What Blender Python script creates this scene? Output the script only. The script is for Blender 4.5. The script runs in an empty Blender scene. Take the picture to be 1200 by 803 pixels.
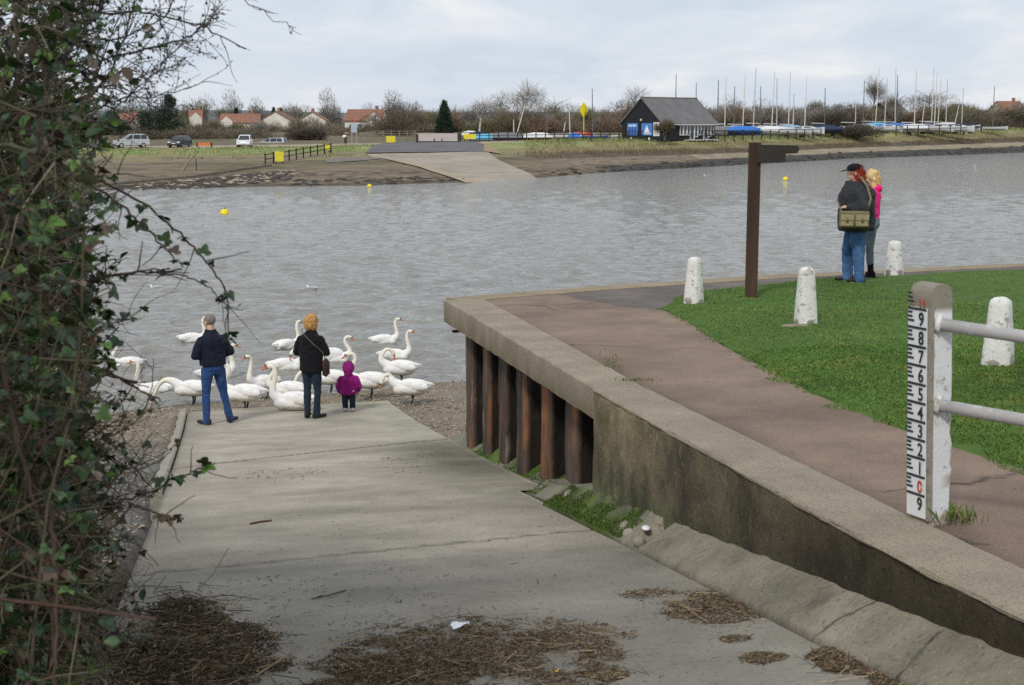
import bpy, bmesh, math, random
import numpy as np
from mathutils import Vector, Matrix, Euler
random.seed(11); RNG = np.random.default_rng(11)
C = bpy.context.scene.collection
PI = math.pi
# ------------------------------------------------------------------ camera model
F = 1667.0; YH = 140.0; CZ = 5.35
PITCH = math.atan((401.5-YH)/F); CP, SP = math.cos(PITCH), math.sin(PITCH)
def ray(px, py):
    a = (px-600)/F; b = (401.5-py)/F
    return np.array([a, CP+b*SP, -SP+b*CP])
def at(px, py, y):                      # world point seen at a photo position, y metres ahead
    d = ray(px, py); t = y/d[1]
    return Vector((d[0]*t, y, CZ+d[2]*t))
def G(px, py, zf, lo=1.5, hi=700):      # where that sight line meets a ground surface
    d = ray(px, py); d = d/d[1]
    f = lambda t: CZ+d[2]*t-zf(d[0]*t, t)
    n = 900; prev = lo
    for i in range(1, n+1):
        t = lo*(hi/lo)**(i/n)
        if f(t) <= 0:
            a, b = prev, t
            for _ in range(40):
                m = .5*(a+b)
                if f(m) <= 0: b = m
                else: a = m
            return Vector((d[0]*b, b, zf(d[0]*b, b)))
        prev = t
    return Vector((d[0]*hi, hi, zf(d[0]*hi, hi)))
# slipway frame: s runs down the ramp, v to its right
TH = math.radians(11.7)
Ux, Uy = -math.sin(TH), math.cos(TH); Vx, Vy = math.cos(TH), math.sin(TH)
def sv(x, y): return x*Ux+y*Uy, x*Vx+y*Vy
def xy(s, v): return s*Ux+v*Vx, s*Uy+v*Vy
SLS = [-6, 0, 5.26, 8.29, 11.4, 14.5, 18, 22, 25, 40]; SLZ = [4.6, 3.89, 3.09, 2.62, 2.12, 1.63, 1.13, .60, .31, -.6]
def zs(s): return np.interp(s, SLS, SLZ)
def z_slip(x, y): return zs(sv(x, y)[0])
def zw(s): return np.interp(s, [-6, 3, 4.49, 5.12, 5.84, 7.62, 10.61, 13.71, 17.86, 30], [4.1, 3.66, 3.56, 3.505, 3.465, 3.39, 3.27, 3.17, 3.025, 2.60])
def z_prom(x, y):
    s, v = sv(x, y); return zw(s)
def z_lawn(x, y):
    s, v = sv(x, y); return zw(s)+.03+.10*min(1, max(0, (v-4.6)/2.5))
def s_water(v): return 27.5+.33*v
BS = [-8, 0, 6, 10, 14, 18, 22, 25]; BZ = [4.7, 3.8, 2.78, 2.08, 1.45, .93, .48, .25]
def z_beach(x, y):
    s, v = sv(x, y); sw = s_water(v)
    z = np.interp(s, BS+[max(26, sw), max(26, sw)+5, 60], BZ+[0, -.8, -4])
    if -.75 < v < 2.7 and s < 25.2: z -= .14
    if 2.7 <= v < 3.6 and s < 19: z -= .1
    if v < -.75 and s < 13: z += min(1.3, (-.75-v)*.35)*min(1, (13-s)/4)
    return z
# far bank
WX = [-200, -60, -29.7, -20.6, -12.5, -4.4, 3.2, 8.6, 26.1, 47.1, 83.3, 140, 300]
WY = [98, 105, 110.6, 114.8, 116.3, 122.6, 133.5, 144.2, 168.4, 197.8, 233.5, 283, 420]
CX = [-100, -43, -11, 4.6, 23, 37, 90, 140]
CW = [78, 72, 62, 45, 29, 24, 28, 30]; CZR = [1.7, 1.75, 2.3, 2.65, 2.75, 2.8, 3.6, 3.7]
LP = [(0, 0), (.25, .2), (.5, .5), (.72, .8), (.85, .97), (1, 1)]
RP = [(0, 0), (.10, .19), (.16, .22), (.48, .42), (.62, .58), (.82, .95), (1, 1)]
def z_far(x, y):
    w = y-np.interp(x, WX, WY); W = np.interp(x, CX, CW); Zc = np.interp(x, CX, CZR)
    if w <= 0: return .06*w
    u = w/W
    k = min(1, max(0, (x+2)/9))
    if u <= 1:
        zl = np.interp(u, [p[0] for p in LP], [p[1] for p in LP]); zr = np.interp(u, [p[0] for p in RP], [p[1] for p in RP])
        return Zc*(zl*(1-k)+zr*k)
    return Zc+(3.0-Zc)*min(1, (w-W)/60)
# ------------------------------------------------------------------ noise
def _h(ix, iy, iz):
    n = (ix*374761393+iy*668265263+iz*2147483647) & 0xffffffff
    n = ((n ^ (n >> 13))*1274126177) & 0xffffffff
    return ((n ^ (n >> 16)) & 0xffff)/65535.0
def vnoise(p):
    p = np.asarray(p, float); i = np.floor(p).astype(np.int64); f = p-i; f = f*f*(3-2*f)
    r = 0
    for dx in (0, 1):
        for dy in (0, 1):
            for dz in (0, 1):
                w = (f[:, 0] if dx else 1-f[:, 0])*(f[:, 1] if dy else 1-f[:, 1])*(f[:, 2] if dz else 1-f[:, 2])
                r = r+w*_h(i[:, 0]+dx, i[:, 1]+dy, i[:, 2]+dz)
    return r
def fbm(p, o=4):
    p = np.asarray(p, float); r = 0; a = .5; t = 0
    for k in range(o): r = r+a*vnoise(p*2**k+17.3*k); t += a; a *= .5
    return r/t
# ------------------------------------------------------------------ materials
def mat(name, c1, c2, scale=4, rough=.8, bump=0, bscale=None, over=(), spec=.3, stretch=(1, 1, 1), attr=False, crack=0, metal=0, detail=6, dist=.02, sheen=0):
    m = bpy.data.materials.new(name); m.use_nodes = True
    nt = m.node_tree; N = nt.nodes; L = nt.links
    b = N['Principled BSDF']; b.inputs['Roughness'].default_value = rough
    b.inputs['Specular IOR Level'].default_value = spec; b.inputs['Metallic'].default_value = metal
    if sheen: b.inputs['Sheen Weight'].default_value = sheen
    tc = N.new('ShaderNodeTexCoord'); mp = N.new('ShaderNodeMapping'); mp.inputs['Scale'].default_value = stretch
    L.new(tc.outputs['Object'], mp.inputs['Vector'])
    def noise(sc, d=detail):
        n = N.new('ShaderNodeTexNoise'); n.inputs['Scale'].default_value = sc; n.inputs['Detail'].default_value = d
        n.inputs['Roughness'].default_value = .62
        L.new(mp.outputs['Vector'], n.inputs['Vector']); return n.outputs['Fac']
    def ramp(fac, lo, hi, a, b_):
        r = N.new('ShaderNodeValToRGB'); r.color_ramp.elements[0].position = lo; r.color_ramp.elements[1].position = hi
        r.color_ramp.elements[0].color = (*a, 1); r.color_ramp.elements[1].color = (*b_, 1)
        L.new(fac, r.inputs['Fac']); return r.outputs['Color']
    col = ramp(noise(scale), .32, .68, c1, c2)
    for (cc, sc, lo, hi, amt) in over:
        f = ramp(noise(sc), lo, hi, (0, 0, 0), (amt,)*3)
        mx = N.new('ShaderNodeMixRGB'); L.new(f, mx.inputs['Fac']); L.new(col, mx.inputs['Color1']); mx.inputs['Color2'].default_value = (*cc, 1)
        col = mx.outputs['Color']
    if crack:
        nv_ = N.new('ShaderNodeTexNoise'); nv_.inputs['Scale'].default_value = 3; nv_.inputs['Detail'].default_value = 5; L.new(mp.outputs['Vector'], nv_.inputs['Vector'])
        ad = N.new('ShaderNodeMixRGB'); ad.blend_type = 'ADD'; ad.inputs['Fac'].default_value = .35; L.new(mp.outputs['Vector'], ad.inputs['Color1']); L.new(nv_.outputs['Color'], ad.inputs['Color2'])
        vo = N.new('ShaderNodeTexVoronoi'); vo.feature = 'DISTANCE_TO_EDGE'; vo.inputs['Scale'].default_value = crack; L.new(ad.outputs['Color'], vo.inputs['Vector'])
        cf = ramp(vo.outputs['Distance'], .004, .014, (1, 1, 1), (0, 0, 0)); mk_ = ramp(noise(.7), .54, .60, (0, 0, 0), (.75,)*3)
        mm_ = N.new('ShaderNodeMixRGB'); mm_.blend_type = 'MULTIPLY'; mm_.inputs['Fac'].default_value = 1; L.new(cf, mm_.inputs['Color1']); L.new(mk_, mm_.inputs['Color2'])
        mx = N.new('ShaderNodeMixRGB'); L.new(mm_.outputs['Color'], mx.inputs['Fac']); L.new(col, mx.inputs['Color1']); mx.inputs['Color2'].default_value = (.035, .03, .025, 1); col = mx.outputs['Color']
    if attr:
        at_ = N.new('ShaderNodeAttribute'); at_.attribute_name = 'Col'
        mx = N.new('ShaderNodeMixRGB'); mx.blend_type = 'MULTIPLY'; mx.inputs['Fac'].default_value = 1
        L.new(col, mx.inputs['Color1']); L.new(at_.outputs['Color'], mx.inputs['Color2']); col = mx.outputs['Color']
    L.new(col, b.inputs['Base Color'])
    if bump:
        bp = N.new('ShaderNodeBump'); bp.inputs['Strength'].default_value = bump; bp.inputs['Distance'].default_value = dist
        L.new(noise(bscale or scale*6, 4), bp.inputs['Height']); L.new(bp.outputs['Normal'], b.inputs['Normal'])
    m['bsdf'] = 1
    return m
def g(v): return (v, v, v)
ONE = (1, 1, 1)
# ------------------------------------------------------------------ mesh building
def link(name, me, parent=None, loc=None, rz=None):
    o = bpy.data.objects.new(name, me); C.objects.link(o)
    if parent is not None: o.parent = parent
    if loc is not None: o.location = loc
    if rz is not None: o.rotation_euler = (0, 0, rz)
    return o
def setcol(me, cols):
    a = me.color_attributes.new('Col', 'FLOAT_COLOR', 'POINT')
    cols = np.asarray(cols, np.float32)
    if cols.shape[1] == 3: cols = np.hstack([cols, np.ones((len(cols), 1), np.float32)])
    a.data.foreach_set('color', cols.ravel())
def raw(name, V, Fc, mats, parent=None, smooth=False, cols=None, midx=None):
    me = bpy.data.meshes.new(name)
    V = np.asarray(V, np.float32)
    if isinstance(Fc, np.ndarray):
        n, k = Fc.shape
        me.vertices.add(len(V)); me.vertices.foreach_set('co', V.ravel())
        me.loops.add(n*k); me.loops.foreach_set('vertex_index', Fc.astype(np.int32).ravel())
        me.polygons.add(n); me.polygons.foreach_set('loop_start', np.arange(0, n*k, k, dtype=np.int32))
        me.polygons.foreach_set('loop_total', np.full(n, k, np.int32)); me.update(calc_edges=True)
    else:
        me.from_pydata([tuple(map(float, v)) for v in V], [], Fc)
    for m in (mats if isinstance(mats, (list, tuple)) else [mats]): me.materials.append(m)
    if midx is not None: me.polygons.foreach_set('material_index', np.asarray(midx, np.int32))
    if smooth: me.polygons.foreach_set('use_smooth', np.ones(len(me.polygons), bool))
    if cols is not None: setcol(me, cols)
    me.update()
    return link(name, me, parent)
def props(o, label=None, cat=None, group=None, kind=None):
    if label: o['label'] = label
    if cat: o['category'] = cat
    if group: o['group'] = group
    if kind: o['kind'] = kind
    return o
def thing(name, label, cat, loc=(0, 0, 0), rz=0, group=None):
    o = link(name, None, None, loc, rz); return props(o, label, cat, group)
class MB:
    def __init__(s): s.v = []; s.f = []; s.m = []; s.k = 0
    def add(s, vs, fs):
        n = len(s.v); s.v += [tuple(v) for v in vs]; s.f += [tuple(i+n for i in f) for f in fs]; s.m += [s.k]*len(fs); return s
    def box(s, c, d, rz=0, M=None):
        x, y, z = d[0]/2, d[1]/2, d[2]/2
        vs = [Vector((a*x, b*y, e*z)) for e in (-1, 1) for a, b in ((-1, -1), (1, -1), (1, 1), (-1, 1))]
        R = M or Matrix.Rotation(rz, 3, 'Z')
        return s.add([R @ v+Vector(c) for v in vs], [(3, 2, 1, 0), (4, 5, 6, 7), (0, 1, 5, 4), (1, 2, 6, 5), (2, 3, 7, 6), (3, 0, 4, 7)])
    def loft(s, rings, cap=True, close=False):
        n = len(rings[0]); vs = [p for r in rings for p in r]; fs = []
        for i in range(len(rings)-1):
            for j in range(n):
                k = (j+1) % n; fs.append((i*n+j, i*n+k, (i+1)*n+k, (i+1)*n+j))
        if cap: fs += [tuple(range(n-1, -1, -1)), tuple((len(rings)-1)*n+j for j in range(n))]
        return s.add(vs, fs)
    def tube(s, pts, rad, n=6, cap=True, sq=1):
        pts = [Vector(p) for p in pts]; m = len(pts)
        rad = [rad]*m if isinstance(rad, (int, float)) else list(rad)
        if len(rad) != m: rad = list(np.interp(np.linspace(0, 1, m), np.linspace(0, 1, len(rad)), rad))
        rings = []; ref = None
        for i, p in enumerate(pts):
            t = (pts[min(i+1, m-1)]-pts[max(i-1, 0)]).normalized()
            if ref is None: ref = Vector((0, 0, 1)) if abs(t.z) < .9 else Vector((1, 0, 0))
            a = t.cross(ref).normalized(); b = a.cross(t).normalized(); ref = b
            rings.append([p+(a*math.cos(q)+b*math.sin(q)*sq)*rad[i] for q in [2*PI*j/n for j in range(n)]])
        return s.loft(rings, cap)
    def cyl(s, p0, p1, r0, r1=None, n=10): return s.tube([p0, p1], [r0, r0 if r1 is None else r1], n)
    def ell(s, c, r, R=None, nu=12, nv=8):
        c = Vector(c); rings = []
        if not hasattr(r, '__len__'): r = (r, r, r)
        for i in range(nv+1):
            t = PI*(i/nv)
            t = min(max(t, .06), PI-.06)
            rg = []
            for j in range(nu):
                q = 2*PI*j/nu; v = Vector((r[0]*math.sin(t)*math.cos(q), r[1]*math.sin(t)*math.sin(q), -r[2]*math.cos(t)))
                rg.append(c+(R @ v if R else v))
            rings.append(rg)
        return s.loft(rings)
    def cap(s, p0, p1, r0, r1, n=10):          # tapered capsule
        p0, p1 = Vector(p0), Vector(p1); d = (p1-p0).normalized()
        pts = []; rr = []
        for q in (80, 55, 30): pts.append(p0-d*r0*math.sin(math.radians(q))); rr.append(r0*math.cos(math.radians(q)))
        pts += [p0, p1]; rr += [r0, r1]
        for q in (30, 55, 80): pts.append(p1+d*r1*math.sin(math.radians(q))); rr.append(r1*math.cos(math.radians(q)))
        return s.tube(pts, rr, n)
    def chain(s, pts, rad, n=10):
        for i in range(len(pts)-1): s.cap(pts[i], pts[i+1], rad[i], rad[i+1], n)
        return s
    def rings(s, lst, n=18):                    # horizontal ellipses (cx,cy,z,rx,ry)
        return s.loft([[Vector((cx+rx*math.cos(2*PI*j/n), cy+ry*math.sin(2*PI*j/n), z)) for j in range(n)] for cx, cy, z, rx, ry in lst])
    def prism(s, poly, off, flip=False):        # polygon (3-D points) pushed along off
        n = len(poly); P0 = [Vector(p) for p in poly]; P1 = [p+Vector(off) for p in P0]
        fs = [tuple(range(n-1, -1, -1)), tuple(range(n, 2*n))]+[(i, (i+1) % n, n+(i+1) % n, n+i) for i in range(n)]
        if flip: fs = [tuple(reversed(f)) for f in fs]
        return s.add(P0+P1, fs)
    def build(s, name, mats, parent=None, smooth=False, cols=None):
        return raw(name, s.v, s.f, mats, parent, smooth, cols, s.m if s.k or any(s.m) else None)
    def blob(s, name, mt, parent=None, vox=.012, noise=0, nscale=8, sm=4, colf=None, folds=0):   # weld overlapping shapes into one continuous skin
        me = bpy.data.meshes.new('tmp'); me.from_pydata(s.v, [], s.f)
        bm = bmesh.new(); bm.from_mesh(me); bmesh.ops.recalc_face_normals(bm, faces=bm.faces); bm.to_mesh(me); bm.free()
        o = bpy.data.objects.new('tmp', me); C.objects.link(o)
        r = o.modifiers.new('r', 'REMESH'); r.mode = 'VOXEL'; r.voxel_size = vox
        if sm:
            q = o.modifiers.new('s', 'SMOOTH'); q.iterations = sm; q.factor = .5
        dg = bpy.context.evaluated_depsgraph_get(); dg.update()
        me2 = bpy.data.meshes.new_from_object(o.evaluated_get(dg))
        bpy.data.objects.remove(o); bpy.data.meshes.remove(me)
        me2.name = name; me2.materials.clear(); me2.materials.append(mt)
        n = len(me2.vertices); co = np.empty(n*3, np.float32); me2.vertices.foreach_get('co', co); co = co.reshape(-1, 3)
        if noise:
            no = np.empty(n*3, np.float32); me2.vertices.foreach_get('normal', no); no = no.reshape(-1, 3)
            co = co+no*((fbm(co*nscale+5, 3)-.5)*2*noise)[:, None]
            me2.vertices.foreach_set('co', co.astype(np.float32).ravel())
        if folds:
            no = np.empty(n*3, np.float32); me2.vertices.foreach_get('normal', no); no = no.reshape(-1, 3)
            q = co*np.array([5.5, 5.5, 9.5])+fbm(co*4+3, 2)[:, None]*1.6
            rg = (1-np.abs(2*vnoise(q)-1))**3; rg2 = (1-np.abs(2*vnoise(q*2.1+7)-1))**3
            co = co-no*((rg+.45*rg2)*folds)[:, None]; me2.vertices.foreach_set('co', co.astype(np.float32).ravel())
        if colf is not None: setcol(me2, colf(co))
        me2.polygons.foreach_set('use_smooth', np.ones(len(me2.polygons), bool)); me2.update()
        return link(name, me2, parent)
def grid(name, us, vs_, fn, mt, smooth=True, colf=None, kind='structure', parent=None):
    V = []; nu, nv = len(us), len(vs_)
    for v in vs_:
        for u in us: V.append(fn(u, v))
    V = np.array(V)
    idx = np.arange(nu*nv).reshape(nv, nu)
    Fc = np.stack([idx[:-1, :-1], idx[:-1, 1:], idx[1:, 1:], idx[1:, :-1]], -1).reshape(-1, 4)
    o = raw(name, V, Fc, mt, parent, smooth, colf(V) if colf else None)
    if kind: o['kind'] = kind
    return o
def dup(root, loc, rz, label=None, group=None, sc=1):
    r = root.copy(); C.objects.link(r); r.location = loc; r.rotation_euler = (0, 0, rz); r.scale = (sc,)*3
    if label: r['label'] = label
    if group: r['group'] = group
    for ch in list(root.children):
        c = ch.copy(); C.objects.link(c); c.parent = r
        for gch in ch.children:
            d = gch.copy(); C.objects.link(d); d.parent = c
    return r
# ================================================================== camera, sky, sun
cam = bpy.data.cameras.new('camera'); co = link('camera', cam, None, (0, 0, CZ)); co.rotation_euler = (PI/2-PITCH, 0, 0)
cam.lens = 36*F/1200; cam.sensor_width = 36; cam.clip_end = 9000; cam.clip_start = .05
cam.dof.use_dof = True; cam.dof.focus_distance = 24; cam.dof.aperture_fstop = 9
bpy.context.scene.camera = co
sc_ = bpy.context.scene
sc_.view_settings.view_transform = 'Standard'; sc_.view_settings.look = 'None'; sc_.view_settings.exposure = 0
sc_.cycles.use_denoising = False
SUN_EL, SUN_AZ = math.radians(42), math.radians(200)      # azimuth clockwise from +Y (view direction)
W = bpy.data.worlds.new('World'); sc_.world = W; W.use_nodes = True
nt = W.node_tree; N = nt.nodes; L = nt.links
bg = N['Background']; bg.inputs['Strength'].default_value = .1
sky = N.new('ShaderNodeTexSky'); sky.sky_type = 'NISHITA'; sky.sun_disc = False
sky.sun_elevation = SUN_EL; sky.sun_rotation = SUN_AZ; sky.dust_density = 2; sky.air_density = 1
tc = N.new('ShaderNodeTexCoord'); mp = N.new('ShaderNodeMapping'); mp.inputs['Scale'].default_value = (1, 1, 3.4)
L.new(tc.outputs['Generated'], mp.inputs['Vector'])
nz = N.new('ShaderNodeTexNoise'); nz.inputs['Scale'].default_value = 7.5; nz.inputs['Detail'].default_value = 7; nz.inputs['Roughness'].default_value = .55; nz.inputs['Distortion'].default_value = .5
L.new(mp.outputs['Vector'], nz.inputs['Vector'])
rp = N.new('ShaderNodeValToRGB'); e = rp.color_ramp.elements
e[0].position = .36; e[0].color = (6.5, 7.25, 8.35, 1); e[1].position = .66; e[1].color = (8.8, 8.95, 9.2, 1)
m_ = e.new(.52); m_.color = (7.35, 7.9, 8.65, 1)
L.new(nz.outputs['Fac'], rp.inputs['Fac'])
mx = N.new('ShaderNodeMixRGB'); mx.inputs['Fac'].default_value = .93
L.new(sky.outputs['Color'], mx.inputs['Color1']); L.new(rp.outputs['Color'], mx.inputs['Color2'])
L.new(mx.outputs['Color'], bg.inputs['Color'])
sl = bpy.data.lights.new('sun', 'SUN'); sl.energy = 2.0; sl.angle = math.radians(8); sl.color = (1, .96, .9)
so = link('sun', sl); dirv = Vector((math.sin(SUN_AZ)*math.cos(SUN_EL), math.cos(SUN_AZ)*math.cos(SUN_EL), math.sin(SUN_EL)))
so.rotation_euler = dirv.to_track_quat('Z', 'Y').to_euler()

# ================================================================== river
def build_water():
    ang = np.radians(np.concatenate([np.linspace(-62, -27, 40, False), np.linspace(-27, 27, 470, False), np.linspace(27, 62, 41)]))
    d = [15.0]
    while d[-1] < 460: d.append(d[-1]+.085*(d[-1]/25)**1.25)
    d = np.array(d)
    A, D = np.meshgrid(ang, d)
    X = D*np.tan(A); Y = D.copy()
    sp = np.maximum(.085*(D/25)**1.25, D*np.radians(.115))
    Z = np.zeros_like(X)
    for k in range(64):
        lam = .28*(1.9/.28)**RNG.random(); th = math.radians(-68)+RNG.normal(0, .55)
        kx, ky = math.cos(th)*2*PI/lam, math.sin(th)*2*PI/lam
        a = .0050*lam**.85
        fade = np.clip((lam/sp-2.2)/2.5, 0, 1)
        ph = RNG.random()*6.28
        w = np.sin(kx*X+ky*Y+ph)
        Z += a*fade*(w+.35*w*w)
    pch = fbm(np.stack([X.ravel()*.06, Y.ravel()*.05, np.zeros(X.size)], 1), 3).reshape(X.shape)
    Z *= .6+1.0*pch
    nv, nu = X.shape
    idx = np.arange(nu*nv).reshape(nv, nu)
    Fc = np.stack([idx[:-1, :-1], idx[:-1, 1:], idx[1:, 1:], idx[1:, :-1]], -1).reshape(-1, 4)
    m = mat('river_water', (.185, .178, .155), (.215, .205, .176), .12, rough=.08, spec=.5)
    b = m.node_tree.nodes['Principled BSDF']; b.inputs['IOR'].default_value = 1.333
    NN = m.node_tree.nodes; LL = m.node_tree.links
    tcx = NN.new('ShaderNodeTexCoord'); prev = None
    for scl, st, dist in ((1.5, .9, .26), (4.6, .9, .10), (12, .6, .03)):
        mp = NN.new('ShaderNodeMapping'); mp.inputs['Scale'].default_value = (.62, 1, 1); mp.inputs['Rotation'].default_value = (0, 0, .3)
        n1 = NN.new('ShaderNodeTexNoise'); n1.inputs['Scale'].default_value = scl; n1.inputs['Detail'].default_value = 3
        LL.new(tcx.outputs['Object'], mp.inputs['Vector']); LL.new(mp.outputs['Vector'], n1.inputs['Vector'])
        bp = NN.new('ShaderNodeBump'); bp.inputs['Strength'].default_value = st; bp.inputs['Distance'].default_value = dist
        LL.new(n1.outputs['Fac'], bp.inputs['Height'])
        if prev: LL.new(prev, bp.inputs['Normal'])
        prev = bp.outputs['Normal']
    LL.new(prev, b.inputs['Normal'])
    o = raw('river_water', np.stack([X, Y, Z], -1).reshape(-1, 3), Fc, m, smooth=True); o['kind'] = 'structure'
build_water()

# ================================================================== near ground: beach, slipway, quay
def near_cols(V):
    n = fbm(V*1.3, 4); n2 = fbm(V*.45+9, 3); n3 = fbm(V*6, 2)
    c = np.empty((len(V), 3))
    for i, (x, y, z) in enumerate(V):
        s, v = sv(x, y); sw = s_water(v)
        base = np.array((.235, .19, .135))*(.72+.6*n[i])
        grey = np.array((.15, .145, .13))*(.6+.8*n3[i])
        k = min(1, max(0, (23.5-s)/4)) if v < 0 else .35*min(1, max(0, (n2[i]-.45)*6))
        cc = base*(1-k)+grey*k
        wet = min(1, max(0, 1-(sw-s)/1.1)); cc = cc*(1-.5*wet)
        if s < 12.5 and v < -.55:
            soil = np.array((.07, .052, .035))*(.6+.8*n3[i]); t = min(1, (12.5-s)/3); cc = cc*(1-t)+soil*t
        c[i] = cc
    return c
m_beach = mat('shingle', g(.75), g(1.25), 26, rough=.9, bump=1.0, bscale=34, over=[((1.5, 1.4, 1.25), 60, .6, .66, .8), ((.35, .33, .3), 48, .62, .68, .7)], attr=True, dist=.03)
us = np.concatenate([np.linspace(-30, -9, 24, False), np.linspace(-9, 8, 190)]); vs2 = np.concatenate([np.linspace(-9, 8, 40, False), np.linspace(8, 33, 260), np.linspace(33.5, 44, 12)])
def beach_fn(x, y):
    z = z_beach(x, y)
    return (x, y, z)
def beach_cols(V): return near_cols(V)
bo = grid('beach', us, vs2, beach_fn, m_beach, colf=beach_cols)
me = bo.data
nv = len(me.vertices); cc = np.empty(nv*3, np.float32); me.vertices.foreach_get('co', cc); cc = cc.reshape(-1, 3)
cc[:, 2] += (fbm(cc*1.6, 4)-.5)*.07; me.vertices.foreach_set('co', cc.ravel()); me.update()
# pebbles lying on the beach
V = []; Fc = []; cl = []
ico = [(0, 0, 1), (.9, 0, .2), (.28, .85, .2), (-.72, .53, .2), (-.72, -.53, .2), (.28, -.85, .2), (0, 0, -.6)]
icf = [(0, 1, 2), (0, 2, 3), (0, 3, 4), (0, 4, 5), (0, 5, 1), (6, 2, 1), (6, 3, 2), (6, 4, 3), (6, 5, 4), (6, 1, 5)]
for _ in range(9500):
    r = random.random()
    if r < .5: v = random.uniform(-6, 5.6); s = random.uniform(24.6, s_water(v)+.4)
    elif r < .72: v = random.uniform(2.75, 4.6); s = random.uniform(18.5, 27)
    else: v = random.uniform(-4.5, -.78); s = random.uniform(11, 25)
    x, y = xy(s, v); z = z_beach(x, y)
    q = random.uniform(.012, .034)*(1.8 if random.random() < .05 else 1); a = random.random()*6.3
    n = len(V); e2 = random.uniform(.5, .9); b_ = random.choice([(.3, .25, .18), (.2, .17, .13), (.38, .34, .28), (.13, .125, .12), (.27, .2, .13)])
    for p in ico:
        V.append((x+q*(p[0]*math.cos(a)-p[1]*e2*math.sin(a)), y+q*(p[0]*math.sin(a)+p[1]*e2*math.cos(a)), z+q*.55*p[2]+.004)); cl.append(b_)
    Fc += [tuple(i+n for i in f) for f in icf]
m_peb = mat('pebble', g(.8), g(1.2), 30, rough=.7, attr=True)
props(raw('pebbles', V, Fc, m_peb, cols=cl), 'small brown and grey pebbles strewn over the shingle beach', 'pebbles', kind='stuff')

# slipway slabs
JS = [9.15, 18.0]
def joint2(v): return 8.93+.26*(v+.54)
def joint1(v): return 17.0+.75*(v+.1)-.05*v*v
m_slip = mat('slip_concrete', (.338, .303, .238), (.465, .418, .335), 1.1, rough=.85, bump=.5, bscale=55, attr=True, dist=.012, spec=.25,
             over=[((.13, .12, .10), .55, .5, .72, .55), ((.40, .375, .32), 3.2, .55, .75, .35), ((.11, .10, .085), 34, .56, .66, .6), ((.52, .49, .42), 60, .58, .68, .55)])
def slip_right(s): return np.interp(s, [-6, 5, 11.35, 11.36, 12.6, 12.61, 18.6, 22, 25.2], [2.62, 2.6, 2.66, 2.68, 2.68, 2.97, 3.02, 3.02, 2.95])
slip_s = np.unique(np.concatenate([np.linspace(-4, 4, 30), np.linspace(4, 25.2, 320), [11.35, 11.36, 12.6, 12.61]]))
def slip_cols(V):
    c = np.empty((len(V), 3)); st = np.array([sv(x, y) for x, y, z in V])
    n = fbm(np.stack([st[:, 0]*1.7, st[:, 1]*1.1, st[:, 0]*0], 1), 5); n2 = fbm(V*1.1+3, 4); n3 = fbm(V*5, 3)
    for i in range(len(V)):
        s, v = st[i]
        k = .62+.62*n[i]+.30*(n3[i]-.5)
        far_ = min(1, max(0, (s-8)/8)); k *= .80+.26*far_
        t = np.array((1.0, 1.0, 1.0))*k
        if s < 8.9 and True: t *= 1-np.array((.17, .155, .12))*min(1, max(0, (9.1-s)*4))
        # wet patch by the piles and damp algae
        w = math.exp(-((s-16.2)/2.0)**2-((v-2.75)/.75)**2)*(.55+.9*n2[i]); t *= 1-.62*min(1, w)
        al = max(0, min(1, (v-1.9)/.9))*max(0, min(1, (s-11)/2))*n2[i]; t *= 1-al*np.array((.20, .13, .28))
        e_ = max(0, 1-(v+.6)/.5) if v < -.1 else 0
        t *= 1-.25*e_*n3[i]*2
        d = 1-.18*math.exp(-((s-24.9)/.3)**2); t *= d
        c[i] = np.clip(t, 0, 2)
    return c
V = []; NV = 70
tt = np.linspace(0, 1, NV)
for s in slip_s:
    r = float(slip_right(s))
    for t in tt:
        v = -.6+(r+.6)*t
        ss = s+(.30*(t-.45) if s > 25.1 else 0)
        x, y = xy(ss, v); z = float(zs(ss))
        V.append((x, y, z))
V = np.array(V); idx = np.arange(len(V)).reshape(-1, NV)
st = np.array([sv(x, y) for x, y, z in V])
for jf in (joint1, joint2):
    dj = np.abs(st[:, 0]+.03*(fbm(V*3, 2)-.5)-np.array([jf(v) for v in st[:, 1]])); V[:, 2] -= .035*np.clip(1-dj/.035, 0, 1)
Fc = np.stack([idx[:-1, :-1], idx[:-1, 1:], idx[1:, 1:], idx[1:, :-1]], -1).reshape(-1, 4)
cl = slip_cols(V)
for jf, wd in ((joint1, .06), (joint2, .032)):
    dj = np.abs(st[:, 0]+.07*(fbm(V*3, 2)-.5)-np.array([jf(v) for v in st[:, 1]])); cl *= (1-.85*np.clip(1.25-dj/wd, 0, 1))[:, None]
# slab sides
per = list(idx[:, 0][::-1])+list(idx[0, 1:])+list(idx[1:, -1])+list(idx[-1, -2:0:-1])
n0 = len(V); V2 = V[per].copy(); V2[:, 2] -= .35; V = np.vstack([V, V2]); cl = np.vstack([cl, cl[per]*.6])
sk = np.array([(per[i], n0+i, n0+(i+1) % len(per), per[(i+1) % len(per)]) for i in range(len(per))])
Fc = np.vstack([Fc, sk[:, ::-1]])
props(raw('slipway', V, Fc, m_slip, smooth=False, cols=cl), kind='structure')
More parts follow.
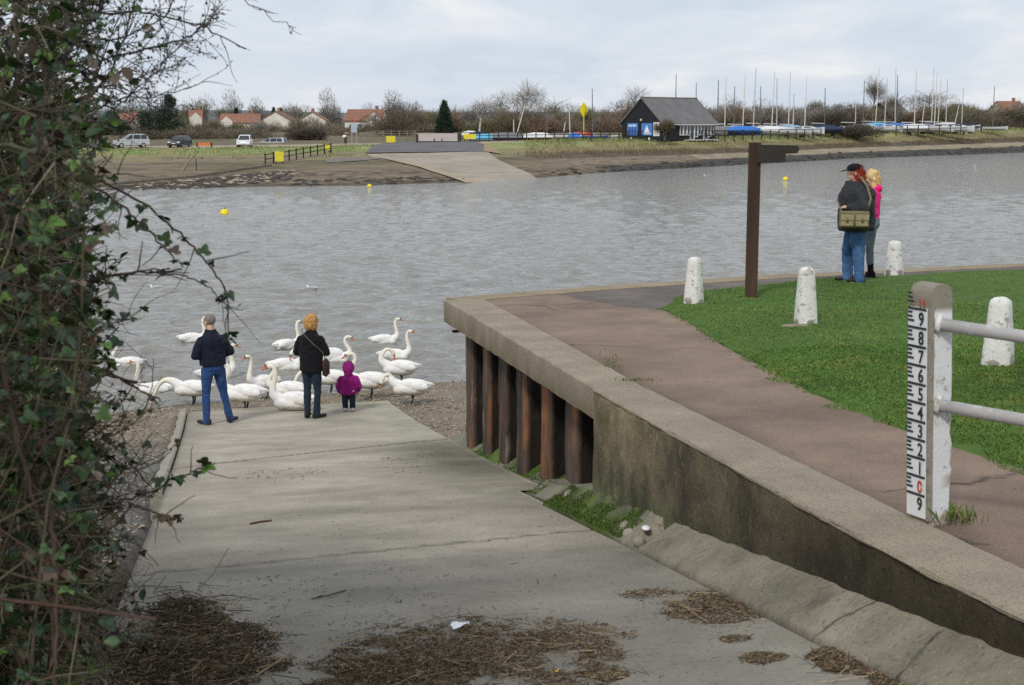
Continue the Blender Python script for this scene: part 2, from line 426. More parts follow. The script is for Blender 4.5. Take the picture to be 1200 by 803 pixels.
# raised edge beam along the ramp's shingle side
m_kerb = mat('kerb_concrete', (.27, .25, .2), (.36, .335, .27), 3, rough=.85, bump=.5, bscale=40, over=[((.12, .115, .09), 6, .55, .7, .5)])
b = MB()
rr = []
for s in np.linspace(14.2, 25.0, 40):
    z = float(zs(s)); j = .012*math.sin(s*5.1)
    ring = []
    for v, dz in ((-.74+j, -.35), (-.62, -.35), (-.62, .035), (-.645, .05), (-.725+j, .05), (-.74+j, .03)):
        x, y = xy(s, v); ring.append(Vector((x, y, z+dz)))
    rr.append(ring)
b.loft(rr)
props(b.build('slipway_kerb', m_kerb), 'low concrete edge beam along the shingle side of the slipway', 'kerb')

# rough concrete apron at the wall foot
m_apron = mat('apron_concrete', (.165, .152, .118), (.31, .283, .222), 1.8, rough=.9, crack=.8, bump=.6, bscale=60, attr=True, dist=.02, over=[((.10, .09, .075), 4, .54, .68, .65), ((.08, .075, .06), 30, .56, .66, .6), ((.5, .47, .4), 50, .6, .68, .5)])
def apron_fn(t, s):
    z0 = float(zs(s)); v0 = float(slip_right(s))-.04 if s < 11 else 2.62
    v = v0+(2.88-v0)*t
    x, y = xy(s, v)
    n = float(fbm([[x*3, y*3, 0]], 3)[0]); n2 = float(fbm([[x*11, y*11, 3]], 3)[0])
    hw = .21*np.interp(s, [2, 9.2, 11.4], [1, 1, .75])
    pr = np.interp(t, [0, .02, .04, .07, .5, 1], [-.1, -.02, .14, .20, .58, 1])
    rough = np.interp(s, [8.4, 9.2, 11], [.06, 1, 1])
    z = z0+hw*pr+((n-.5)*.20+(n2-.5)*.07)*rough*min(1, t*4)*(1 if s > 9 else max(0, 1-t))
    if 8.55 < s < 8.75 and t > .05: z -= .1
    return (x, y, z)
def apron_cols(V):
    n = fbm(V*2.2, 4); n2 = fbm(V*7, 3); c = []
    for i, (x, y, z) in enumerate(V):
        s, v = sv(x, y); t = (v-float(slip_right(s))+.04)/.28
        k = np.array(ONE)*(.75+.5*n[i])
        ms = np.interp(s, [8.9, 9.4, 11.2, 11.6], [0, 1, 1, .8])*np.clip(1.35-t*.6+(n[i]-.5)*1.9, 0, 1)
        ms = ms*(s > 8.8)
        green = np.array((.27, .46, .06))*(.2+1.3*n2[i])
        k = k*(1-ms)+green*ms
        if s <= 9: k = k*np.array((1.0, .98, .92))
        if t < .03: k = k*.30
        c.append(k)
    return np.array(c)
grid('apron', np.linspace(0, 1, 26), np.linspace(2.4, 11.4, 330), apron_fn, m_apron, colf=apron_cols)
# ledge at the foot of the piles
m_ledge = mat('ledge_concrete', (.16, .145, .115), (.25, .23, .18), 2.4, rough=.9, bump=.6, bscale=30, attr=True, dist=.02)
def ledge_fn(t, s):
    z0 = float(zs(s)); v = (2.985 if s > 12.6 else 2.70)+t*(.75); x, y = xy(s, v)
    n = float(fbm([[x*4, y*4, 0]], 3)[0])
    return (x, y, z0+np.interp(t, [0, .02, .1, .3, 1], [-.2, -.015, .0, .10, .14])+(n-.5)*.08*min(1, t*8))
def ledge_cols(V):
    n = fbm(V*1.6+4, 3); n2 = fbm(V*8, 3); c = []
    for i, (x, y, z) in enumerate(V):
        s, v = sv(x, y); t = v-(2.985 if s > 12.6 else 2.70)
        k = np.array(ONE)*(.7+.6*n2[i])
        ms = np.clip((n[i]-.40)*6, 0, 1)*np.interp(s, [12, 13, 16, 17.5], [1, 1, 1, .25])*np.clip(1.25-abs(t-.12)*4, 0, 1)
        k = k*(1-ms)+np.array((.5, .95, .18))*(.4+.9*n2[i])*ms
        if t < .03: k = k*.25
        c.append(k)
    return np.array(c)
grid('pile_ledge', np.linspace(0, 1, 40), np.linspace(11.38, 18.75, 230), ledge_fn, m_ledge, colf=ledge_cols)

# ================================================================== quay: wall, piles, path, lawn
m_cap = mat('coping_concrete', (.25, .21, .15), (.35, .30, .22), 2.2, rough=.9, bump=.9, bscale=75, attr=True, dist=.012, over=[((.11, .09, .06), 70, .54, .64, .7), ((.55, .5, .42), 95, .58, .66, .7), ((.17, .15, .10), 1.2, .55, .75, .45)])
m_face = mat('wall_concrete', (.115, .092, .056), (.205, .168, .105), 1.1, rough=.92, bump=.8, bscale=60, attr=True, dist=.015, stretch=(1, 1, .75), over=[((.030, .028, .018), 1.7, .45, .62, .75), ((.30, .26, .18), 40, .60, .66, .7), ((.03, .028, .018), 30, .55, .63, .45), ((.055, .065, .016), 2.5, .56, .7, .5)])
m_rust = mat('rusted_steel', (.05, .036, .028), (.15, .095, .068), 3.0, rough=.85, attr=True, bump=.8, bscale=30, stretch=(1, 1, .25), dist=.02, over=[((.30, .115, .042), 2.6, .50, .62, .85), ((.018, .018, .018), 1.5, .48, .60, .85), ((.30, .26, .21), 5, .58, .68, .6), ((.02, .016, .014), 22, .56, .66, .6)])
wall = thing('quay_wall', 'long stained concrete quay wall on rusty sheet piles beside the slipway', 'quay wall', (*xy(10, 2.85), 0))
wl = wall.location.copy()
def loc(p): return (p[0]-wl.x, p[1]-wl.y, p[2]-wl.z)
# wall face panel s 2.2..9.95, v 2.85
def wallface(t, s):
    zt = zw(s)-.007; zb = float(zs(s))-.1; x, y = xy(s, 2.845)
    z = zb+(zt-zb)*t; n = float(fbm([[x*7, y*7, z*7]], 3)[0]); x2, y2 = xy(s, 2.845+(n-.5)*.03)
    return loc((x2, y2, z))
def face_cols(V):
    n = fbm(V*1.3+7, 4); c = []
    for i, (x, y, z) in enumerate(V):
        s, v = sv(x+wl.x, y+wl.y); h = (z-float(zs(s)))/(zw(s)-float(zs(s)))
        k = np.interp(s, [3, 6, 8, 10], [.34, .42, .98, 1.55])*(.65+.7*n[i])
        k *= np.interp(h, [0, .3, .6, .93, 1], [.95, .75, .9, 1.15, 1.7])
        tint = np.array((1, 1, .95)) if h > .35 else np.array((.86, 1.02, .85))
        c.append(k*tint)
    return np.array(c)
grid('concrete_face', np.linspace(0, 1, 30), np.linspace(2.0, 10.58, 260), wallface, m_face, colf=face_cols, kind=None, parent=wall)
# coping: one long slab along the ramp, turning the corner along the river
def cap_th(s): return np.interp(s, [10.6, 18.2], [.25, .29])
def capring(s, w0, w1, th_, tilt=0):
    z = zw(s); rg = []
    j = lambda q: (float(fbm([[s*5, q, 0]], 2)[0])-.5)*.016
    for v, zz in ((w0, z-th_+j(1)), (w0+j(6)*.8, z-.012), (w0+.010+j(2), z+j(3)*.6), ((w0+w1)/2, z+.006+j(4)), (w1+j(5), z-.004), (w1, z-th_)):
        x, y = xy(s, v); rg.append(Vector(loc((x, y, zz))))
    return rg
b = MB(); b.loft([capring(s, 2.836, 3.25, .022) for s in np.linspace(2.0, 10.58, 220)])
o = b.build('coping', m_cap, wall); setcol(o.data, [ONE]*len(o.data.vertices))
b = MB(); b.loft([capring(s, np.interp(s, [10.6, 18.2], [2.852, 2.885]), np.interp(s, [10.6, 18.2], [3.25, 3.42]), float(cap_th(s))) for s in np.linspace(10.585, 18.35, 150)])
o = b.build('coping', m_cap, wall)
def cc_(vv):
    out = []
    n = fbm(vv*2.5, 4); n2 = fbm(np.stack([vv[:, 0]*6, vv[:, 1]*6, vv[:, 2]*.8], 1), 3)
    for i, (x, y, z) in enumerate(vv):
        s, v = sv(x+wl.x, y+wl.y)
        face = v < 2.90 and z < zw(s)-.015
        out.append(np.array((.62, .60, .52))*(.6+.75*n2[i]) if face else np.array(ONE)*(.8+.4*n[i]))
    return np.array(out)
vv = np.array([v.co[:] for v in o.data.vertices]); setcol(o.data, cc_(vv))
# river-side coping and wall under it
Q0 = Vector((*xy(18.35, 2.885), 0)); QP = [(-.87, 18.72), (1.23, 20.45), (4.01, 22.3), (8.72, 24.6), (20, 29.2), (60, 44)]
qs = [0]
for i in range(5): qs.append(qs[-1]+math.dist(QP[i], QP[i+1]))
def qpt(l, off=0):
    x = np.interp(l, qs, [p[0] for p in QP]); y = np.interp(l, qs, [p[1] for p in QP])
    x2 = np.interp(l+.1, qs, [p[0] for p in QP]); y2 = np.interp(l+.1, qs, [p[1] for p in QP])
    d = Vector((x2-x, y2-y, 0)); d = d.normalized() if d.length > 1e-6 else Vector((.93, .36, 0))
    n = Vector((d.y, -d.x, 0))
    return Vector((x, y, 0))+n*off
b = MB(); rr = []
for l in np.linspace(.0, qs[-1]-1, 130):
    a, a2 = qpt(l, -.02), qpt(l, .42 if l > .6 else .42)
    z = zw(min(sv(a.x, a.y)[0], 24))+.012; z2 = z
    rr.append([Vector(loc(p)) for p in ((a.x, a.y, z-.3), (a2.x, a2.y, z2-.3), (a2.x, a2.y, z2), (a.x+.01, a.y-.02, z))])
b.loft(rr); o = b.build('river_coping', m_cap, wall); setcol(o.data, [(1.0, .95, .85)]*len(o.data.vertices))
b = MB(); rr = []
for l in np.linspace(.3, qs[-1]-1, 90):
    a, a2 = qpt(l, .12), qpt(l, .4); z = zw(min(sv(a.x, a.y)[0], 24))-.28
    rr.append([Vector(loc(p)) for p in ((a.x, a.y, -2), (a2.x, a2.y, -2), (a2.x, a2.y, z), (a.x, a.y, z))])
b.loft(rr); o = b.build('river_wall_face', m_face, wall); setcol(o.data, [ONE]*len(o.data.vertices))
# sheet piles: trapezoidal pans, each one a part
n_p = 7; s_a, s_b = 10.62, 17.98; pw = (s_b-s_a)/n_p
b = MB(); P_ = [xy(10.6, 3.34), xy(18.1, 3.34), xy(18.1, 3.40), xy(10.6, 3.40)]
b.prism([Vector(loc((p[0], p[1], .6))) for p in P_], (0, 0, 2.35)); b.build('backing_plate', mat('dark_steel', (.018, .015, .013), (.035, .026, .02), 4, rough=.9), wall)
for i in range(n_p):
    s0 = s_a+i*pw; e1 = .012*(i % 3)
    prof = [(0, 3.33), (.26, 3.33), (.29, 3.12), (.30, 3.07+e1), (.34, 3.055+e1), (.70, 3.055+e1), (.72, 3.07+e1), (.73, 3.12), (.77, 3.33), (1.0, 3.33)]
    b = MB(); rr = []
    for h in np.linspace(0, 1, 14):
        ring = []
        for side in (0, .02):
            for q, v in (prof if side == 0 else prof[::-1]):
                s = s0+q*pw; zt = zw(s)-float(cap_th(s))+.03; zb = float(zs(s))-.15+.0
                j = (float(fbm([[s*6, h*9, i]], 2)[0])-.5)*.022
                x, y = xy(s, v+side+j); ring.append(Vector(loc((x, y, zb+(zt-zb)*h))))
        rr.append(ring)
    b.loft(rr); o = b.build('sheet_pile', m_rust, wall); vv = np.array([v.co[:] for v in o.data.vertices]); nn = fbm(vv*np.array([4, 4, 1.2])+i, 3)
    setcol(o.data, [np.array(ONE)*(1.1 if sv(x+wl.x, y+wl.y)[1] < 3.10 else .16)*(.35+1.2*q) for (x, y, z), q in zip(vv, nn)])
b = MB(); b.prism([Vector(loc((*xy(s, v), zw(s)-float(cap_th(s))-.04))) for s, v in ((10.6, 2.99), (12.2, 3.0), (12.2, 3.06), (10.6, 3.05))], (0, 0, .05)); o = b.build('waling', m_rust, wall); setcol(o.data, [ONE]*len(o.data.vertices))
b = MB(); a = at(540, 391, 18.0); b.box(loc((a.x+.05, a.y+.25, a.z)), (.35, .06, .03), .4); o = b.build('bent_bar', m_rust, wall); setcol(o.data, [(.4, .4, .4)]*len(o.data.vertices))

# path
m_path = mat('path_tarmac', (.192, .131, .094), (.27, .194, .144), 1.0, rough=.9, bump=.5, bscale=90, attr=True, crack=.42, dist=.008, over=[((.10, .078, .07), .8, .52, .72, .5), ((.36, .29, .25), 80, .58, .66, .6), ((.08, .06, .05), 60, .55, .64, .6)])
GE = [(-1, 5.4), (3, 4.75), (5, 4.5), (7, 4.40), (8.3, 4.31), (10, 4.40), (12.9, 4.75), (15.2, 5.15), (16.6, 5.30), (17.25, 5.75)]
def gedge(s): return np.interp(s, [p[0] for p in GE], [p[1] for p in GE])
def path_cols(V):
    n = fbm(V*.9, 4); n2 = fbm(V*5+2, 3); c = []
    for i, (x, y, z) in enumerate(V):
        s, v = sv(x, y); k = np.array(ONE)*(.70+.55*n[i]+.3*(n2[i]-.5))
        if v > 5.0+.5*(n[i]-.5)-(s-17)*.25 and s > 15.5: k = k*np.array((.62, .74, .86))       # the greyer tarmac by the river
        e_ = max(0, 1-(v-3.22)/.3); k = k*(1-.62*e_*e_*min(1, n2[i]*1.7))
        cr = abs(v-3.7-.35*math.sin(s*.8+1)-(n2[i]-.5)*.5); k = k*(1-.0*cr)
        c.append(k)
    return np.array(c)
def inside_q(x, y): return y < np.interp(x, [p[0] for p in QP], [p[1] for p in QP])-.2
def path_fn(v, t):
    # rows run from behind the camera to the river coping
    x0, y0 = xy(-2, v)
    lo, hi = -2.0, 60.0
    for _ in range(30):
        m = .5*(lo+hi); x, y = xy(m, v)
        if inside_q(x, y) and m < 60: lo = m
        else: hi = m
    s = -2+(lo+2)*t; x, y = xy(s, v)
    return (x, y, zw(s)-.03+.018*min(1, max(0, (v-3.2)/.4)))
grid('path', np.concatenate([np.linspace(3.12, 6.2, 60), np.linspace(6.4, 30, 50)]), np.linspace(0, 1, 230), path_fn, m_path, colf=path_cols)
# broken tarmac edge fragments and grass tufts are built further down

# lawn
m_soil = mat('lawn_soil', (.05, .10, .016), (.085, .15, .026), 5, rough=1, bump=.6, bscale=40)
def lawn_far(v):   # far edge of the lawn, before the riverside tarmac and coping
    return np.interp(v, [5.3, 5.6, 6.2, 7.2, 8.4, 10, 13, 18, 30], [16.6, 17.1, 17.7, 18.5, 19.1, 19.7, 20.6, 22, 24])
def lawn_fn(v, t):
    s1 = float(lawn_far(v)); s0 = np.interp(v, [4.3, 4.4, 4.75, 5.15, 5.3, 5.4, 5.5], [8.3, 7.0, 3, 1, 0, -1, -2]) if v < 5.5 else -2
    s = s0+(s1-s0)*t; vv = max(v, float(gedge(s)) if s < 17.25 else v)
    x, y = xy(s, vv); e_ = min(1, (vv-float(gedge(s)))/.25) if s < 17 else 1
    return (x, y, zw(s)-.015+.06*e_+.03*min(1, max(0, (vv-4.6)/2.5))+.03*math.sin(x*1.7)*math.sin(y*1.3)*e_)
def z_lawn(x, y):
    s, v = sv(x, y); e_ = min(1, max(0, (v-float(gedge(s)))/.25)) if s < 17 else 1
    return zw(s)-.015+.06*e_+.03*min(1, max(0, (v-4.6)/2.5))+.03*math.sin(x*1.7)*math.sin(y*1.3)*e_
grid('lawn', np.concatenate([np.linspace(4.32, 8, 50), np.linspace(8.3, 30, 50)]), np.linspace(0, 1, 130), lawn_fn, m_soil)
def build_grass():
    n = 330000
    r = RNG.random(n); s = np.where(RNG.random(n) < .6, 5+7*RNG.random(n), 4+18.5*RNG.random(n)); v = 4.2+np.where(RNG.random(n) < .7, 4.6*RNG.random(n), 9*RNG.random(n))
    ge = gedge(s); far = lawn_far(v)
    nn = fbm(np.stack([s*3, v*3, s*0], 1), 3)
    ok = (v > ge+(nn-.5)*.42-.03) & (s < far+(nn-.5)*.3)
    s, v, nn = s[ok], v[ok], nn[ok]; n = len(s)
    x = s*Ux+v*Vx; y = s*Uy+v*Vy
    e_ = np.where(s < 17, np.clip((v-gedge(s))/.25, 0, 1), 1)
    z = zw(s)-.018+.06*e_+.03*np.clip((v-4.6)/2.5, 0, 1)+.03*np.sin(x*1.7)*np.sin(y*1.3)*e_
    pt = fbm(np.stack([x*.9, y*.9, x*0], 1), 4); pt2 = fbm(np.stack([x*4, y*4, x*0+8], 1), 3)
    h = (.009+.012*RNG.random(n))*(.7+.7*pt2); a = RNG.random(n)*6.283; w = .0016+.0014*RNG.random(n)+.00016*y
    lean = RNG.random(n)*1.2+.2; la = RNG.random(n)*6.283
    dx, dy = np.cos(a)*w, np.sin(a)*w; lx, ly = np.cos(la)*h*lean, np.sin(la)*h*lean
    V = np.stack([np.stack([x-dx, y-dy, z], 1), np.stack([x+dx, y+dy, z], 1), np.stack([x+lx*.45+dx*.6, y+ly*.45+dy*.6, z+h*.7], 1), np.stack([x+lx, y+ly, z+h], 1)], 1).reshape(-1, 3)
    i = np.arange(n)*4
    Fc = np.stack([i, i+1, i+2, i+3], 1)
    base = np.array([(.108, .205, .038)])*(.34+1.2*pt[:, None]); yel = np.array([(.22, .26, .06)]); m_ = np.clip((pt2-.50)*2.6, 0, .75)[:, None]
    cc = base*(1-m_)+yel*m_; cc *= (.7+.6*RNG.random(n))[:, None]
    cl = np.repeat(cc, 4, 0); cl[0::4] *= .7; cl[1::4] *= .7
    m = mat('grass_blade', g(.9), g(1.1), 2, rough=.6, attr=True, spec=.25)
    props(raw('lawn_grass', V, Fc, m, cols=cl), 'short green mown grass covering the lawn beside the path', 'grass', kind='stuff')
build_grass()
# ================================================================== far bank
def far_cols(V):
    n = fbm(V*np.array([.12, .25, 0]), 4); n2 = fbm(V*np.array([.5, 1.2, 0])+4, 4); n3 = fbm(V*np.array([1.6, 3.0, 0])+9, 3); c = np.empty((len(V), 3))
    mud = np.array((.20, .155, .105)); sand = np.array((.28, .23, .16)); stone = np.array((.045, .042, .037)); grass = np.array((.14, .20, .055)); straw = np.array((.31, .27, .13))
    dark = np.array((.10, .078, .05)); weed = np.array((.10, .105, .04)); park = np.array((.36, .29, .22)); silt = np.array((.175, .145, .11))
    for i, (x, y, z) in enumerate(V):
        w = y-np.interp(x, WX, WY); Wd = np.interp(x, CX, CW); u = w/Wd+(n[i]-.5)*.05; k = min(1, max(0, (x+2)/9))
        L_ = mud*(.8+.5*n2[i])
        if u < .30: L_ = mud*(.6+.8*n2[i])*(.30 if n3[i] > .52+.35*abs(u-.12) else 1)
        elif u < .52: L_ = weed*.6*(1-n[i])+mud*n[i]*1.1 if n2[i] > .42 else mud
        elif u < .66: L_ = silt*(.55+.9*n3[i]) if n2[i] < .5 else straw*.75*(.6+.7*n3[i])
        elif u < .71: L_ = straw*.8*(.6+.6*n2[i])
        elif u < .97: L_ = (grass*1.15 if n2[i] > .40 else straw)*(.8+.5*n3[i])
        elif u < 1.12: L_ = park*(.85+.3*n2[i])
        else: L_ = np.array((.14, .12, .07))*(.7+.6*n2[i])
        if u < .06: L_ = L_*.62
        # right
        if u < .12: R_ = stone*(.3+2.2*n3[i]**1.5) if x > 10 else mud*(.6+.5*n2[i])*(.4 if n3[i] > .55 else 1)
        elif u < .20: R_ = stone*.8+mud*.3*n3[i] if x > 22 else mud*(.35 if n3[i] > .56 else .9)
        elif u < .44: R_ = (sand if x > 22 else mud*1.05)*(.6+.8*n2[i])*(.45 if (n3[i] > .62 and x < 30) else 1)
        elif u < .62: R_ = dark*(.3+1.4*n3[i])
        elif u < .74: R_ = (straw*.55+dark*.3)*(.7+.6*n3[i])
        elif u < 1.02: R_ = straw*(.65+.5*n3[i])*(1-.75*min(1, max(0, (n2[i]-.40)*5)))+grass*.9*min(1, max(0, (n2[i]-.40)*5))
        else: R_ = np.array((.16, .14, .085))*(.7+.6*n2[i])
        c[i] = L_*(1-k)+R_*k
    return c
m_far = mat('river_bank', g(.85), g(1.15), .8, rough=.95, bump=.6, bscale=1.4, attr=True, dist=.3)
fx = np.concatenate([np.linspace(-190, -75, 40, False), np.linspace(-75, 110, 420), np.linspace(111, 290, 50)])
fw = np.concatenate([np.linspace(-16, -1, 6), np.linspace(-.6, 30, 110), np.linspace(30.5, 92, 110), np.linspace(94, 330, 40)])
def far_fn(x, w):
    y = np.interp(x, WX, WY)+.6*math.sin(x*.21)+.4*math.sin(x*.57+1)+w
    z = z_far(x, y); return (x, y, z)
fb = grid('river_bank', fx, fw, far_fn, m_far, colf=far_cols)
me = fb.data; nv = len(me.vertices); cc = np.empty(nv*3, np.float32); me.vertices.foreach_get('co', cc); cc = cc.reshape(-1, 3)
on = cc[:, 2] > .05; cc[:, 2] += on*(fbm(cc*np.array([.9, .9, 0]), 3)-.5)*.12; me.vertices.foreach_set('co', cc.ravel()); me.update()
# ground beyond, and low hills on the horizon
gx = np.linspace(-1500, 1500, 90); gy = np.concatenate([np.linspace(300, 900, 20), np.linspace(1000, 4200, 50)])
def hill_fn(x, y):
    h = float(fbm([[x*.0016, y*.0011, 2]], 3)[0]); k = min(1, max(0, (y-700)/1500))
    hz = 1.6+k*(2+24*(h-.15)+10*max(0, min(1, (x-250)/700)))
    return (x, y, hz)
m_hill = mat('hills', (.12, .145, .16), (.16, .18, .185), .012, rough=1, over=[((.10, .13, .15), .004, .4, .7, .5)])  # pale bluish: distance haze is painted into the hill colour
grid('hills', gx, gy, hill_fn, m_hill)

def drape(name, rows, mt, n=14, lift=.04, cols=None):       # strip laid on the bank: rows of (left px, right px) sight points
    pts = []
    for (a, b_) in rows:
        A, B_ = G(*a, z_far, 60), G(*b_, z_far, 60); pts.append((A, B_))
    V = []; m = 10; full = []
    for i in range(len(pts)-1):
        for k in range(m): t = k/m; full.append((pts[i][0].lerp(pts[i+1][0], t), pts[i][1].lerp(pts[i+1][1], t)))
    full.append(pts[-1])
    for A, B_ in full:
        for k in range(n):
            p = A.lerp(B_, k/(n-1)); V.append((p.x, p.y, z_far(p.x, p.y)+lift+.02))
    idx = np.arange(len(V)).reshape(-1, n); Fc = np.stack([idx[:-1, :-1], idx[:-1, 1:], idx[1:, 1:], idx[1:, :-1]], -1).reshape(-1, 4)
    return props(raw(name, V, Fc, mt), kind='structure')
m_fslip = mat('far_concrete', (.27, .235, .185), (.38, .335, .27), .25, rough=.9, over=[((.2, .17, .13), .9, .5, .7, .5)])
drape('far_slipway', [((562, 216), (634, 213)), ((540, 207), (622, 205)), ((505, 198), (602, 196)), ((470, 190), (584, 188)), ((436, 184.5), (576, 182)), ((428, 181.5), (572, 178.5))], m_fslip)
drape('far_slipway_edge', [((545, 215.5), (566, 215.5)), ((522, 207), (538, 207)), ((492, 197), (504, 197)), ((452, 187.5), (468, 189))], mat('far_edge', (.3, .25, .17), (.38, .31, .21), .3, rough=.9), n=4, lift=.09)
m_ftar = mat('far_tarmac', (.105, .10, .105), (.15, .145, .15), .3, rough=.9, over=[((.19, .17, .15), .6, .58, .75, .5)])
drape('far_road', [((428, 180.3), (566, 178.3)), ((432, 176), (567, 174)), ((444, 169.5), (563, 168.3)), ((455, 167.3), (558, 167))], m_ftar, lift=.07)
drape('far_road_bank', [((566.5, 178.3), (590, 182)), ((567.5, 172), (578, 175)), ((564, 168.4), (566, 168.6))], mat('bare_soil', (.26, .185, .12), (.34, .25, .17), .5, rough=1), n=4, lift=.10)
drape('far_hardstanding', [((384, 191.5), (428, 188.5)), ((380, 188), (446, 187)), ((396, 185.5), (438, 184.5))], mat('grey_gravel', (.15, .135, .12), (.2, .18, .155), 1.5, rough=1), n=8, lift=.05)
# gravel yard rising behind the road
a, b_ = at(489, 167, 186), at(538, 167, 186); c2, d2 = at(538, 157.5, 222), at(489, 157.5, 222)
b = MB(); V = []
for i in range(9):
    t = i/8
    for k in range(9):
        p = a.lerp(b_, k/8).lerp(d2.lerp(c2, k/8), t); V.append((p.x, p.y, p.z+.15))
idx = np.arange(81).reshape(9, 9); Fc = np.stack([idx[:-1, :-1], idx[:-1, 1:], idx[1:, 1:], idx[1:, :-1]], -1).reshape(-1, 4)
props(raw('gravel_track', V, Fc, mat('gravel_track', (.33, .27, .25), (.45, .385, .355), .5, rough=1, over=[((.22, .18, .165), .35, .5, .68, .6)])), kind='structure')

# ------------------------------------------------------------------ plants far away
m_tuss = None
m_twig = mat('far_twig', g(.85), g(1.15), .7, rough=.95, attr=True, spec=.1)
m_bark = mat('bark', (.09, .075, .055), (.17, .14, .11), 5, rough=.95, bump=.5)
m_birch = mat('pale_bark', (.42, .38, .33), (.6, .56, .5), 3, rough=.9)
def sprays(n, c, r, col, up=.6, ln=(.3, .8), wd=(.02, .05), shape='ell', jit=.35, lobes=None):
    """thin blades in a ragged volume, as vertex / face / colour arrays"""
    if lobes is None:
        lobes = [(RNG.normal(0, .42, 3)*np.array([1, 1, .7]), .38+.3*RNG.random()) for _ in range(11)]
    k = RNG.integers(0, len(lobes), n); d = RNG.normal(0, 1, (n, 3)); d /= np.linalg.norm(d, axis=1)[:, None]
    rad = RNG.random(n)**.45
    P = np.array([lobes[i][0] for i in k])+d*(rad*np.array([lobes[i][1] for i in k]))[:, None]
    P[:, 2] = np.maximum(P[:, 2], -.98)
    P = np.array(c)+P*np.array(r)
    D = d*.8+RNG.normal(0, .5, (n, 3)); D[:, 2] += up; D /= np.linalg.norm(D, axis=1)[:, None]
    S = np.cross(D, RNG.normal(0, 1, (n, 3))); S /= np.linalg.norm(S, axis=1)[:, None]
    l = (ln[0]+(ln[1]-ln[0])*RNG.random(n))[:, None]; w = (wd[0]+(wd[1]-wd[0])*RNG.random(n))[:, None]
    V = np.stack([P-S*w, P+S*w, P+D*l], 1).reshape(-1, 3)
    Fc = np.arange(3*n).reshape(n, 3)
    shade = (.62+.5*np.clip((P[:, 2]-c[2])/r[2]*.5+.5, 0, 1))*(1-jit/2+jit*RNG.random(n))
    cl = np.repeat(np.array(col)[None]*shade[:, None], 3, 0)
    return V, Fc, cl
def join(lst):
    V = []; Fc = []; cl = []; n = 0
    for v, f, c in lst: V.append(v); Fc.append(f+n); cl.append(c); n += len(v)
    return np.vstack(V), np.vstack(Fc), np.vstack(cl)
BROWN = (.20, .165, .125); GREY = (.23, .21, .185); OLIVE = (.18, .17, .095); DARK = (.10, .085, .068); RED = (.22, .155, .115)  # far twig tones, lightened to carry distance haze in the colour
# rough tussocks on the far bank, one mass
def bank_grass():
    n = 42000; pxs = RNG.random(n); x = np.where(RNG.random(n) < .72, -2+pxs*112, -75+pxs*73)
    V = []; cl = []; Y0 = np.interp(x, WX, WY); Wd = np.interp(x, CX, CW); u = np.where(x > 0, .48+.56*RNG.random(n), .60+.40*RNG.random(n)); y = Y0+u*Wd
    nn = fbm(np.stack([x*.35, y*.35, x*0], 1), 4); n2 = fbm(np.stack([x*1.5, y*1.5, x*0+5], 1), 3)
    for i in range(n):
        if nn[i] < (.50 if u[i] < .72 else .36): continue
        if -16 < x[i] < 1.5: continue
        z = z_far(x[i], y[i]); h = random.uniform(.15, .5)*(1.0 if x[i] > 0 else .6); a = random.random()*6.28; w = random.uniform(.03, .07); l_ = random.random()*.5*h; b_ = random.random()*6.28
        gr = min(1, max(0, (u[i]-.68)*5))*min(1, max(0, (n2[i]-.38)*5)); k = random.uniform(.6, 1.35)
        c = (np.array((.36, .31, .17))*(1-gr)+np.array((.15, .22, .06))*gr)*k if u[i] > .62 else np.array((.20, .16, .10))*k
        V += [(x[i]-w*math.cos(a), y[i]-w*math.sin(a), z-.03), (x[i]+w*math.cos(a), y[i]+w*math.sin(a), z-.03), (x[i]+l_*math.cos(b_), y[i]+l_*math.sin(b_), z+h)]; cl += [c*.75, c*.75, c]
    V = np.array(V); props(raw('bank_grass', V, np.arange(len(V)).reshape(-1, 3), m_twig, cols=cl), 'yellowish rough grass growing along the far river bank', 'grass', kind='stuff')
bank_grass()
# the wood behind the boatyard, one mass
acc = []
def belt(px0, px1, rows, depth, cols, n=3800, step=22, hk=1.0):
    px = px0
    while px < px1:
        yb, yt = rows(px); y = depth+RNG.normal(0, 5); h = (yb-yt)/F*y*(.78+.36*RNG.random())*hk; p = at(px, yb, y)
        rx = 17/F*y*(.9+.5*RNG.random())*step/20
        acc.append(sprays(n, (p.x, p.y, p.z+h*.5), (rx*.9, 3.2, h*.48), cols[RNG.integers(0, len(cols))], up=.9, ln=(.4, 1.3), wd=(.025, .065)))
        px += step*(.6+.6*RNG.random())
belt(-60, 500, lambda p: (172, 149+3*math.sin(p*.05)), 268, [BROWN, GREY, BROWN, OLIVE], hk=1.3)
belt(500, 735, lambda p: (166, 133+4*math.sin(p*.07)), 265, [BROWN, OLIVE, GREY, RED], n=4200)
belt(700, 960, lambda p: (162, 126+5*math.sin(p*.09)), 275, [BROWN, GREY, BROWN, RED, OLIVE], n=4200)
belt(850, 1290, lambda p: (158, 126+5*math.sin(p*.06)-4*max(0, min(1, (p-1150)/50))), 290, [BROWN, GREY, RED, OLIVE], n=4200)
belt(-60, 500, lambda p: (172, 138+3*math.sin(p*.08)), 345, [GREY, (.2, .19, .17), BROWN], n=4200, step=22, hk=1.55)
belt(480, 1300, lambda p: (160, 124+4*math.sin(p*.05)), 360, [GREY, (.21, .20, .18), BROWN], n=2800, step=28)
V, Fc, cl = join(acc)
props(raw('bare_woodland', V, Fc, m_twig, cols=cl), 'brown leafless woodland massed along the horizon beyond the far bank', 'woodland', kind='stuff')

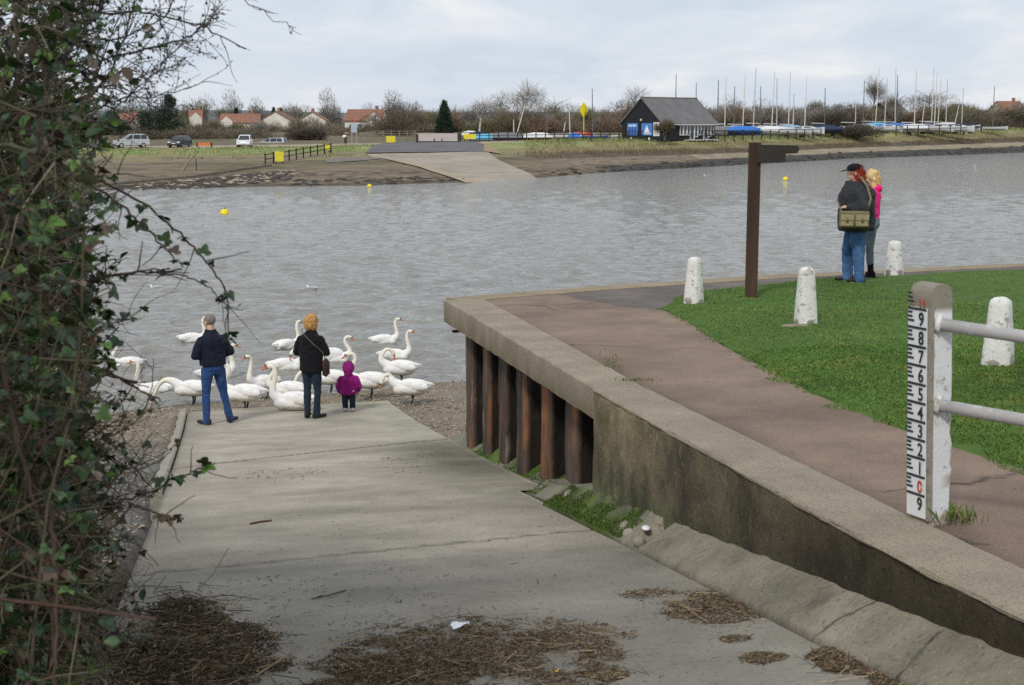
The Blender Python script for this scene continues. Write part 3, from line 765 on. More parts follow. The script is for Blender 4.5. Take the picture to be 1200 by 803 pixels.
def bush(px, yb, yt, wpx, depth, col, label, n=2600, group=None, name='bush', up=.6):
    p = at(px, yb, depth); h = (yb-yt)/F*depth; rx = wpx*.66/F*depth
    t = thing(name, label, 'bush', p, 0, group)
    V, Fc, cl = sprays(n, (0, 0, h*.5), (rx*.85, rx*.7, h*.52), col, up=up, ln=(.25, .75), wd=(.02, .05))
    raw('foliage', V, Fc, m_twig, t, cols=cl)
    b = MB()
    for k in range(5):
        a = k*1.3; b.tube([(0, 0, -.3), (math.cos(a)*rx*.25, math.sin(a)*rx*.25, h*.35), (math.cos(a)*rx*.5, math.sin(a)*rx*.5, h*.7)], [.08, .05, .02], 5)
    b.build('stem', m_bark, t); return t
def conifer(px, yb, yt, wpx, depth, label, col=(.035, .06, .042), lobes=None, n=5200):
    p = at(px, yb, depth); h = (yb-yt)/F*depth; rx = wpx/2/F*depth
    t = thing('conifer_tree', label, 'conifer', p, 0)
    b = MB(); b.tube([(0, 0, -.4), (0, 0, h*.5), (0, 0, h*.93)], [.25, .16, .03], 6)
    for k in range(14):
        z = h*(.12+.8*k/14); a = k*2.4; r = rx*(1-.75*k/14)*.8; b.tube([(0, 0, z), (math.cos(a)*r, math.sin(a)*r, z+.15*r)], [.06, .02], 4)
    b.build('trunk', m_bark, t)
    if lobes is None:
        lobes = []
        for k in range(44):
            q = (k+.5)/44; a = k*2.4; r = (1-q)**.8*.72*(.75+.5*RNG.random()); lobes.append((np.array([math.cos(a)*r, math.sin(a)*r, q*1.9-1]), (.24+.2*RNG.random())*(1-q*.65)))
    V, Fc, cl = sprays(n, (0, 0, h*.5), (rx, rx, h*.5), col, up=.05, ln=(.25, .6), wd=(.03, .08), lobes=lobes, jit=.8)
    raw('crown', V, Fc, m_twig, t, cols=cl); return t
conifer(190, 168, 112, 62, 236, 'broad dark green conifer rising above the scrub behind the silver people carrier', n=9000,
        lobes=[(np.array(q), r) for q, r in (((-.35, 0, -.2), .5), ((.3, .1, -.1), .5), ((.25, 0, .35), .38), ((-.1, .2, .15), .45), ((.1, -.2, -.6), .55), ((.35, 0, .68), .22), ((-.6, 0, .0), .3), ((-.5, 0, -.6), .45), ((.62, 0, -.5), .35), ((.3, 0, .85), .12))])
conifer(132, 168, 128, 44, 232, 'dark evergreen tree half hidden by the bramble bush twigs', n=6000,
        lobes=[(np.array(q), r) for q, r in (((-.35, 0, -.2), .5), ((.3, .1, -.1), .5), ((0, 0, .45), .42), ((.1, -.2, -.6), .55), ((-.5, 0, -.6), .45), ((.55, 0, -.5), .4))])
conifer(521, 158, 119, 27, 250, 'slim dark spruce standing alone above the gravel track')
conifer(277, 142, 127, 14, 330, 'small dark evergreen crown behind the red roofed bungalow', n=1500)
conifer(321, 142, 126, 11, 335, 'twin topped dark evergreen beyond the white gabled houses', n=1200)
conifer(329, 142, 127, 8, 336, 'narrow dark evergreen beside the twin topped one', n=900)
bush(262, 144, 127, 22, 330, (.14, .14, .085), 'rounded pale olive tree crown behind the red roofed bungalow', name='round_tree', n=1500)
bush(357, 173, 148, 42, 205, DARK, 'low dark brown thicket behind the left end of the post fence', 5200)
bush(388, 170, 149, 50, 228, BROWN, 'brown scrub bush between the dark thicket and the red roofed house', 2600)
bush(470, 167, 129, 58, 226, (.14, .11, .085), 'tall dark brown hawthorn behind the yellow board on posts', 6500)
bush(600, 163, 133, 46, 236, (.14, .115, .07), 'olive brown scrub behind the leaning pale tree', 4200)
bush(180, 172, 150, 66, 212, (.13, .11, .08), 'brown undergrowth below the broad conifer', 4200)
bush(240, 171, 149, 66, 216, (.17, .145, .11), 'grey brown scrub below the red roofed bungalow', 4200)
bush(300, 172, 151, 62, 218, (.165, .145, .11), 'grey brown scrub below the white gabled houses', 3800)
bush(779, 162, 139, 17, 181.5, (.15, .125, .085), 'bare brown bush growing against the black clubhouse', 2000, up=1.0)
bush(978, 160, 127, 64, 246, (.085, .072, .058), 'large dark bush among the masts beside the boatyard', 7000)
bush(1003, 162, 145, 56, 222, (.10, .082, .068), 'low purplish brown bush on the grass bank in front of the masts', 5200)
bush(1142, 154, 131, 90, 262, (.15, .13, .10), 'wide brown thicket at the far end of the boatyard', 6000)
bush(1196, 150, 128, 56, 272, (.11, .10, .075), 'dark thicket at the picture edge past the last mast', 5000)
def bare_tree(px, yb, yt, wpx, depth, label, trunk, lean=0, n=2400, col=(.19, .165, .135), cz=.72, mt=None):
    p = at(px, yb, depth); h = (yb-yt)/F*depth; rx = wpx/2/F*depth; lx = lean/F*depth
    t = thing('bare_tree', label, 'tree', p)
    b = MB(); b.tube([(0, 0, -.3), (lx*.35, 0, h*.4), (lx, 0, h*.85)], [trunk, trunk*.7, .03], 6)
    for k in range(16):
        a = k*2.4; z = h*(.4+.03*k); q = z/h*1.1; b.tube([(lx*q, 0, z), (lx*q+math.cos(a)*rx*.4, math.sin(a)*rx*.4, z+h*.14), (lx*q+math.cos(a)*rx*.8, math.sin(a)*rx*.8, z+h*.25)], [trunk*.35, .035, .012], 4)
    b.build('trunk', mt or m_bark, t)
    V, Fc, cl = sprays(n, (lx*.95, 0, h*cz), (rx, rx, h*(1-cz)), col, up=.7, ln=(.5, 1.3), wd=(.008, .022))
    raw('crown', V, Fc, m_twig, t, cols=cl); return t
bare_tree(604, 160, 98, 44, 236, 'tall bare tree with a pale leaning trunk and rounded twiggy crown', .2, 16, mt=m_birch)
bare_tree(561, 160, 117, 30, 232, 'pale forked bare birch behind the yellow sign board', .2, 6, mt=m_birch, n=900)
bare_tree(1022, 152, 94, 26, 270, 'slender bare tree between two masts by the dark shed', .15, 2)
bare_tree(1088, 150, 108, 56, 285, 'spreading bare tree behind the thick cluster of masts', .2, 0)
bare_tree(742, 155, 105, 36, 262, 'thin bare tree behind the black clubhouse gable', .14, 2, n=1100)
bare_tree(1050, 150, 112, 30, 292, 'bare tree rising behind the blue covered yacht', .15)
bare_tree(650, 156, 117, 50, 300, 'spreading grey bare tree behind the row of dinghies', .15, n=1700)

# ------------------------------------------------------------------ far buildings
m_redroof = mat('red_tiles', (.205, .10, .068), (.28, .14, .095), 1.2, rough=.9)  # tile red dulled, with the haze over the houses mixed into it
m_cream = mat('cream_render', (.55, .52, .45), (.7, .67, .6), 1, rough=.9)
m_pane = mat('window_glass', (.03, .04, .05), (.06, .075, .09), 1, rough=.15, spec=.6)
m_white = mat('white_paint', (.68, .68, .67), (.8, .8, .79), 1, rough=.6)
m_black = mat('black_boards', (.012, .013, .017), (.024, .026, .031), 1.5, rough=.8, stretch=(.1, .1, 7))
m_slate = mat('slate_roof', (.13, .127, .128), (.18, .175, .175), .7, rough=.85, bump=.3, bscale=9, stretch=(1, 1, 1))
def gable_house(px, yb, wpx, depth, hw, hr, deep, rz, label, roofm=None, wallm=None, wins=((-.3, .5), (.3, .5)), gable_front=False, chimney=True, name='house'):
    p = at(px, yb, depth); w = wpx/F*depth
    t = thing(name, label, 'house', p, rz); wm = wallm or m_cream; rm = roofm or m_redroof
    b = MB(); b.box((0, 0, hw/2), (w, deep, hw)); b.prism([(-w/2, -deep/2, hw), (-w/2, deep/2, hw), (-w/2, 0, hr)], (.15, 0, 0)); b.prism([(w/2-.15, -deep/2, hw), (w/2-.15, deep/2, hw), (w/2-.15, 0, hr)], (.15, 0, 0))
    b.build('wall', wm, t)
    b = MB()
    for sg in (-1, 1): b.prism([(-w/2-.2, sg*(deep/2+.3), hw-.25), (-w/2-.2, 0, hr), (-w/2-.2, 0, hr+.14), (-w/2-.2, sg*(deep/2+.35), hw-.12)], (w+.4, 0, 0))
    rf = b.build('roof', rm, t)
    if chimney: b = MB(); b.box((w*.28, .3, hr+.2), (.6, .5, 1.3)); b.build('chimney', mat('chimney_brick', (.25, .12, .08), (.32, .17, .11), 4, rough=.9), rf)
    if gable_front:
        for gx in gable_front:
            b = MB(); b.prism([(gx-1.5, -deep/2-.6, hw-.1), (gx+1.5, -deep/2-.6, hw-.1), (gx, -deep/2-.6, hr-.5)], (0, 1.4, 0), True); b.box((gx, -deep/2-.05, hw/2), (2.7, 1.1, hw-.02)); b.build('gable', m_cream, t)
    for wx, wz in wins:
        b = MB(); b.box((wx*w, -deep/2-.03, hw*wz), (1.1, .1, 1.1)); f = b.build('window', m_white, t)
        b = MB(); b.box((wx*w, -deep/2-.09, hw*wz), (.95, .04, .95)); b.build('pane', m_pane, f)
    return t
gable_house(283, 156, 44, 310, 2.3, 4.0, 8, .06, 'long red roofed bungalow with two white gables in the scrub', gable_front=(-2.6,), wins=((-.05, .55), (.08, .55), (.35, .55)))
gable_house(150, 156, 26, 315, 2.5, 4.2, 8, 0, 'red roofed white house glimpsed between the two evergreens', wins=((.1, .5), (.3, .5)))
gable_house(430, 156, 42, 290, 2.6, 4.6, 8, -.1, 'red tiled house with one cream gable above the road end', gable_front=(2.2,), wins=((-.3, .5), (-.08, .5)))
gable_house(327, 153, 20, 312, 2.2, 4.0, 7, 1.35, 'brown roofed house with a white gable beside the twin evergreens', roofm=mat('brown_tiles', (.16, .10, .075), (.22, .14, .1), 1, rough=.9), wins=((0, .5),))
gable_house(368, 153, 12, 318, 2.3, 4.0, 6, 1.45, 'small cream gabled house partly behind the dark thicket', wins=((0, .5),))
gable_house(230, 150, 14, 325, 2.2, 3.9, 6, .2, 'small white gabled cottage right of the broad conifer', wins=((0, .5),), gable_front=(0,))
gable_house(1180, 142, 26, 330, 2.6, 4.4, 8, .1, 'red roofed house among the brown thickets at the far right', wins=((0, .5),))
gable_house(1040, 147, 26, 300, 2.4, 4.6, 8, .5, 'dark roofed timber shed behind the masts', roofm=m_slate, wallm=m_black, wins=((.2, .5),), chimney=False, name='shed')
gable_house(1122, 140, 12, 335, 2.0, 3.4, 6, .1, 'little dark roofed house behind the thickets right of the masts', roofm=m_slate, wins=((0, .5),), chimney=False)

# clubhouse: black gable end, long slate roof, white framed veranda windows
GA, GB, GE_ = at(728, 161, 186), at(775, 161, 184), at(847, 160.2, 200)     # gable end from GA to GB, long side from GB to GE_
def clubhouse():
    ex = (GB-GA); ex.z = 0; ln = (GE_-GB); ln.z = 0
    gw = 5.3; LN = 10.8
    d_long = Vector((.70, .71, 0)).normalized(); d_g = Vector((d_long.y, -d_long.x, 0))
    # long side seen from the water: runs right and away; gable faces left-front
    rz = math.atan2(d_long.y, d_long.x)
    org = GB.copy(); org.z = 2.66
    t = thing('clubhouse', 'black weatherboarded clubhouse with a long grey roof and white framed windows', 'clubhouse', org, rz)
    # local: x along the long wall, y back from it; gable at x=0
    Wd, Hh, Hr = 6.6, 2.25, 5.35; Lg = LN+.6
    b = MB(); b.box((Lg/2, Wd/2, Hh/2), (Lg, Wd, Hh))
    for xx in (0, Lg-.15): b.prism([(xx, 0, Hh), (xx, Wd, Hh), (xx, Wd/2, Hr)], (.15, 0, 0))
    b.build('wall', m_black, t)
    b = MB()
    for sg in (0, 1):
        yo, ym = (-.35, Wd/2) if sg == 0 else (Wd+.35, Wd/2)
        b.prism([(-.2, yo, Hh-.28), (-.2, ym, Hr), (-.2, ym, Hr+.16), (-.2, yo, Hh-.1)], (Lg+.4, 0, 0))
    rf = b.build('roof', m_slate, t)
    b = MB(); b.box((Lg/2, Wd/2, Hr+.17), (Lg+.44, .22, .12)); b.build('ridge', mat('ridge_tiles', (.2, .19, .13), (.26, .24, .17), 2, rough=.9), rf)
    b = MB(); b.box((Lg/2+.1, -.37, Hh-.24), (Lg+.4, .08, .1)); b.build('gutter', m_white, rf)
    # gable boards, side window, lamp
    blue = mat('blue_board', (.07, .21, .55), (.09, .25, .62), 1, rough=.5); pale = mat('board_emblem', (.45, .62, .85), (.55, .7, .9), 1, rough=.5)
    dk = mat('board_figures', (.03, .09, .3), (.04, .12, .36), 1, rough=.5)
    for k, (yy, w) in enumerate(((4.75, 1.75), (2.35, 1.75))):
        b = MB(); b.box((-.05, yy, 1.42), (.06, w, 1.55)); s = b.build('sign_board', blue, t)
        b = MB()
        if k == 0:
            b.box((-.085, yy, 1.86), (.012, 1.3, .3)); b.k = 1
            for q in (-.5, 0, .42): b.box((-.094, yy+q, 1.2), (.012, .22, .7)); b.ell((-.094, yy+q, 1.68), (.012, .13, .13), nu=8, nv=6)
            b.box((-.092, yy, .86), (.012, 1.3, .14))
            b.build('emblem', [pale, dk], s)
        else:
            b.prism([(-.09, yy-.5, 1.0), (-.09, yy+.45, 1.0), (-.09, yy+.1, 1.75), (-.09, yy-.02, 1.95)], (-.012, 0, 0)); b.box((-.09, yy, .86), (.012, 1.3, .12)); b.build('emblem', mat('sail_white', g(.75), g(.82), 1), s)
    b = MB(); b.box((-.04, .78, 1.45), (.08, 1.0, 1.75)); f = b.build('window', m_white, t); b = MB()
    for k in range(3): b.box((-.085, .78, .92+.5*k), (.02, .72, .42))
    b.build('pane', mat('pale_glass', (.4, .42, .44), (.5, .52, .54), 1, rough=.2), f)
    b = MB(); b.ell((-.12, Wd/2, 2.6), (.14, .16, .16), nu=8, nv=6); b.build('lamp', mat('lamp_glass', (.6, .5, .3), (.7, .6, .35), 2, rough=.4), t)
    b = MB(); b.ell((-.3, -.3, 2.0), (.16, .16, .16), nu=8, nv=6); b.build('lamp', m_white, t)
    for yy in (4.9, 1.9): b = MB(); b.ell((-.12, yy, .18), (.12, .14, .22), nu=8, nv=6); b.build('vent_cap', m_white, t)
    # long side windows and doors
    b = MB(); b.box((7.4, -.012, 1.52), (7.2, .03, 1.1)); b.build('white_panel', m_white, t)
    items = [(4.1, .62, 1.35), (4.85, .62, 1.35), (5.6, .62, 1.35), (6.35, .85, 2.0, 'd'), (7.2, .62, 1.6), (7.9, .62, 1.35), (8.6, .62, 1.35), (9.3, .85, 2.0, 'd'), (10.05, .62, 1.6), (10.7, .6, 1.35)]
    for it in items:
        x, w, h = it[0], it[1], it[2]; z0 = .05 if len(it) > 3 else (1.98-h)
        b = MB(); zc = (z0+1.98)/2
        hh = 1.98-z0
        b.box((x-w/2, -.06, zc), (.09, .1, hh)); b.box((x+w/2, -.06, zc), (.09, .1, hh)); b.box((x, -.061, 1.94), (w, .1, .1)); b.box((x, -.061, z0+.05), (w, .1, .1))
        f = b.build('door' if len(it) > 3 else 'window', m_white, t)
        b = MB(); b.box((x, -.03, zc), (w-.20, .04, hh-.26)); b.build('pane', m_pane, f)
    b = MB(); b.box((7.9, -.5, .02), (6.0, 1.0, .1)); b.build('veranda', m_white, t)
    b = MB()
    for k in range(12): b.box((4+k*.62, -1.05, .4), (.05, .05, .75))
    b.box((7.4, -1.05, .78), (7.0, .05, .05)); b.build('balustrade', m_black, t)
clubhouse()
# ================================================================== posts, signpost, railing
m_wpaint = mat('flaking_white_paint', (.62, .61, .57), (.76, .76, .73), 3, rough=.75, bump=.8, bscale=40, dist=.008, over=[((.30, .27, .21), 9, .56, .63, .9), ((.36, .32, .25), 24, .57, .66, .8), ((.12, .11, .07), 5, .66, .74, .6), ((.45, .30, .05), 14, .68, .72, .6)])
m_postc = mat('weathered_concrete', (.22, .20, .155), (.32, .295, .24), 9, rough=.95, bump=.7, bscale=60, dist=.008, over=[((.10, .095, .07), 30, .55, .68, .6), ((.45, .31, .07), 8, .66, .70, .7)])
def bollard(loc, label, h=.58, w=.22, rz=0, lean=0):
    t = thing('bollard', label, 'bollard', loc, rz, 'white concrete bollards on the lawn'); t.rotation_euler = (lean, lean*.6, rz)
    b = MB(); rr = []
    for z, k in ((-.15, 1.06), (0, 1.05), (h*.25, .98), (h*.5, .88), (h*.75, .78), (h*.88, .73), (h*.95, .66), (h*.99, .42), (h, .15)):
        r = w/2*k; n = 16
        rr.append([Vector((r*(abs(math.cos(q))**.6)*(1 if math.cos(q) > 0 else -1), r*(abs(math.sin(q))**.6)*(1 if math.sin(q) > 0 else -1), z+.004*math.sin(3*q+z*20))) for q in [2*PI*(j+.5)/n for j in range(n)]])
    b.loft(rr); o = b.build('shaft', m_wpaint, t, True)
    b = MB(); b.rings([(0, 0, -.05, w*.56, w*.56), (0, 0, .035, w*.55, w*.55), (0, 0, .06, w*.5, w*.5)], 16); b.build('bare_foot', m_postc, t)
    return t
bollard(G(813, 355, z_lawn), 'white bollard at the tip of the lawn, left of the dark signpost', .56, .21, 2.4, .02)
bollard(G(944, 379, z_lawn), 'white bollard with bare soil at its foot, between signpost and gauge post', .60, .215, .3, -.01)
bollard(G(1169, 427, z_lawn), 'white bollard with ochre lichen on top, standing behind the railing', .56, .24, 4.1)
p = at(1047, 330, 22.3); bollard((p.x, p.y, z_lawn(p.x, p.y)-.05), 'white bollard half hidden by the lawn, right of the two standing women', .50, .25, 5.3)

m_wood = mat('dark_stained_wood', (.030, .017, .011), (.075, .042, .027), 5, rough=.75, bump=.6, bscale=26, stretch=(1, 1, .12), dist=.008, over=[((.16, .075, .04), 3, .6, .75, .55)])
m_wood2 = mat('dark_finger_wood', (.022, .018, .016), (.045, .036, .03), 5, rough=.8, bump=.5, bscale=26, stretch=(.12, 1, 1), dist=.006)
sp = G(880, 348, z_lawn); fp = thing('fingerpost', 'dark brown wooden fingerpost with a single arm pointing right', 'signpost', sp, math.radians(-8))
ph = 1.90
b = MB(); b.box((0, 0, ph/2-.1), (.15, .15, ph+.2)); b.prism([(-.075, -.075, ph), (.075, -.075, ph), (.075, .075, ph), (-.075, .075, ph)], (0, 0, .012)); b.build('post', m_wood, fp)
b = MB(); z1 = ph-.012; z0 = ph-.235
b.prism([(.03, -.082, z0), (.03, -.082, z1), (.50, -.082, z1-.008), (.525, -.082, z1-.02), (.53, -.082, z1-.06), (.515, -.082, z1-.095), (.49, -.082, z1-.105), (.375, -.082, z1-.11), (.365, -.082, z0+.01)], (0, -.04, 0))
b.build('finger_board', m_wood2, fp)

# gauge post with two rails
gp = G(1089, 606, lambda x, y: zw(sv(x, y)[0]))
rail = thing('guard_rail', 'white concrete railing post with a painted depth gauge and two grey pipe rails', 'railing', gp, math.radians(26))
sh = Matrix.Shear('XY', 3, (-.045, 0))
def shx(o):
    for v in o.data.vertices: v.co.x += -.045*v.co.z
H = 1.14
b = MB(); rr = []
wx, wy = .135, .142
for z in np.linspace(-.12, H-.08, 40): rr.append((z, wx, 0))
for q in (15, 35, 55, 72, 86): rr.append((H-.08+.08*math.sin(math.radians(q)), wx*math.cos(math.radians(q))**.55, 0))
R2 = []
for z, w, _ in rr:
    ring = []
    for (a, e_) in ((-1, -1), (-.86, -1), (0, -1), (.86, -1), (1, -.93), (1, -.85), (1, 0), (1, 1), (0, 1), (-1, 1), (-1, 0), (-1, -.9)):
        j = (float(fbm([[a*3, z*14, e_*3]], 3)[0])-.5)*(.028 if a > .8 and z < .62 else .006)
        ring.append(Vector((a*w/2+j, e_*wy/2, z)))
    R2.append(ring)
b.loft(R2); o = b.build('post', mat('post_paint', (.62, .63, .64), (.74, .75, .76), 2.2, rough=.7, bump=.5, bscale=45, attr=True, dist=.006, over=[((.36, .33, .27), 10, .58, .66, .8), ((.20, .18, .14), 26, .62, .70, .8), ((.42, .33, .08), 16, .68, .72, .6)]), rail)
n_ = len(o.data.vertices); vv = np.array([v.co[:] for v in o.data.vertices]); nn = fbm(vv*14, 3)
setcol(o.data, [(.36, .325, .25) if z > H-.13+.07*(q-.5)*2+(.0 if abs(x) < .09 else 0) else ((.55, .46, .36) if (z < .03 or (x > .06 and z < .45 and q > .62)) else ONE) for (x, y, z), q in zip(vv, nn)]); shx(o)
# gauge board on the left face
m_gw = mat('gauge_white', (.72, .74, .75), (.80, .81, .82), 3, rough=.5, over=[((.5, .47, .4), 20, .64, .72, .6)])
m_gk = mat('gauge_black', (.02, .022, .025), (.04, .042, .045), 5, rough=.6); m_gr = mat('gauge_red', (.45, .045, .03), (.6, .09, .06), 30, rough=.6, over=[((.7, .6, .55), 60, .6, .66, .8)])
b = MB(); b.box((-wx/2-.008, 0, H/2-.05), (.016, wy-.012, H-.13)); gb = b.build('gauge_board', m_gw, rail); shx(gb)
b = MB(); b.box((-wx/2-.005, -wy/2-.006, H/2-.05), (.03, .012, H-.12)); bt = b.build('edge_batten', m_postc, rail); shx(bt)
# marks lie on the face x = -wx/2-.016 ; the viewer's right is -y
fxp = -wx/2-.0185
b = MB(); step = .0895; z9 = H-.208      # height of the line under nine
lines = []
def mark(z, y0, y1, th=.007): b.box((fxp, (y0+y1)/2, z), (.004, abs(y1-y0), th))
yl, yr = wy/2-.008, -wy/2+.012
for k in range(-8, 2):
    pass
z_lines = [z9-k*step for k in range(-1, 10)]
for i_, zl in enumerate(z_lines):
    if zl < .02 or zl > H-.1: continue
    mark(zl, yl, yr, .010)
    for q, ln_ in ((.36, .040), (.58, .028), (.80, .028)):
        mark(zl+step*q, yl, yl-ln_, .0085)
b.k = 1
for q in (0, .018, .036): b.box((fxp-.001, -.02-q*.0, H-.075-q*.6), (.004, .012, .007)); b.box((fxp-.001, -.045, H-.075-q*.6), (.004, .012, .008))
mk = b.build('gauge_marks', [m_gk, m_gr], gb); shx(mk)
def digit(ch, zc, m, size=.066, yc=-.028):
    cu = bpy.data.curves.new('d', 'FONT'); cu.body = ch; cu.size = size*1.35; cu.align_x = 'CENTER'; cu.extrude = .0015; cu.offset = .0006
    to = bpy.data.objects.new('d', cu); C.objects.link(to); dg = bpy.context.evaluated_depsgraph_get(); dg.update()
    me = bpy.data.meshes.new_from_object(to.evaluated_get(dg)); bpy.data.objects.remove(to)
    zs_ = [v.co.y for v in me.vertices]; h0 = min(zs_)
    for v in me.vertices:
        x, y, z = v.co; v.co = (fxp-.002-z, yc-x*.82, zc+(y-h0))
    me.materials.clear(); me.materials.append(m); o = link('numeral', me, gb); shx(o)
for i_, ch in enumerate('987654321'): digit(ch, z9-i_*step+.012, m_gk)
digit('0', z9-9*step+.012, m_gr, .062); 
if z9-10*step+.012 > -.0: digit('9', z9-10*step+.014, m_gk)
# rails
m_pipe = mat('grey_pipe', (.36, .35, .34), (.46, .45, .44), 6, rough=.5, over=[((.68, .66, .62), 12, .56, .66, .7), ((.25, .12, .05), 20, .68, .74, .7)])
rd = Vector((math.cos(-.98), math.sin(-.98), -.08))
def railpipe(z, x0, name='rail'):
    b = MB(); p0 = Vector((x0-.03-.045*z, -.06, z)); b.tube([p0+rd*(q*.55)+Vector((0, 0, -.0)) for q in range(8)], .030, 14); return b.build(name, m_pipe, rail, True)
railpipe(H-.185, .0); railpipe(H-.57, .0)
for z in (H-.185, H-.57):
    b = MB(); q0 = Vector((-.022-.045*z, -.075, z)); b.tube([q0-rd*.01, q0+rd*.012], .044, 14); b.build('collar', m_wpaint, rail, True)
# far post of the same railing, beyond the frame
b = MB(); b.box((rd.x*3.8, rd.y*3.8-.02, H/2-.1), (.16, .15, H)); b.build('post', m_wpaint, rail)

# ================================================================== people
m_skin = mat('skin', (.50, .30, .22), (.58, .36, .27), 14, rough=.55, spec=.4)
def cloth(name, a, b_, sc=30, over=(), bump=.4): return mat(name, a, b_, sc, rough=.92, bump=bump, bscale=90, dist=.004, spec=.15, over=over, sheen=.05)
def fingers(b, wrist, hand_dir, palm_side, sc=1):
    w = Vector(wrist); d = Vector(hand_dir).normalized(); s = Vector(palm_side).normalized(); nrm = d.cross(s).normalized()
    b.cap(w, w+d*.045*sc, .024*sc, .03*sc); b.ell(w+d*.055*sc, (.036*sc, .036*sc, .022*sc), Matrix((s, d, nrm)).transposed())
    for k, ln in enumerate((.062, .072, .067, .052)):
        q = w+d*.082*sc+s*(k-1.5)*.02*sc; m_ = q+d*ln*.5*sc+nrm*.006; b.chain([q-d*.02*sc, m_, m_+d*ln*.45*sc+nrm*.022*sc], [.0098*sc, .009*sc, .0078*sc], 6)
    q = w+d*.03*sc-s*.03*sc; b.chain([q, q-s*.03*sc+d*.03*sc+nrm*.01, q-s*.028*sc+d*.058*sc+nrm*.02], [.013*sc, .011*sc, .009*sc], 6)
def headrot(yaw, pit=0): return Matrix.Rotation(yaw, 3, 'Z') @ Matrix.Rotation(pit, 3, 'X')
def skull(b, c, R, s=1):
    c = Vector(c); q = lambda x, y, z: c+R @ Vector((x*s, y*s, z*s))
    b.ell(q(0, -.008, .03), (.076*s, .096*s, .094*s), R, 16, 12); b.ell(q(0, .022, -.045), (.056*s, .066*s, .066*s), R, 14, 10)
    b.ell(q(0, .05, -.085), (.03*s, .03*s, .026*s), R); b.cap(q(0, .088, .018), q(0, .110, -.022), .011*s, .016*s, 8)
    b.ell(q(0, .086, -.055), (.024*s, .012*s, .011*s), R)
    b.ell(q(0, .083, .03), (.05*s, .014*s, .014*s), R)
    for sg in (-1, 1): b.ell(q(sg*.079, -.005, -.005), (.012*s, .022*s, .034*s), R)
def face(parent, c, R, s=1):
    c = Vector(c); q = lambda x, y, z: c+R @ Vector((x*s, y*s, z*s))
    me_ = mat('eye_white', (.7, .68, .65), (.78, .76, .73), 5, rough=.3); mi = mat('iris', (.03, .025, .02), (.06, .045, .03), 5, rough=.2)
    for sg in (-1, 1):
        b = MB(); b.ell(q(sg*.033, .084, .004), (.013*s, .009*s, .008*s), R); b.k = 1; b.ell(q(sg*.033, .0915, .004), (.006*s, .004*s, .006*s), R); b.build('eye', [me_, mi], parent, True)
    b = MB(); b.ell(q(0, .0985, -.056), (.022*s, .006*s, .006*s), R); b.build('mouth', mat('lips', (.42, .17, .15), (.5, .22, .19), 20, rough=.5), parent, True)

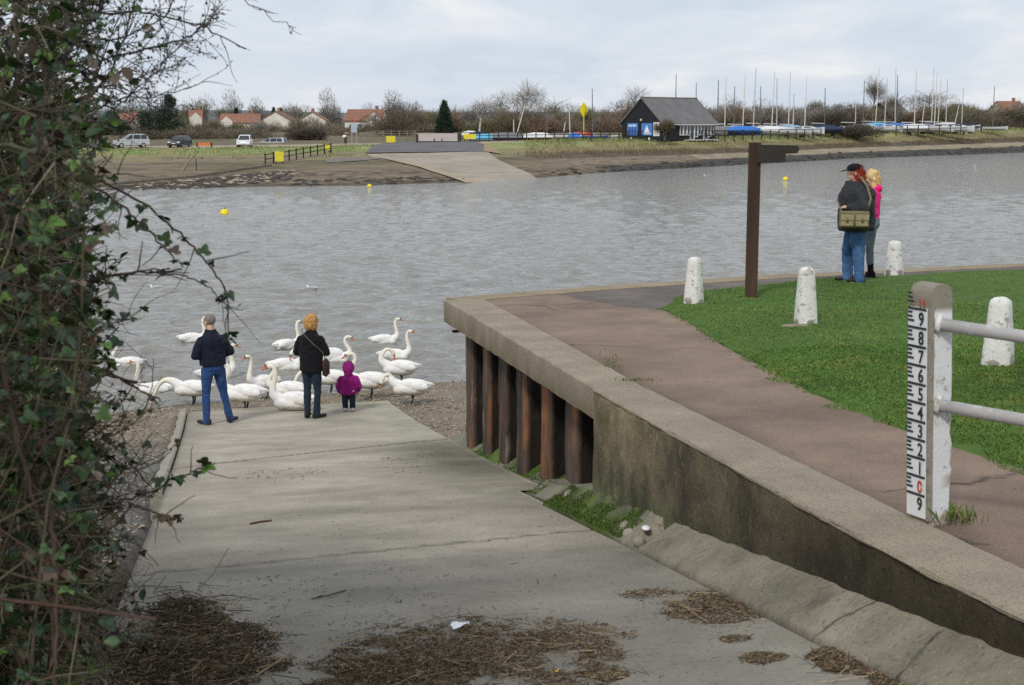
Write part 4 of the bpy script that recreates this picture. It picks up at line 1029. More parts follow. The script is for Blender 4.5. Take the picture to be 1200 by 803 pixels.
def strands(t, m, n, ln):
    src = [c for c in t.children if c.name.split('.')[0] == 'hair'][0].data
    r = random.Random(3); V = []; Fc = []
    for _ in range(n):
        v = src.vertices[r.randrange(len(src.vertices))]; p = v.co; nr = v.normal
        d = (nr*.35+Vector((r.gauss(0, .35), r.gauss(0, .35), -.75+r.gauss(0, .35)))).normalized(); s = d.cross(nr).normalized()*.0028; l_ = ln*r.uniform(.5, 1.5); q = p+nr*.002; k = len(V)
        V += [q-s, q+s, q+d*l_*.6+nr*.006+s*.6, q+d*l_+nr*.002]; Fc.append((k, k+1, k+2, k+3))
    o = raw('hair_strands', V, Fc, m, t); o['kind'] = 'stuff'
def person(label, loc, rz, hair_col, jacket, trousers, shoes, H=1.74, girth=1.0, hips=1.0, legs=None, arms=None, head_yaw=0, head_pit=0, lean=0, hem=.86, hair='short', deep=1.0, boot=False, legw=1.0):
    k = H/1.75
    t = thing('person', label, 'person', loc, rz)
    S = lambda p: Vector((p[0]*k, p[1]*k, p[2]*k))
    hc = Vector((.0, .035+lean*.6, 1.625)); hc = S(hc); R = headrot(head_yaw, head_pit)
    legs = legs or [[(-.095, 0, .90), (-.105, .01, .49), (-.11, -.02, .09), (-.13, .12, .03)], [(.095, 0, .90), (.105, .01, .49), (.11, -.02, .09), (.13, .12, .03)]]
    arms = arms or [[(-.20, 0, 1.41), (-.27, -.02, 1.13), (-.16, .20, 1.02)], [(.20, 0, 1.41), (.27, -.02, 1.13), (.16, .20, 1.02)]]
    # body
    b = MB(); skull(b, hc, R, k*1.02)
    b.cap(S((0, lean*.5, 1.42)), hc+R @ Vector((0, -.015, -.05))*k, .062*k, .056*k, 12)
    ly = lambda z: lean*max(0, (z-.9))/.55*.5
    b.rings([(0, ly(z)*k, z*k, rx*k*girth, ry*k*girth) for z, rx, ry in ((.88, .115, .075), (1.0, .115, .08), (1.15, .11, .075), (1.30, .115, .08), (1.38, .085, .065), (1.45, .05, .05))])
    for lg in legs:
        b.chain([S(q) for q in lg[:3]], [.058*k, .038*k, .030*k]); b.chain([S(lg[2]), S((lg[3][0], lg[3][1], .035))], [.026*k, .020*k])
    for i, a in enumerate(arms):
        a = [(a[0][0]*.82, a[0][1], a[0][2]-.075)]+list(a[1:])
        b.chain([S(q) for q in a[:3]], [.036*k, .030*k, .026*k]); d = S(a[2])-S(a[1]); fingers(b, S(a[2]), d, Vector((0, 0, 1)).cross(d)*(1 if i else -1) if abs(d.normalized().z) < .9 else Vector((1, 0, 0)), k)
    bd = b.blob('body', m_skin, t, vox=.0075, sm=3)
    face(t, hc, R, k*1.02)
    # trousers
    b = MB(); hp = .985
    b.rings([(0, 0, .80*k, .15*k*hips, .105*k*hips), (0, -.012*k, .88*k, .178*k*hips, .13*k*hips), (0, -.01*k, .97*k, .168*k*hips, .125*k*hips), (0, 0, 1.04*k, .155*k*girth, .112*k*girth)])
    for lg in legs:
        a_, kn, an = S(lg[0]), S(lg[1]), S(lg[2]); a_.z -= .04*k
        an2 = an+Vector((0, .012, -.045 if not boot else .16))*k
        b.chain([a_, a_.lerp(kn, .5), kn, kn.lerp(an2, .45), an2], [.100*k*hips, .088*k*hips*legw**.5, .070*k*hips**.5*legw, .066*k*legw, .064*k*legw])
    b.blob('trousers', trousers, t, vox=.011, noise=.008, nscale=9, sm=3, folds=.008)
    # shoes
    for lg in legs:
        b = MB(); an = S(lg[2]); toe = S(lg[3]); d = Vector((toe.x-an.x, toe.y-an.y, 0)).normalized(); heel = Vector((an.x, an.y, .036*k))-d*.045*k
        b.cap(heel, Vector((toe.x, toe.y, .030*k))+d*.045*k, .040*k, .034*k, 12); b.cap(heel+Vector((0, 0, .035*k)), heel+d*.1*k+Vector((0, 0, .028*k)), .037*k, .034*k, 12)
        if boot: b.cap(heel+d*.04*k+Vector((0, 0, .03)), S(lg[2])+Vector((0, .01, .20*k)), .047*k, .056*k, 12)
        o = b.blob('boot' if boot else 'shoe', shoes, t, vox=.009, sm=3)
        for v in o.data.vertices: v.co.z = max(v.co.z, .002)
    # jacket
    b = MB(); Hm = hem
    b.rings([(0, ly(z)*k+dy*k, z*k, rx*k*girth, ry*k*girth*deep) for z, rx, ry, dy in ((Hm, .178, .135, 0), (Hm+.06, .182, .14, 0), (1.06, .178, .135, 0), (1.2, .185, .135, .0), (1.32, .186, .138, -.012), (1.375, .172, .125, -.016), (1.43, .128, .104, -.010), (1.475, .088, .086, .002), (1.515, .072, .08, .008))], 22)
    for a in arms:
        p0, p1, p2 = [S(q) for q in a[:3]]
        p0 = p0+Vector((-.028*(1 if p0.x > 0 else -1), 0, -.065))*k; b.ell(p0, (.078*k, .085*k, .085*k)); b.chain([p0, p0.lerp(p1, .5), p1, p1.lerp(p2, .5), p2-(p2-p1).normalized()*.02], [.085*k*girth**.4, .076*k*girth**.5, .068*k*girth**.5, .060*k*girth**.5, .048*k])
    b.blob('jacket', jacket, t, vox=.012, noise=.012, nscale=7, sm=4, folds=.011)
    # hair
    b = MB(); q = lambda x, y, z: hc+R @ Vector((x*k, y*k, z*k))
    hm = mat('hair', hair_col, tuple(min(1, c*1.6) for c in hair_col), 40, rough=.6, bump=.8, bscale=140, stretch=(1, 1, .25), dist=.006)
    if hair == 'bald':
        b.ell(q(0, -.020, .034), (.085*k, .101*k, .094*k), R, 16, 10)
        o = b.blob('hair', hm, t, vox=.008, sm=2)
    else:
        if hair == 'bob':
            b.ell(q(0, -.028, .045), (.104*k, .112*k, .10*k), R, 16, 10); b.ell(q(0, -.06, -.03), (.10*k, .075*k, .085*k), R)
            for sg in (-1, 1): b.ell(q(sg*.082, -.012, -.035), (.034*k, .05*k, .075*k), R)
        elif hair == 'long':
            b.ell(q(0, -.028, .042), (.090*k, .105*k, .095*k), R, 16, 10); b.cap(q(0, -.075, .0), q(0, -.115, -.17), .078*k, .05*k); b.cap(q(.05, -.04, -.01), q(.065, -.055, -.17), .045*k, .03*k); b.cap(q(-.05, -.04, -.01), q(-.065, -.055, -.17), .045*k, .03*k)
        else:
            b.ell(q(0, -.02, .04), (.084*k, .102*k, .09*k), R, 16, 10)
        b.blob('hair', hm, t, vox=.0075, noise=.024, nscale=34, sm=1)
    strands(t, hm, 1100 if hair != 'bald' else 260, .034*k if hair != 'bald' else .010)
    return t, hc, R, k
m_denim = cloth('blue_denim', (.018, .045, .14), (.035, .08, .21), 14, over=[((.07, .13, .27), 5, .58, .75, .4)])
m_navy = cloth('navy_knit', (.008, .010, .020), (.014, .018, .032), 18)
m_blackc = cloth('black_coat', (.006, .006, .008), (.012, .012, .015), 18)
m_dkdenim = cloth('dark_denim', (.012, .020, .034), (.022, .036, .056), 14, over=[((.05, .07, .1), 5, .6, .75, .4)])
m_mag = cloth('magenta_quilting', (.20, .008, .125), (.30, .018, .19), 9, over=[((.12, .0, .075), 7, .55, .68, .6)])
m_char = cloth('charcoal_fleece', (.022, .024, .028), (.040, .042, .048), 18)
m_jeans2 = cloth('faded_denim', (.035, .09, .21), (.08, .16, .32), 10, over=[((.17, .27, .42), 4, .58, .75, .5)])
m_pink = cloth('pink_fleece', (.72, .012, .17), (.84, .03, .24), 12)
m_greyj = cloth('grey_denim', (.095, .12, .145), (.16, .19, .22), 12, over=[((.24, .27, .3), 4, .58, .75, .5)])
m_shoe = mat('dark_shoe', (.01, .01, .012), (.02, .02, .022), 12, rough=.5); m_nshoe = mat('navy_shoe', (.012, .016, .03), (.025, .03, .05), 12, rough=.6)
# man watching the swans, hands together in front, right foot out to the side
mp_ = G(252, 497, z_slip)
man, hc, R, k = person('man in a dark navy jumper and blue jeans with short grey hair', mp_+Vector((0, 0, .01)), math.radians(36), (.16, .13, .115), m_navy, m_denim, m_nshoe, H=1.76, girth=1.20, hips=1.06,
    legs=[[(-.10, 0, .90), (-.13, .02, .49), (-.14, -.02, .09), (-.19, .11, .03)], [(.10, 0, .90), (.17, .02, .49), (.25, -.04, .09), (.36, .03, .03)]],
    arms=[[(-.21, .02, 1.40), (-.30, .0, 1.12), (-.08, .22, 1.06)], [(.21, .02, 1.40), (.31, .02, 1.13), (.08, .22, 1.05)]], head_yaw=.30, head_pit=-.16, lean=.10, hem=.94, hair='bald', deep=1.05)
b = MB(); q = lambda x, y, z: hc+R @ Vector((x*k, y*k, z*k))
for sg in (-1, 1): b.tube([q(sg*.03, .112, .005), q(sg*.075, .095, .008), q(sg*.086, .01, .008)], .003, 5)
b.build('spectacles', m_shoe, man)
# woman with the bag
wp = G(366, 490, z_slip)
wom, hc, R, k = person('woman with short blonde hair in a long black coat and dark jeans beside the toddler', wp+Vector((0, 0, .01)), math.radians(-14), (.42, .24, .09), m_blackc, m_dkdenim, m_shoe, H=1.69, girth=1.17, hips=1.02,
    legs=[[(-.085, 0, .90), (-.085, .02, .49), (-.085, -.02, .09), (-.10, .11, .03)], [(.09, 0, .90), (.10, .02, .49), (.09, -.04, .09), (.16, .08, .03)]],
    arms=[[(-.20, .0, 1.40), (-.27, .03, 1.12), (-.10, .24, 1.06)], [(.20, .0, 1.40), (.27, .03, 1.13), (.17, .26, 1.10)]], head_yaw=-.35, head_pit=-.15, lean=.05, hem=.80, hair='bob')
bagm = mat('dark_maroon_leather', (.028, .010, .012), (.05, .02, .02), 12, rough=.6)
bg_ = thing('shoulder_bag', 'dark maroon shoulder bag hanging at the right hip of the woman in the black coat', 'bag', wom.location, wom.rotation_euler.z)
b = MB(); b.ell((.245, .03, .84), (.045, .11, .16), nu=14, nv=10); b.box((.245, .03, .83), (.07, .19, .22)); b.blob('body', bagm, bg_, vox=.012, sm=4)
b = MB(); b.tube([(.255, .0, .98), (.232, -.085, 1.12), (.13, -.172, 1.24), (0, -.176, 1.36), (-.10, -.13, 1.45), (-.125, -.03, 1.475)], .012, 6, sq=.5); b.build('strap', mat('strap', (.10, .09, .085), (.14, .13, .12), 20, rough=.7), bg_)
# toddler
tp = G(409, 482, z_slip)
def toddler():
    t = thing('person', 'toddler in a magenta hooded jacket, dark trousers and pink shoes', 'person', tp+Vector((0, 0, .008)), math.radians(4))
    b = MB(); R = headrot(.15, -.1); hc = Vector((0, .01, .74)); skull(b, hc, R, .80); b.cap((0, 0, .58), (0, 0, .68), .045, .045)
    b.rings([(0, 0, .30, .085, .065), (0, 0, .42, .09, .07), (0, 0, .54, .09, .065), (0, 0, .61, .04, .04)])
    for sg in (-1, 1):
        b.chain([(sg*.055, 0, .36), (sg*.06, .01, .2), (sg*.06, 0, .05)], [.04, .03, .024]); b.cap((sg*.06, 0, .03), (sg*.065, .06, .025), .018, .016)
        b.chain([(sg*.12, 0, .56), (sg*.165, .0, .44), (sg*.15, .07, .34)], [.032, .028, .022]); fingers(b, (sg*.15, .07, .34), (0, .25, -1), (1, 0, 0), .62)
    b.blob('body', m_skin, t, vox=.0075, sm=2); face(t, hc, R, .8)
    b = MB()
    b.rings([(0, 0, .27, .10, .08), (0, 0, .35, .118, .095), (0, 0, .42, .11, .09)])
    for sg in (-1, 1): b.chain([(sg*.057, 0, .30), (sg*.062, .01, .19), (sg*.062, 0, .065)], [.066, .056, .050])
    b.blob('trousers', m_dkdenim, t, vox=.009, noise=.008, nscale=14, sm=3)
    for sg in (-1, 1):
        b = MB(); b.cap((sg*.062, -.03, .03), (sg*.07, .085, .026), .034, .03); b.blob('shoe', mat('pink_shoe', (.62, .36, .40), (.75, .5, .53), 14, rough=.6), t, vox=.008, sm=2)
    b = MB()
    b.rings([(0, 0, .29, .145, .115), (0, 0, .33, .152, .12), (0, 0, .45, .15, .118), (0, -.005, .55, .14, .108), (0, -.005, .61, .10, .085), (0, 0, .65, .065, .065)])
    for sg in (-1, 1): b.ell((sg*.12, 0, .56), (.062, .06, .06)); b.chain([(sg*.125, 0, .56), (sg*.178, .0, .44), (sg*.165, .05, .345)], [.060, .056, .046])
    b.blob('jacket', m_mag, t, vox=.010, noise=.008, nscale=16, sm=3, folds=.009)
    b = MB(); b.ell((0, -.022, .745), (.098, .102, .115), R, 16, 12); b.ell((0, -.055, .665), (.075, .06, .06)); hd = b.blob('hood', m_mag, t, vox=.009, noise=.010, nscale=18, sm=3)
    b = MB(); b.k = 0
    for a in np.linspace(0, 2*PI, 26, False): b.ell((.085*math.cos(a), .066, .742+.098*math.sin(a)), .02, nu=6, nv=5)
    b.build('hood_trim', mat('magenta_fur', (.13, .008, .08), (.2, .015, .12), 60, rough=1), hd)
    b = MB(); b.ell((.085, -.098, .36), (.014, .006, .012), nu=8, nv=6); b.build('badge', m_white, t)
toddler()
# the two women on the lawn
cp = G(1001, 330, z_lawn)
w1, hc, R, k = person('heavyset woman in a black cap and charcoal fleece with long red hair, arms folded', cp, math.radians(84), (.22, .028, .012), m_char, m_jeans2, m_shoe, H=1.63, girth=1.55, hips=1.30,
    legs=[[(-.085, 0, .90), (-.10, -.03, .49), (-.10, -.07, .09), (-.12, .05, .03)], [(.085, 0, .90), (.10, .09, .49), (.10, .08, .09), (.12, .20, .03)]],
    arms=[[(-.23, .0, 1.40), (-.40, -.07, 1.12), (-.25, .17, 1.13)], [(.23, .0, 1.40), (.36, .04, 1.16), (.14, .12, 1.06)]], head_yaw=.04, head_pit=-.06, lean=.03, hem=.76, hair='long', deep=1.34, legw=1.35)
b = MB(); q = lambda x, y, z: hc+R @ Vector((x*k, y*k, z*k))
b.ell(q(0, -.005, .078), (.104*k, .122*k, .070*k), R, 18, 10); b.rings([]) if False else None
cpo = b.blob('cap', m_blackc, w1, vox=.008, sm=2)
b = MB(); b.ell(q(0, .135, .052), (.078*k, .075*k, .010*k), R @ Matrix.Rotation(-.18, 3, 'X')); b.build('peak', m_blackc, cpo, True)
m_canvas = mat('khaki_canvas', (.25, .21, .115), (.34, .29, .17), 14, rough=.9, bump=.4, bscale=120, dist=.004)
m_canv2 = mat('olive_canvas', (.13, .115, .06), (.19, .17, .095), 14, rough=.9)
sb_ = thing('satchel', 'khaki canvas satchel with two buckled pockets carried by the woman in the cap', 'bag', w1.location+Vector((-.10, -.02, 0)), w1.rotation_euler.z)
xb = -.385
b = MB(); b.box((xb, -.01, .90), (.14, .40, .23)); b.ell((xb-.02, -.01, .86), (.08, .18, .08)); bb = b.blob('body', m_canv2, sb_, vox=.012, sm=6)
for yy in (-.105, .095):
    b = MB(); b.box((xb-.08, yy, .885), (.055, .165, .15)); pk = b.blob('pocket', m_canvas, sb_, vox=.008, sm=4)
    b = MB(); b.box((xb-.112, yy, .935), (.012, .175, .075)); b.build('flap', m_canvas, pk)
    b = MB(); b.box((xb-.122, yy, .90), (.008, .025, .06)); b.k = 1; b.box((xb-.128, yy, .885), (.006, .03, .02)); b.build('buckle', [m_canv2, mat('buckle_metal', (.08, .07, .06), (.13, .12, .1), 8, rough=.4, metal=.6)], pk)
b = MB(); b.tube([(xb, -.19, 1.03), (-.335, -.23, 1.18), (-.24, -.185, 1.36), (-.12, -.11, 1.47)], .017, 6, sq=.4); b.build('strap', m_canv2, sb_)
b = MB(); b.tube([(xb, .16, 1.0), (-.36, .19, 1.08), (-.33, .22, 1.16)], .017, 6, sq=.4); b.build('strap', m_canv2, sb_)
c2 = G(1017, 327, z_lawn); c2 = Vector((c2.x+.13, c2.y+.45, 0)); c2.z = z_lawn(c2.x, c2.y)-.02
w2, hc, R, k = person('woman with blonde hair in a bright pink hoodie, grey jeans and black boots', c2, math.radians(76), (.55, .40, .19), m_pink, m_greyj, m_blackc, H=1.58, girth=1.02, hips=1.06,
    arms=[[(-.19, .0, 1.40), (-.25, .0, 1.13), (-.13, .18, 1.04)], [(.19, .0, 1.40), (.25, .0, 1.13), (.13, .18, 1.04)]], head_yaw=.2, hem=.88, hair='long', boot=True)
b = MB(); b.ell((0, -.075*k, 1.455*k), (.105*k, .085*k, .075*k)); b.blob('hood', m_pink, w2, vox=.01, noise=.01, nscale=14, sm=3)

# ================================================================== swans
m_swan = mat('swan_feathers', (.74, .735, .715), (.84, .84, .835), 7, rough=.85, bump=.35, bscale=28, attr=True, dist=.012)
m_bill = mat('orange_bill', (.52, .13, .04), (.66, .2, .07), 20, rough=.45); m_blk = mat('black_bill', (.012, .012, .012), (.025, .024, .022), 10, rough=.5); m_leg = mat('black_leg', (.025, .024, .024), (.05, .048, .045), 10, rough=.7)
NECKS = {'up': ([(0, .22, .17), (0, .315, .25), (0, .315, .38), (0, .285, .50), (0, .28, .60), (0, .30, .675), (0, .335, .70)], (0, .365, .695), (0, 1, -.25)),
         's': ([(0, .22, .17), (0, .33, .24), (0, .335, .34), (0, .27, .44), (0, .24, .53), (0, .265, .60), (0, .315, .62)], (0, .35, .61), (0, 1, -.45)),
         'feed': ([(0, .22, .19), (0, .34, .27), (0, .47, .29), (0, .58, .22), (0, .65, .10), (0, .69, .0)], (0, .71, -.045), (0, .45, -1)),
         'preen': ([(0, .22, .18), (0, .33, .27), (.0, .34, .38), (.03, .28, .47), (.06, .20, .49), (.10, .14, .44)], (.115, .125, .405), (.35, -.35, -1)),
         'tuck': ([(0, .22, .18), (0, .32, .25), (.02, .36, .33), (.0, .40, .37), (-.02, .46, .35), (-.03, .5, .28)], (-.03, .515, .24), (0, .3, -1))}
def swan_cols(co, zo):
    n = fbm(co*np.array([16, 5, 16]), 3); n2 = vnoise(np.stack([co[:, 0]*30, co[:, 1]*14, co[:, 2]*34], 1)); c = []
    for (x, y, z), q, r in zip(co, n, n2):
        if z > .36+zo or y > .36: k = np.array((1, .93, .80))
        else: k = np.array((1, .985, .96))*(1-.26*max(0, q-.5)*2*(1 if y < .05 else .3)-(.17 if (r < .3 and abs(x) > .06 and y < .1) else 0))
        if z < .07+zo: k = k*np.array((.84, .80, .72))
        c.append(k)
    return c
def make_swan(pose, legs, name='swan', wings=0):
    t = thing('mute_swan', 'white swan', 'swan')
    zo = .19 if legs else 0
    pts, hd, bd = NECKS[pose]; up = Vector((0, 0, zo)); hd = Vector(hd)+up
    b = MB(); tilt = Matrix.Rotation(.06, 3, 'X')
    b.ell((0, -.02, .12+zo), (.165, .31, .135), tilt, 18, 12); b.ell((0, .17, .115+zo), (.13, .145, .125), None, 14, 10)
    b.chain([(0, -.2, .14+zo), (0, -.34, .17+zo), (0, -.43, .185+zo)], [.11, .06, .018], 12)
    for sg in (-1, 1):
        b.ell((sg*.10, -.07, .185+zo+.03*wings), (.075, .28, .095+.05*wings), Matrix.Rotation(.10, 3, 'X') @ Matrix.Rotation(sg*.18, 3, 'Z'), 14, 10)
        b.chain([(sg*.07, -.22, .2+zo), (sg*.03, -.40, .205+zo)], [.05, .014], 8)
    m_ = len(pts); rad = np.interp(range(m_), [0, 1, 2, m_-2, m_-1], [.105, .075, .047, .034, .036])
    P = [Vector(q)+up for q in pts]; fine = []; rf = []
    for i in range(m_-1):
        for u in np.linspace(0, 1, 4, False):
            p0, p1, p2, p3 = P[max(i-1, 0)], P[i], P[i+1], P[min(i+2, m_-1)]
            fine.append(.5*((2*p1)+(p2-p0)*u+(2*p0-5*p1+4*p2-p3)*u*u+(3*p1-p0-3*p2+p3)*u**3)); rf.append(rad[i]*(1-u)+rad[i+1]*u)
    fine.append(P[-1]); rf.append(rad[-1]); b.chain(fine, rf, 10)
    d = Vector(bd).normalized(); rot = d.to_track_quat('Y', 'Z').to_matrix()
    b.ell(hd, (.037, .058, .040), rot, 12, 8)
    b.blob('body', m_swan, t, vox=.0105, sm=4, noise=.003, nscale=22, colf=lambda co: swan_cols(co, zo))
    q = lambda x, y, z: hd+rot @ Vector((x, y, z))
    b = MB(); b.loft([[q(.022*math.cos(a)*s_, .045+y, -.006+.017*math.sin(a)*s_-y*.12) for a in [2*PI*j/10 for j in range(10)]] for y, s_ in ((0, 1), (.03, .95), (.06, .9), (.088, .8), (.098, .4))])
    bl = b.build('bill', m_bill, t, True)
    b = MB(); b.ell(q(0, .058, .018), (.013, .018, .014), rot, 8, 6); b.loft([[q(.0235*math.cos(a)*s_, .030+y, -.004+.021*math.sin(a)*s_) for a in [2*PI*j/10 for j in range(10)]] for y, s_ in ((0, 1.15), (.022, 1.02))])
    b.build('bill_base', m_blk, bl, True)
    for sg in (-1, 1): b = MB(); b.ell(q(sg*.034, .02, .008), .007, nu=6, nv=5); b.build('eye', m_blk, t, True)
    if legs:
        for sg in (-1, 1):
            b = MB(); b.tube([(sg*.075, -.03, .23), (sg*.08, -.05, .13), (sg*.08, -.02, .02)], [.028, .016, .013], 7)
            b.prism([(sg*.08, -.035, .0), (sg*.08-.055, .09, .0), (sg*.08, .11, .0), (sg*.08+.055, .09, .0)], (0, 0, .016)); b.build('leg', m_leg, t)
    return t
protos = {}
def swan(pose, legs, loc, rz, label, group, sc=1, wings=0):
    key = (pose, legs, wings)
    if key not in protos:
        t = make_swan(pose, legs, wings=wings); protos[key] = t; t.location = loc; t.rotation_euler = (0, 0, rz); t.scale = (sc,)*3; props(t, label, None, group)
    else: t = dup(protos[key], loc, rz, label, group, sc)
    return t
def zwat(x, y): return 0.0
R_, L_, AW = -PI/2, PI/2, 0         # facing right, left, away
def wsw(px, py, pose, rz, label, sc=1, wings=0): p = G(px, py, zwat, 15); return swan(pose, False, (p.x, p.y, -.035), rz, label, 'swans afloat near the shore', sc, wings)
def bsw(px, py, pose, rz, label, sc=1, legs=True):
    p = G(px, py, lambda x, y: max(z_beach(x, y), -.16), 15); return swan(pose, legs, (p.x, p.y, p.z-.01), rz, label, 'swans standing at the water\'s edge', sc)
wsw(226, 401, 'up', R_, 'floating swan just behind the man\'s head, facing right', .92)
wsw(180, 462, 'up', L_, 'floating swan at the shore left of the man, upright neck facing left', 1.0)
p = wsw(150, 431, 's', L_+.3, 'floating swan half hidden by the bramble twigs, above the one nearest the left shore', .95)
bsw(225, 475, 'feed', L_, 'standing swan stretching its neck down to the ground left of the man', 1.02)
wsw(254, 444, 'up', R_+.25, 'floating swan whose neck rises right behind the man\'s elbow', 1.05)
bsw(286, 483, 's', L_-.1, 'standing swan by the man\'s right leg, body pointing right, black legs showing', 1.05)
bsw(309, 467, 'up', AW+2.4, 'standing swan with neck upright just left of the two close together', .98)
bsw(338, 476, 's', L_, 'standing swan directly behind the one sitting on the ramp edge', .98)
p = G(336, 482, z_slip); swan('up', False, (p.x+.1, p.y+.1, z_slip(p.x+.1, p.y)+.01), L_-.05, 'swan sitting at the ramp edge left of the woman in the black coat', 'swan resting on the ramp edge', 1.08)
wsw(337, 409, 'up', R_+.7, 'floating swan farther out, left of the blonde woman\'s shoulder, facing right', .95)
wsw(336, 434, 'preen', R_, 'floating swan preening left of the woman in the black coat', 1.05)
wsw(392, 425, 's', R_, 'floating swan behind the blonde woman\'s right arm with raised wings', 1.0, 1)
bsw(386, 461, 'feed', L_+.2, 'standing swan mostly hidden behind the woman in the black coat, tail to the right', 1.0)
bsw(433, 467, 's', L_+.15, 'standing swan right behind the toddler, orange bill facing left', 1.08)
wsw(451, 403, 'up', R_, 'floating swan farthest out on the right, facing right', .92)
wsw(463, 422, 'up', R_-.15, 'floating swan between the farthest one and the preening one, facing right', 1.0)
bsw(468, 450, 'preen', L_, 'standing swan preening its breast at the water line right of the toddler', 1.05)
bsw(481, 474, 'tuck', L_, 'standing swan with lowered head on the shingle, rightmost of the flock', 1.0)
# gulls
m_gull = mat('gull_white', (.66, .66, .65), (.76, .76, .76), 6, rough=.8); m_gullg = mat('gull_grey', (.36, .38, .4), (.44, .46, .48), 6, rough=.8)
def gull(px, py, rz, label, fly=False, z=0):
    p = at(px, py, z) if fly else G(px, py, zwat, 20)
    t = thing('gull', label, 'gull', p, rz, 'gulls over the river')
    b = MB(); b.ell((0, 0, .05), (.06, .16, .06)); b.cap((0, -.12, .06), (0, -.24, .08), .04, .01); b.ell((0, .15, .12), (.035, .045, .035)); b.cap((0, .1, .07), (0, .14, .11), .04, .03); b.blob('body', m_gull, t, vox=.012)
    b = MB(); b.cap((0, .19, .12), (0, .235, .11), .009, .004, 6); b.build('bill', m_bill, t)
    for sg in (-1, 1):
        b = MB()
        if fly: b.loft([[Vector((sg*x, yy, zz+dz)) for yy, dz in ((y0, 0), (y0-w*.5, .012), (y0-w, 0), (y0-w*.5, -.008))] for x, y0, w, zz in ((.03, .08, .16, .08), (.25, .12, .14, .2), (.6, .0, .03, .12))])
        else: b.ell((sg*.04, -.06, .085), (.03, .17, .045))
        b.build('wing', m_gullg, t)
gull(365, 340, 1.2, 'small gull floating alone on the open water above the blonde woman')
gull(182, 339, 1.4, 'small gull floating on the water beside the bramble tips')
gull(827, 207, 2.2, 'gull gliding low over the river left of the fingerpost', True, 118)
gull(1143, 195, 1.3, 'distant gull floating near the stone bank at the far right')
# ================================================================== cars on the far car park
m_glass = mat('car_glass', (.015, .018, .022), (.03, .035, .04), 1, rough=.1, spec=.6); m_tyre = mat('tyre', g(.015), g(.025), 6, rough=.9); m_rim = mat('rim', (.35, .35, .36), (.45, .45, .46), 4, rough=.35, metal=.6)
m_lampw = mat('head_lamp', (.6, .62, .64), (.72, .74, .76), 3, rough=.15); m_lampr = mat('tail_lamp', (.3, .01, .01), (.4, .02, .02), 3, rough=.2); m_plate = mat('plate', (.6, .6, .58), (.7, .7, .68), 3, rough=.5)
def car(px, yb, depth, rz, label, paint, L_=4.4, Wd=1.75, H=1.55, kind='estate'):
    p = at(px, yb, depth); t = thing('parked_car', label, 'car', p, rz, 'cars parked on the far car park')
    hw = Wd/2
    prof = {'estate': [(-.5, .32), (-.5, .62), (-.485, .95), (.22, .98), (.46, .82), (.5, .62), (.5, .30)], 'hatch': [(-.5, .32), (-.5, .7), (-.48, .98), (.2, .96), (.45, .82), (.5, .62), (.5, .30)]}[kind]
    b = MB(); rr = []
    for (y, k, zc) in ((-hw, .93, .02), (-hw*.97, .985, 0), (-hw*.88, 1, -.005), (hw*.88, 1, -.005), (hw*.97, .985, 0), (hw, .93, .02)):
        rr.append([Vector((x*L_*k, y, z*H/1.55+(zc if z < .9 else -zc))) for x, z in prof])
    b.loft(rr)
    rear = -.48 if kind == 'estate' else -.46
    top = [(rear, .95), (rear+.05, 1.5), (-.30, 1.56), (.02, 1.52), (.23, .96)]
    rr = []
    for y, kx, kz in ((-hw*.80, .93, -.05), (-hw*.74, .99, 0), (hw*.74, .99, 0), (hw*.80, .93, -.05)):
        rr.append([Vector((x*L_*(kx if z > 1 else 1), (y*1.16 if z < 1 else y), z*H/1.55+(kz if z > 1 else 0))) for x, z in top])
    b.loft(rr); b.build('body', paint, t)
    # windows
    def quadw(name, pts): b = MB(); b.prism(pts[0], pts[1]); b.build(name, m_glass, t)
    z1, z2 = 1.0*H/1.55, 1.46*H/1.55
    for sg in (-1, 1):
        y1, y2 = sg*(hw*.925), sg*(hw*.80)
        for (a0, a1, b0, b1) in ((rear+.05, -.25, rear+.09, -.25), (-.235, -.03, -.235, -.045), (-.01, .18, -.02, .03)):
            quadw('side_window', ([(a0*L_, y1, z1), (a1*L_, y1, z1), (b1*L_, y2, z2), (b0*L_, y2, z2)], (0, sg*.02, 0)))
    quadw('windscreen', ([(.225*L_, -hw*.82, z1), (.225*L_, hw*.82, z1), (.045*L_, hw*.66, z2), (.045*L_, -hw*.66, z2)], (.03, 0, .02)))
    quadw('rear_window', ([(rear*L_-.0, -hw*.80, z1), (rear*L_-.0, hw*.80, z1), ((rear+.045)*L_, hw*.66, z2), ((rear+.045)*L_, -hw*.66, z2)], (-.03, 0, .01)))
    for sx in (-.31, .31):
        for sg in (-1, 1):
            b = MB(); b.cyl((sx*L_, sg*(hw-.2), .31), (sx*L_, sg*(hw+.01), .31), .315, n=16); w = b.build('tyre', m_tyre, t)
            b = MB(); b.cyl((sx*L_, sg*(hw-.05), .31), (sx*L_, sg*(hw+.022), .31), .20, n=12); b.build('rim', m_rim, w)
    for sg in (-1, 1):
        b = MB(); b.box((.478*L_, sg*hw*.70, .72*H/1.55), (.1, .36, .17)); b.build('headlight', m_lampw, t)
        b = MB(); b.box((-.495*L_, sg*hw*.84, .82*H/1.55), (.06, .16, .34)); b.build('tail_light', m_lampr, t)
        b = MB(); b.ell((.17*L_, sg*(hw+.08), 1.02), (.07, .1, .07), nu=8, nv=6); b.build('mirror', paint, t)
    for sx in (-.505, .503): b = MB(); b.box((sx*L_, 0, .55), (.02, .5, .11)); b.build('number_plate', m_plate, t)
    for sx in (-.49, .49): b = MB(); b.box((sx*L_, 0, .38), (.12, Wd*.96, .14)); b.build('bumper', m_tyre, t)
    return t
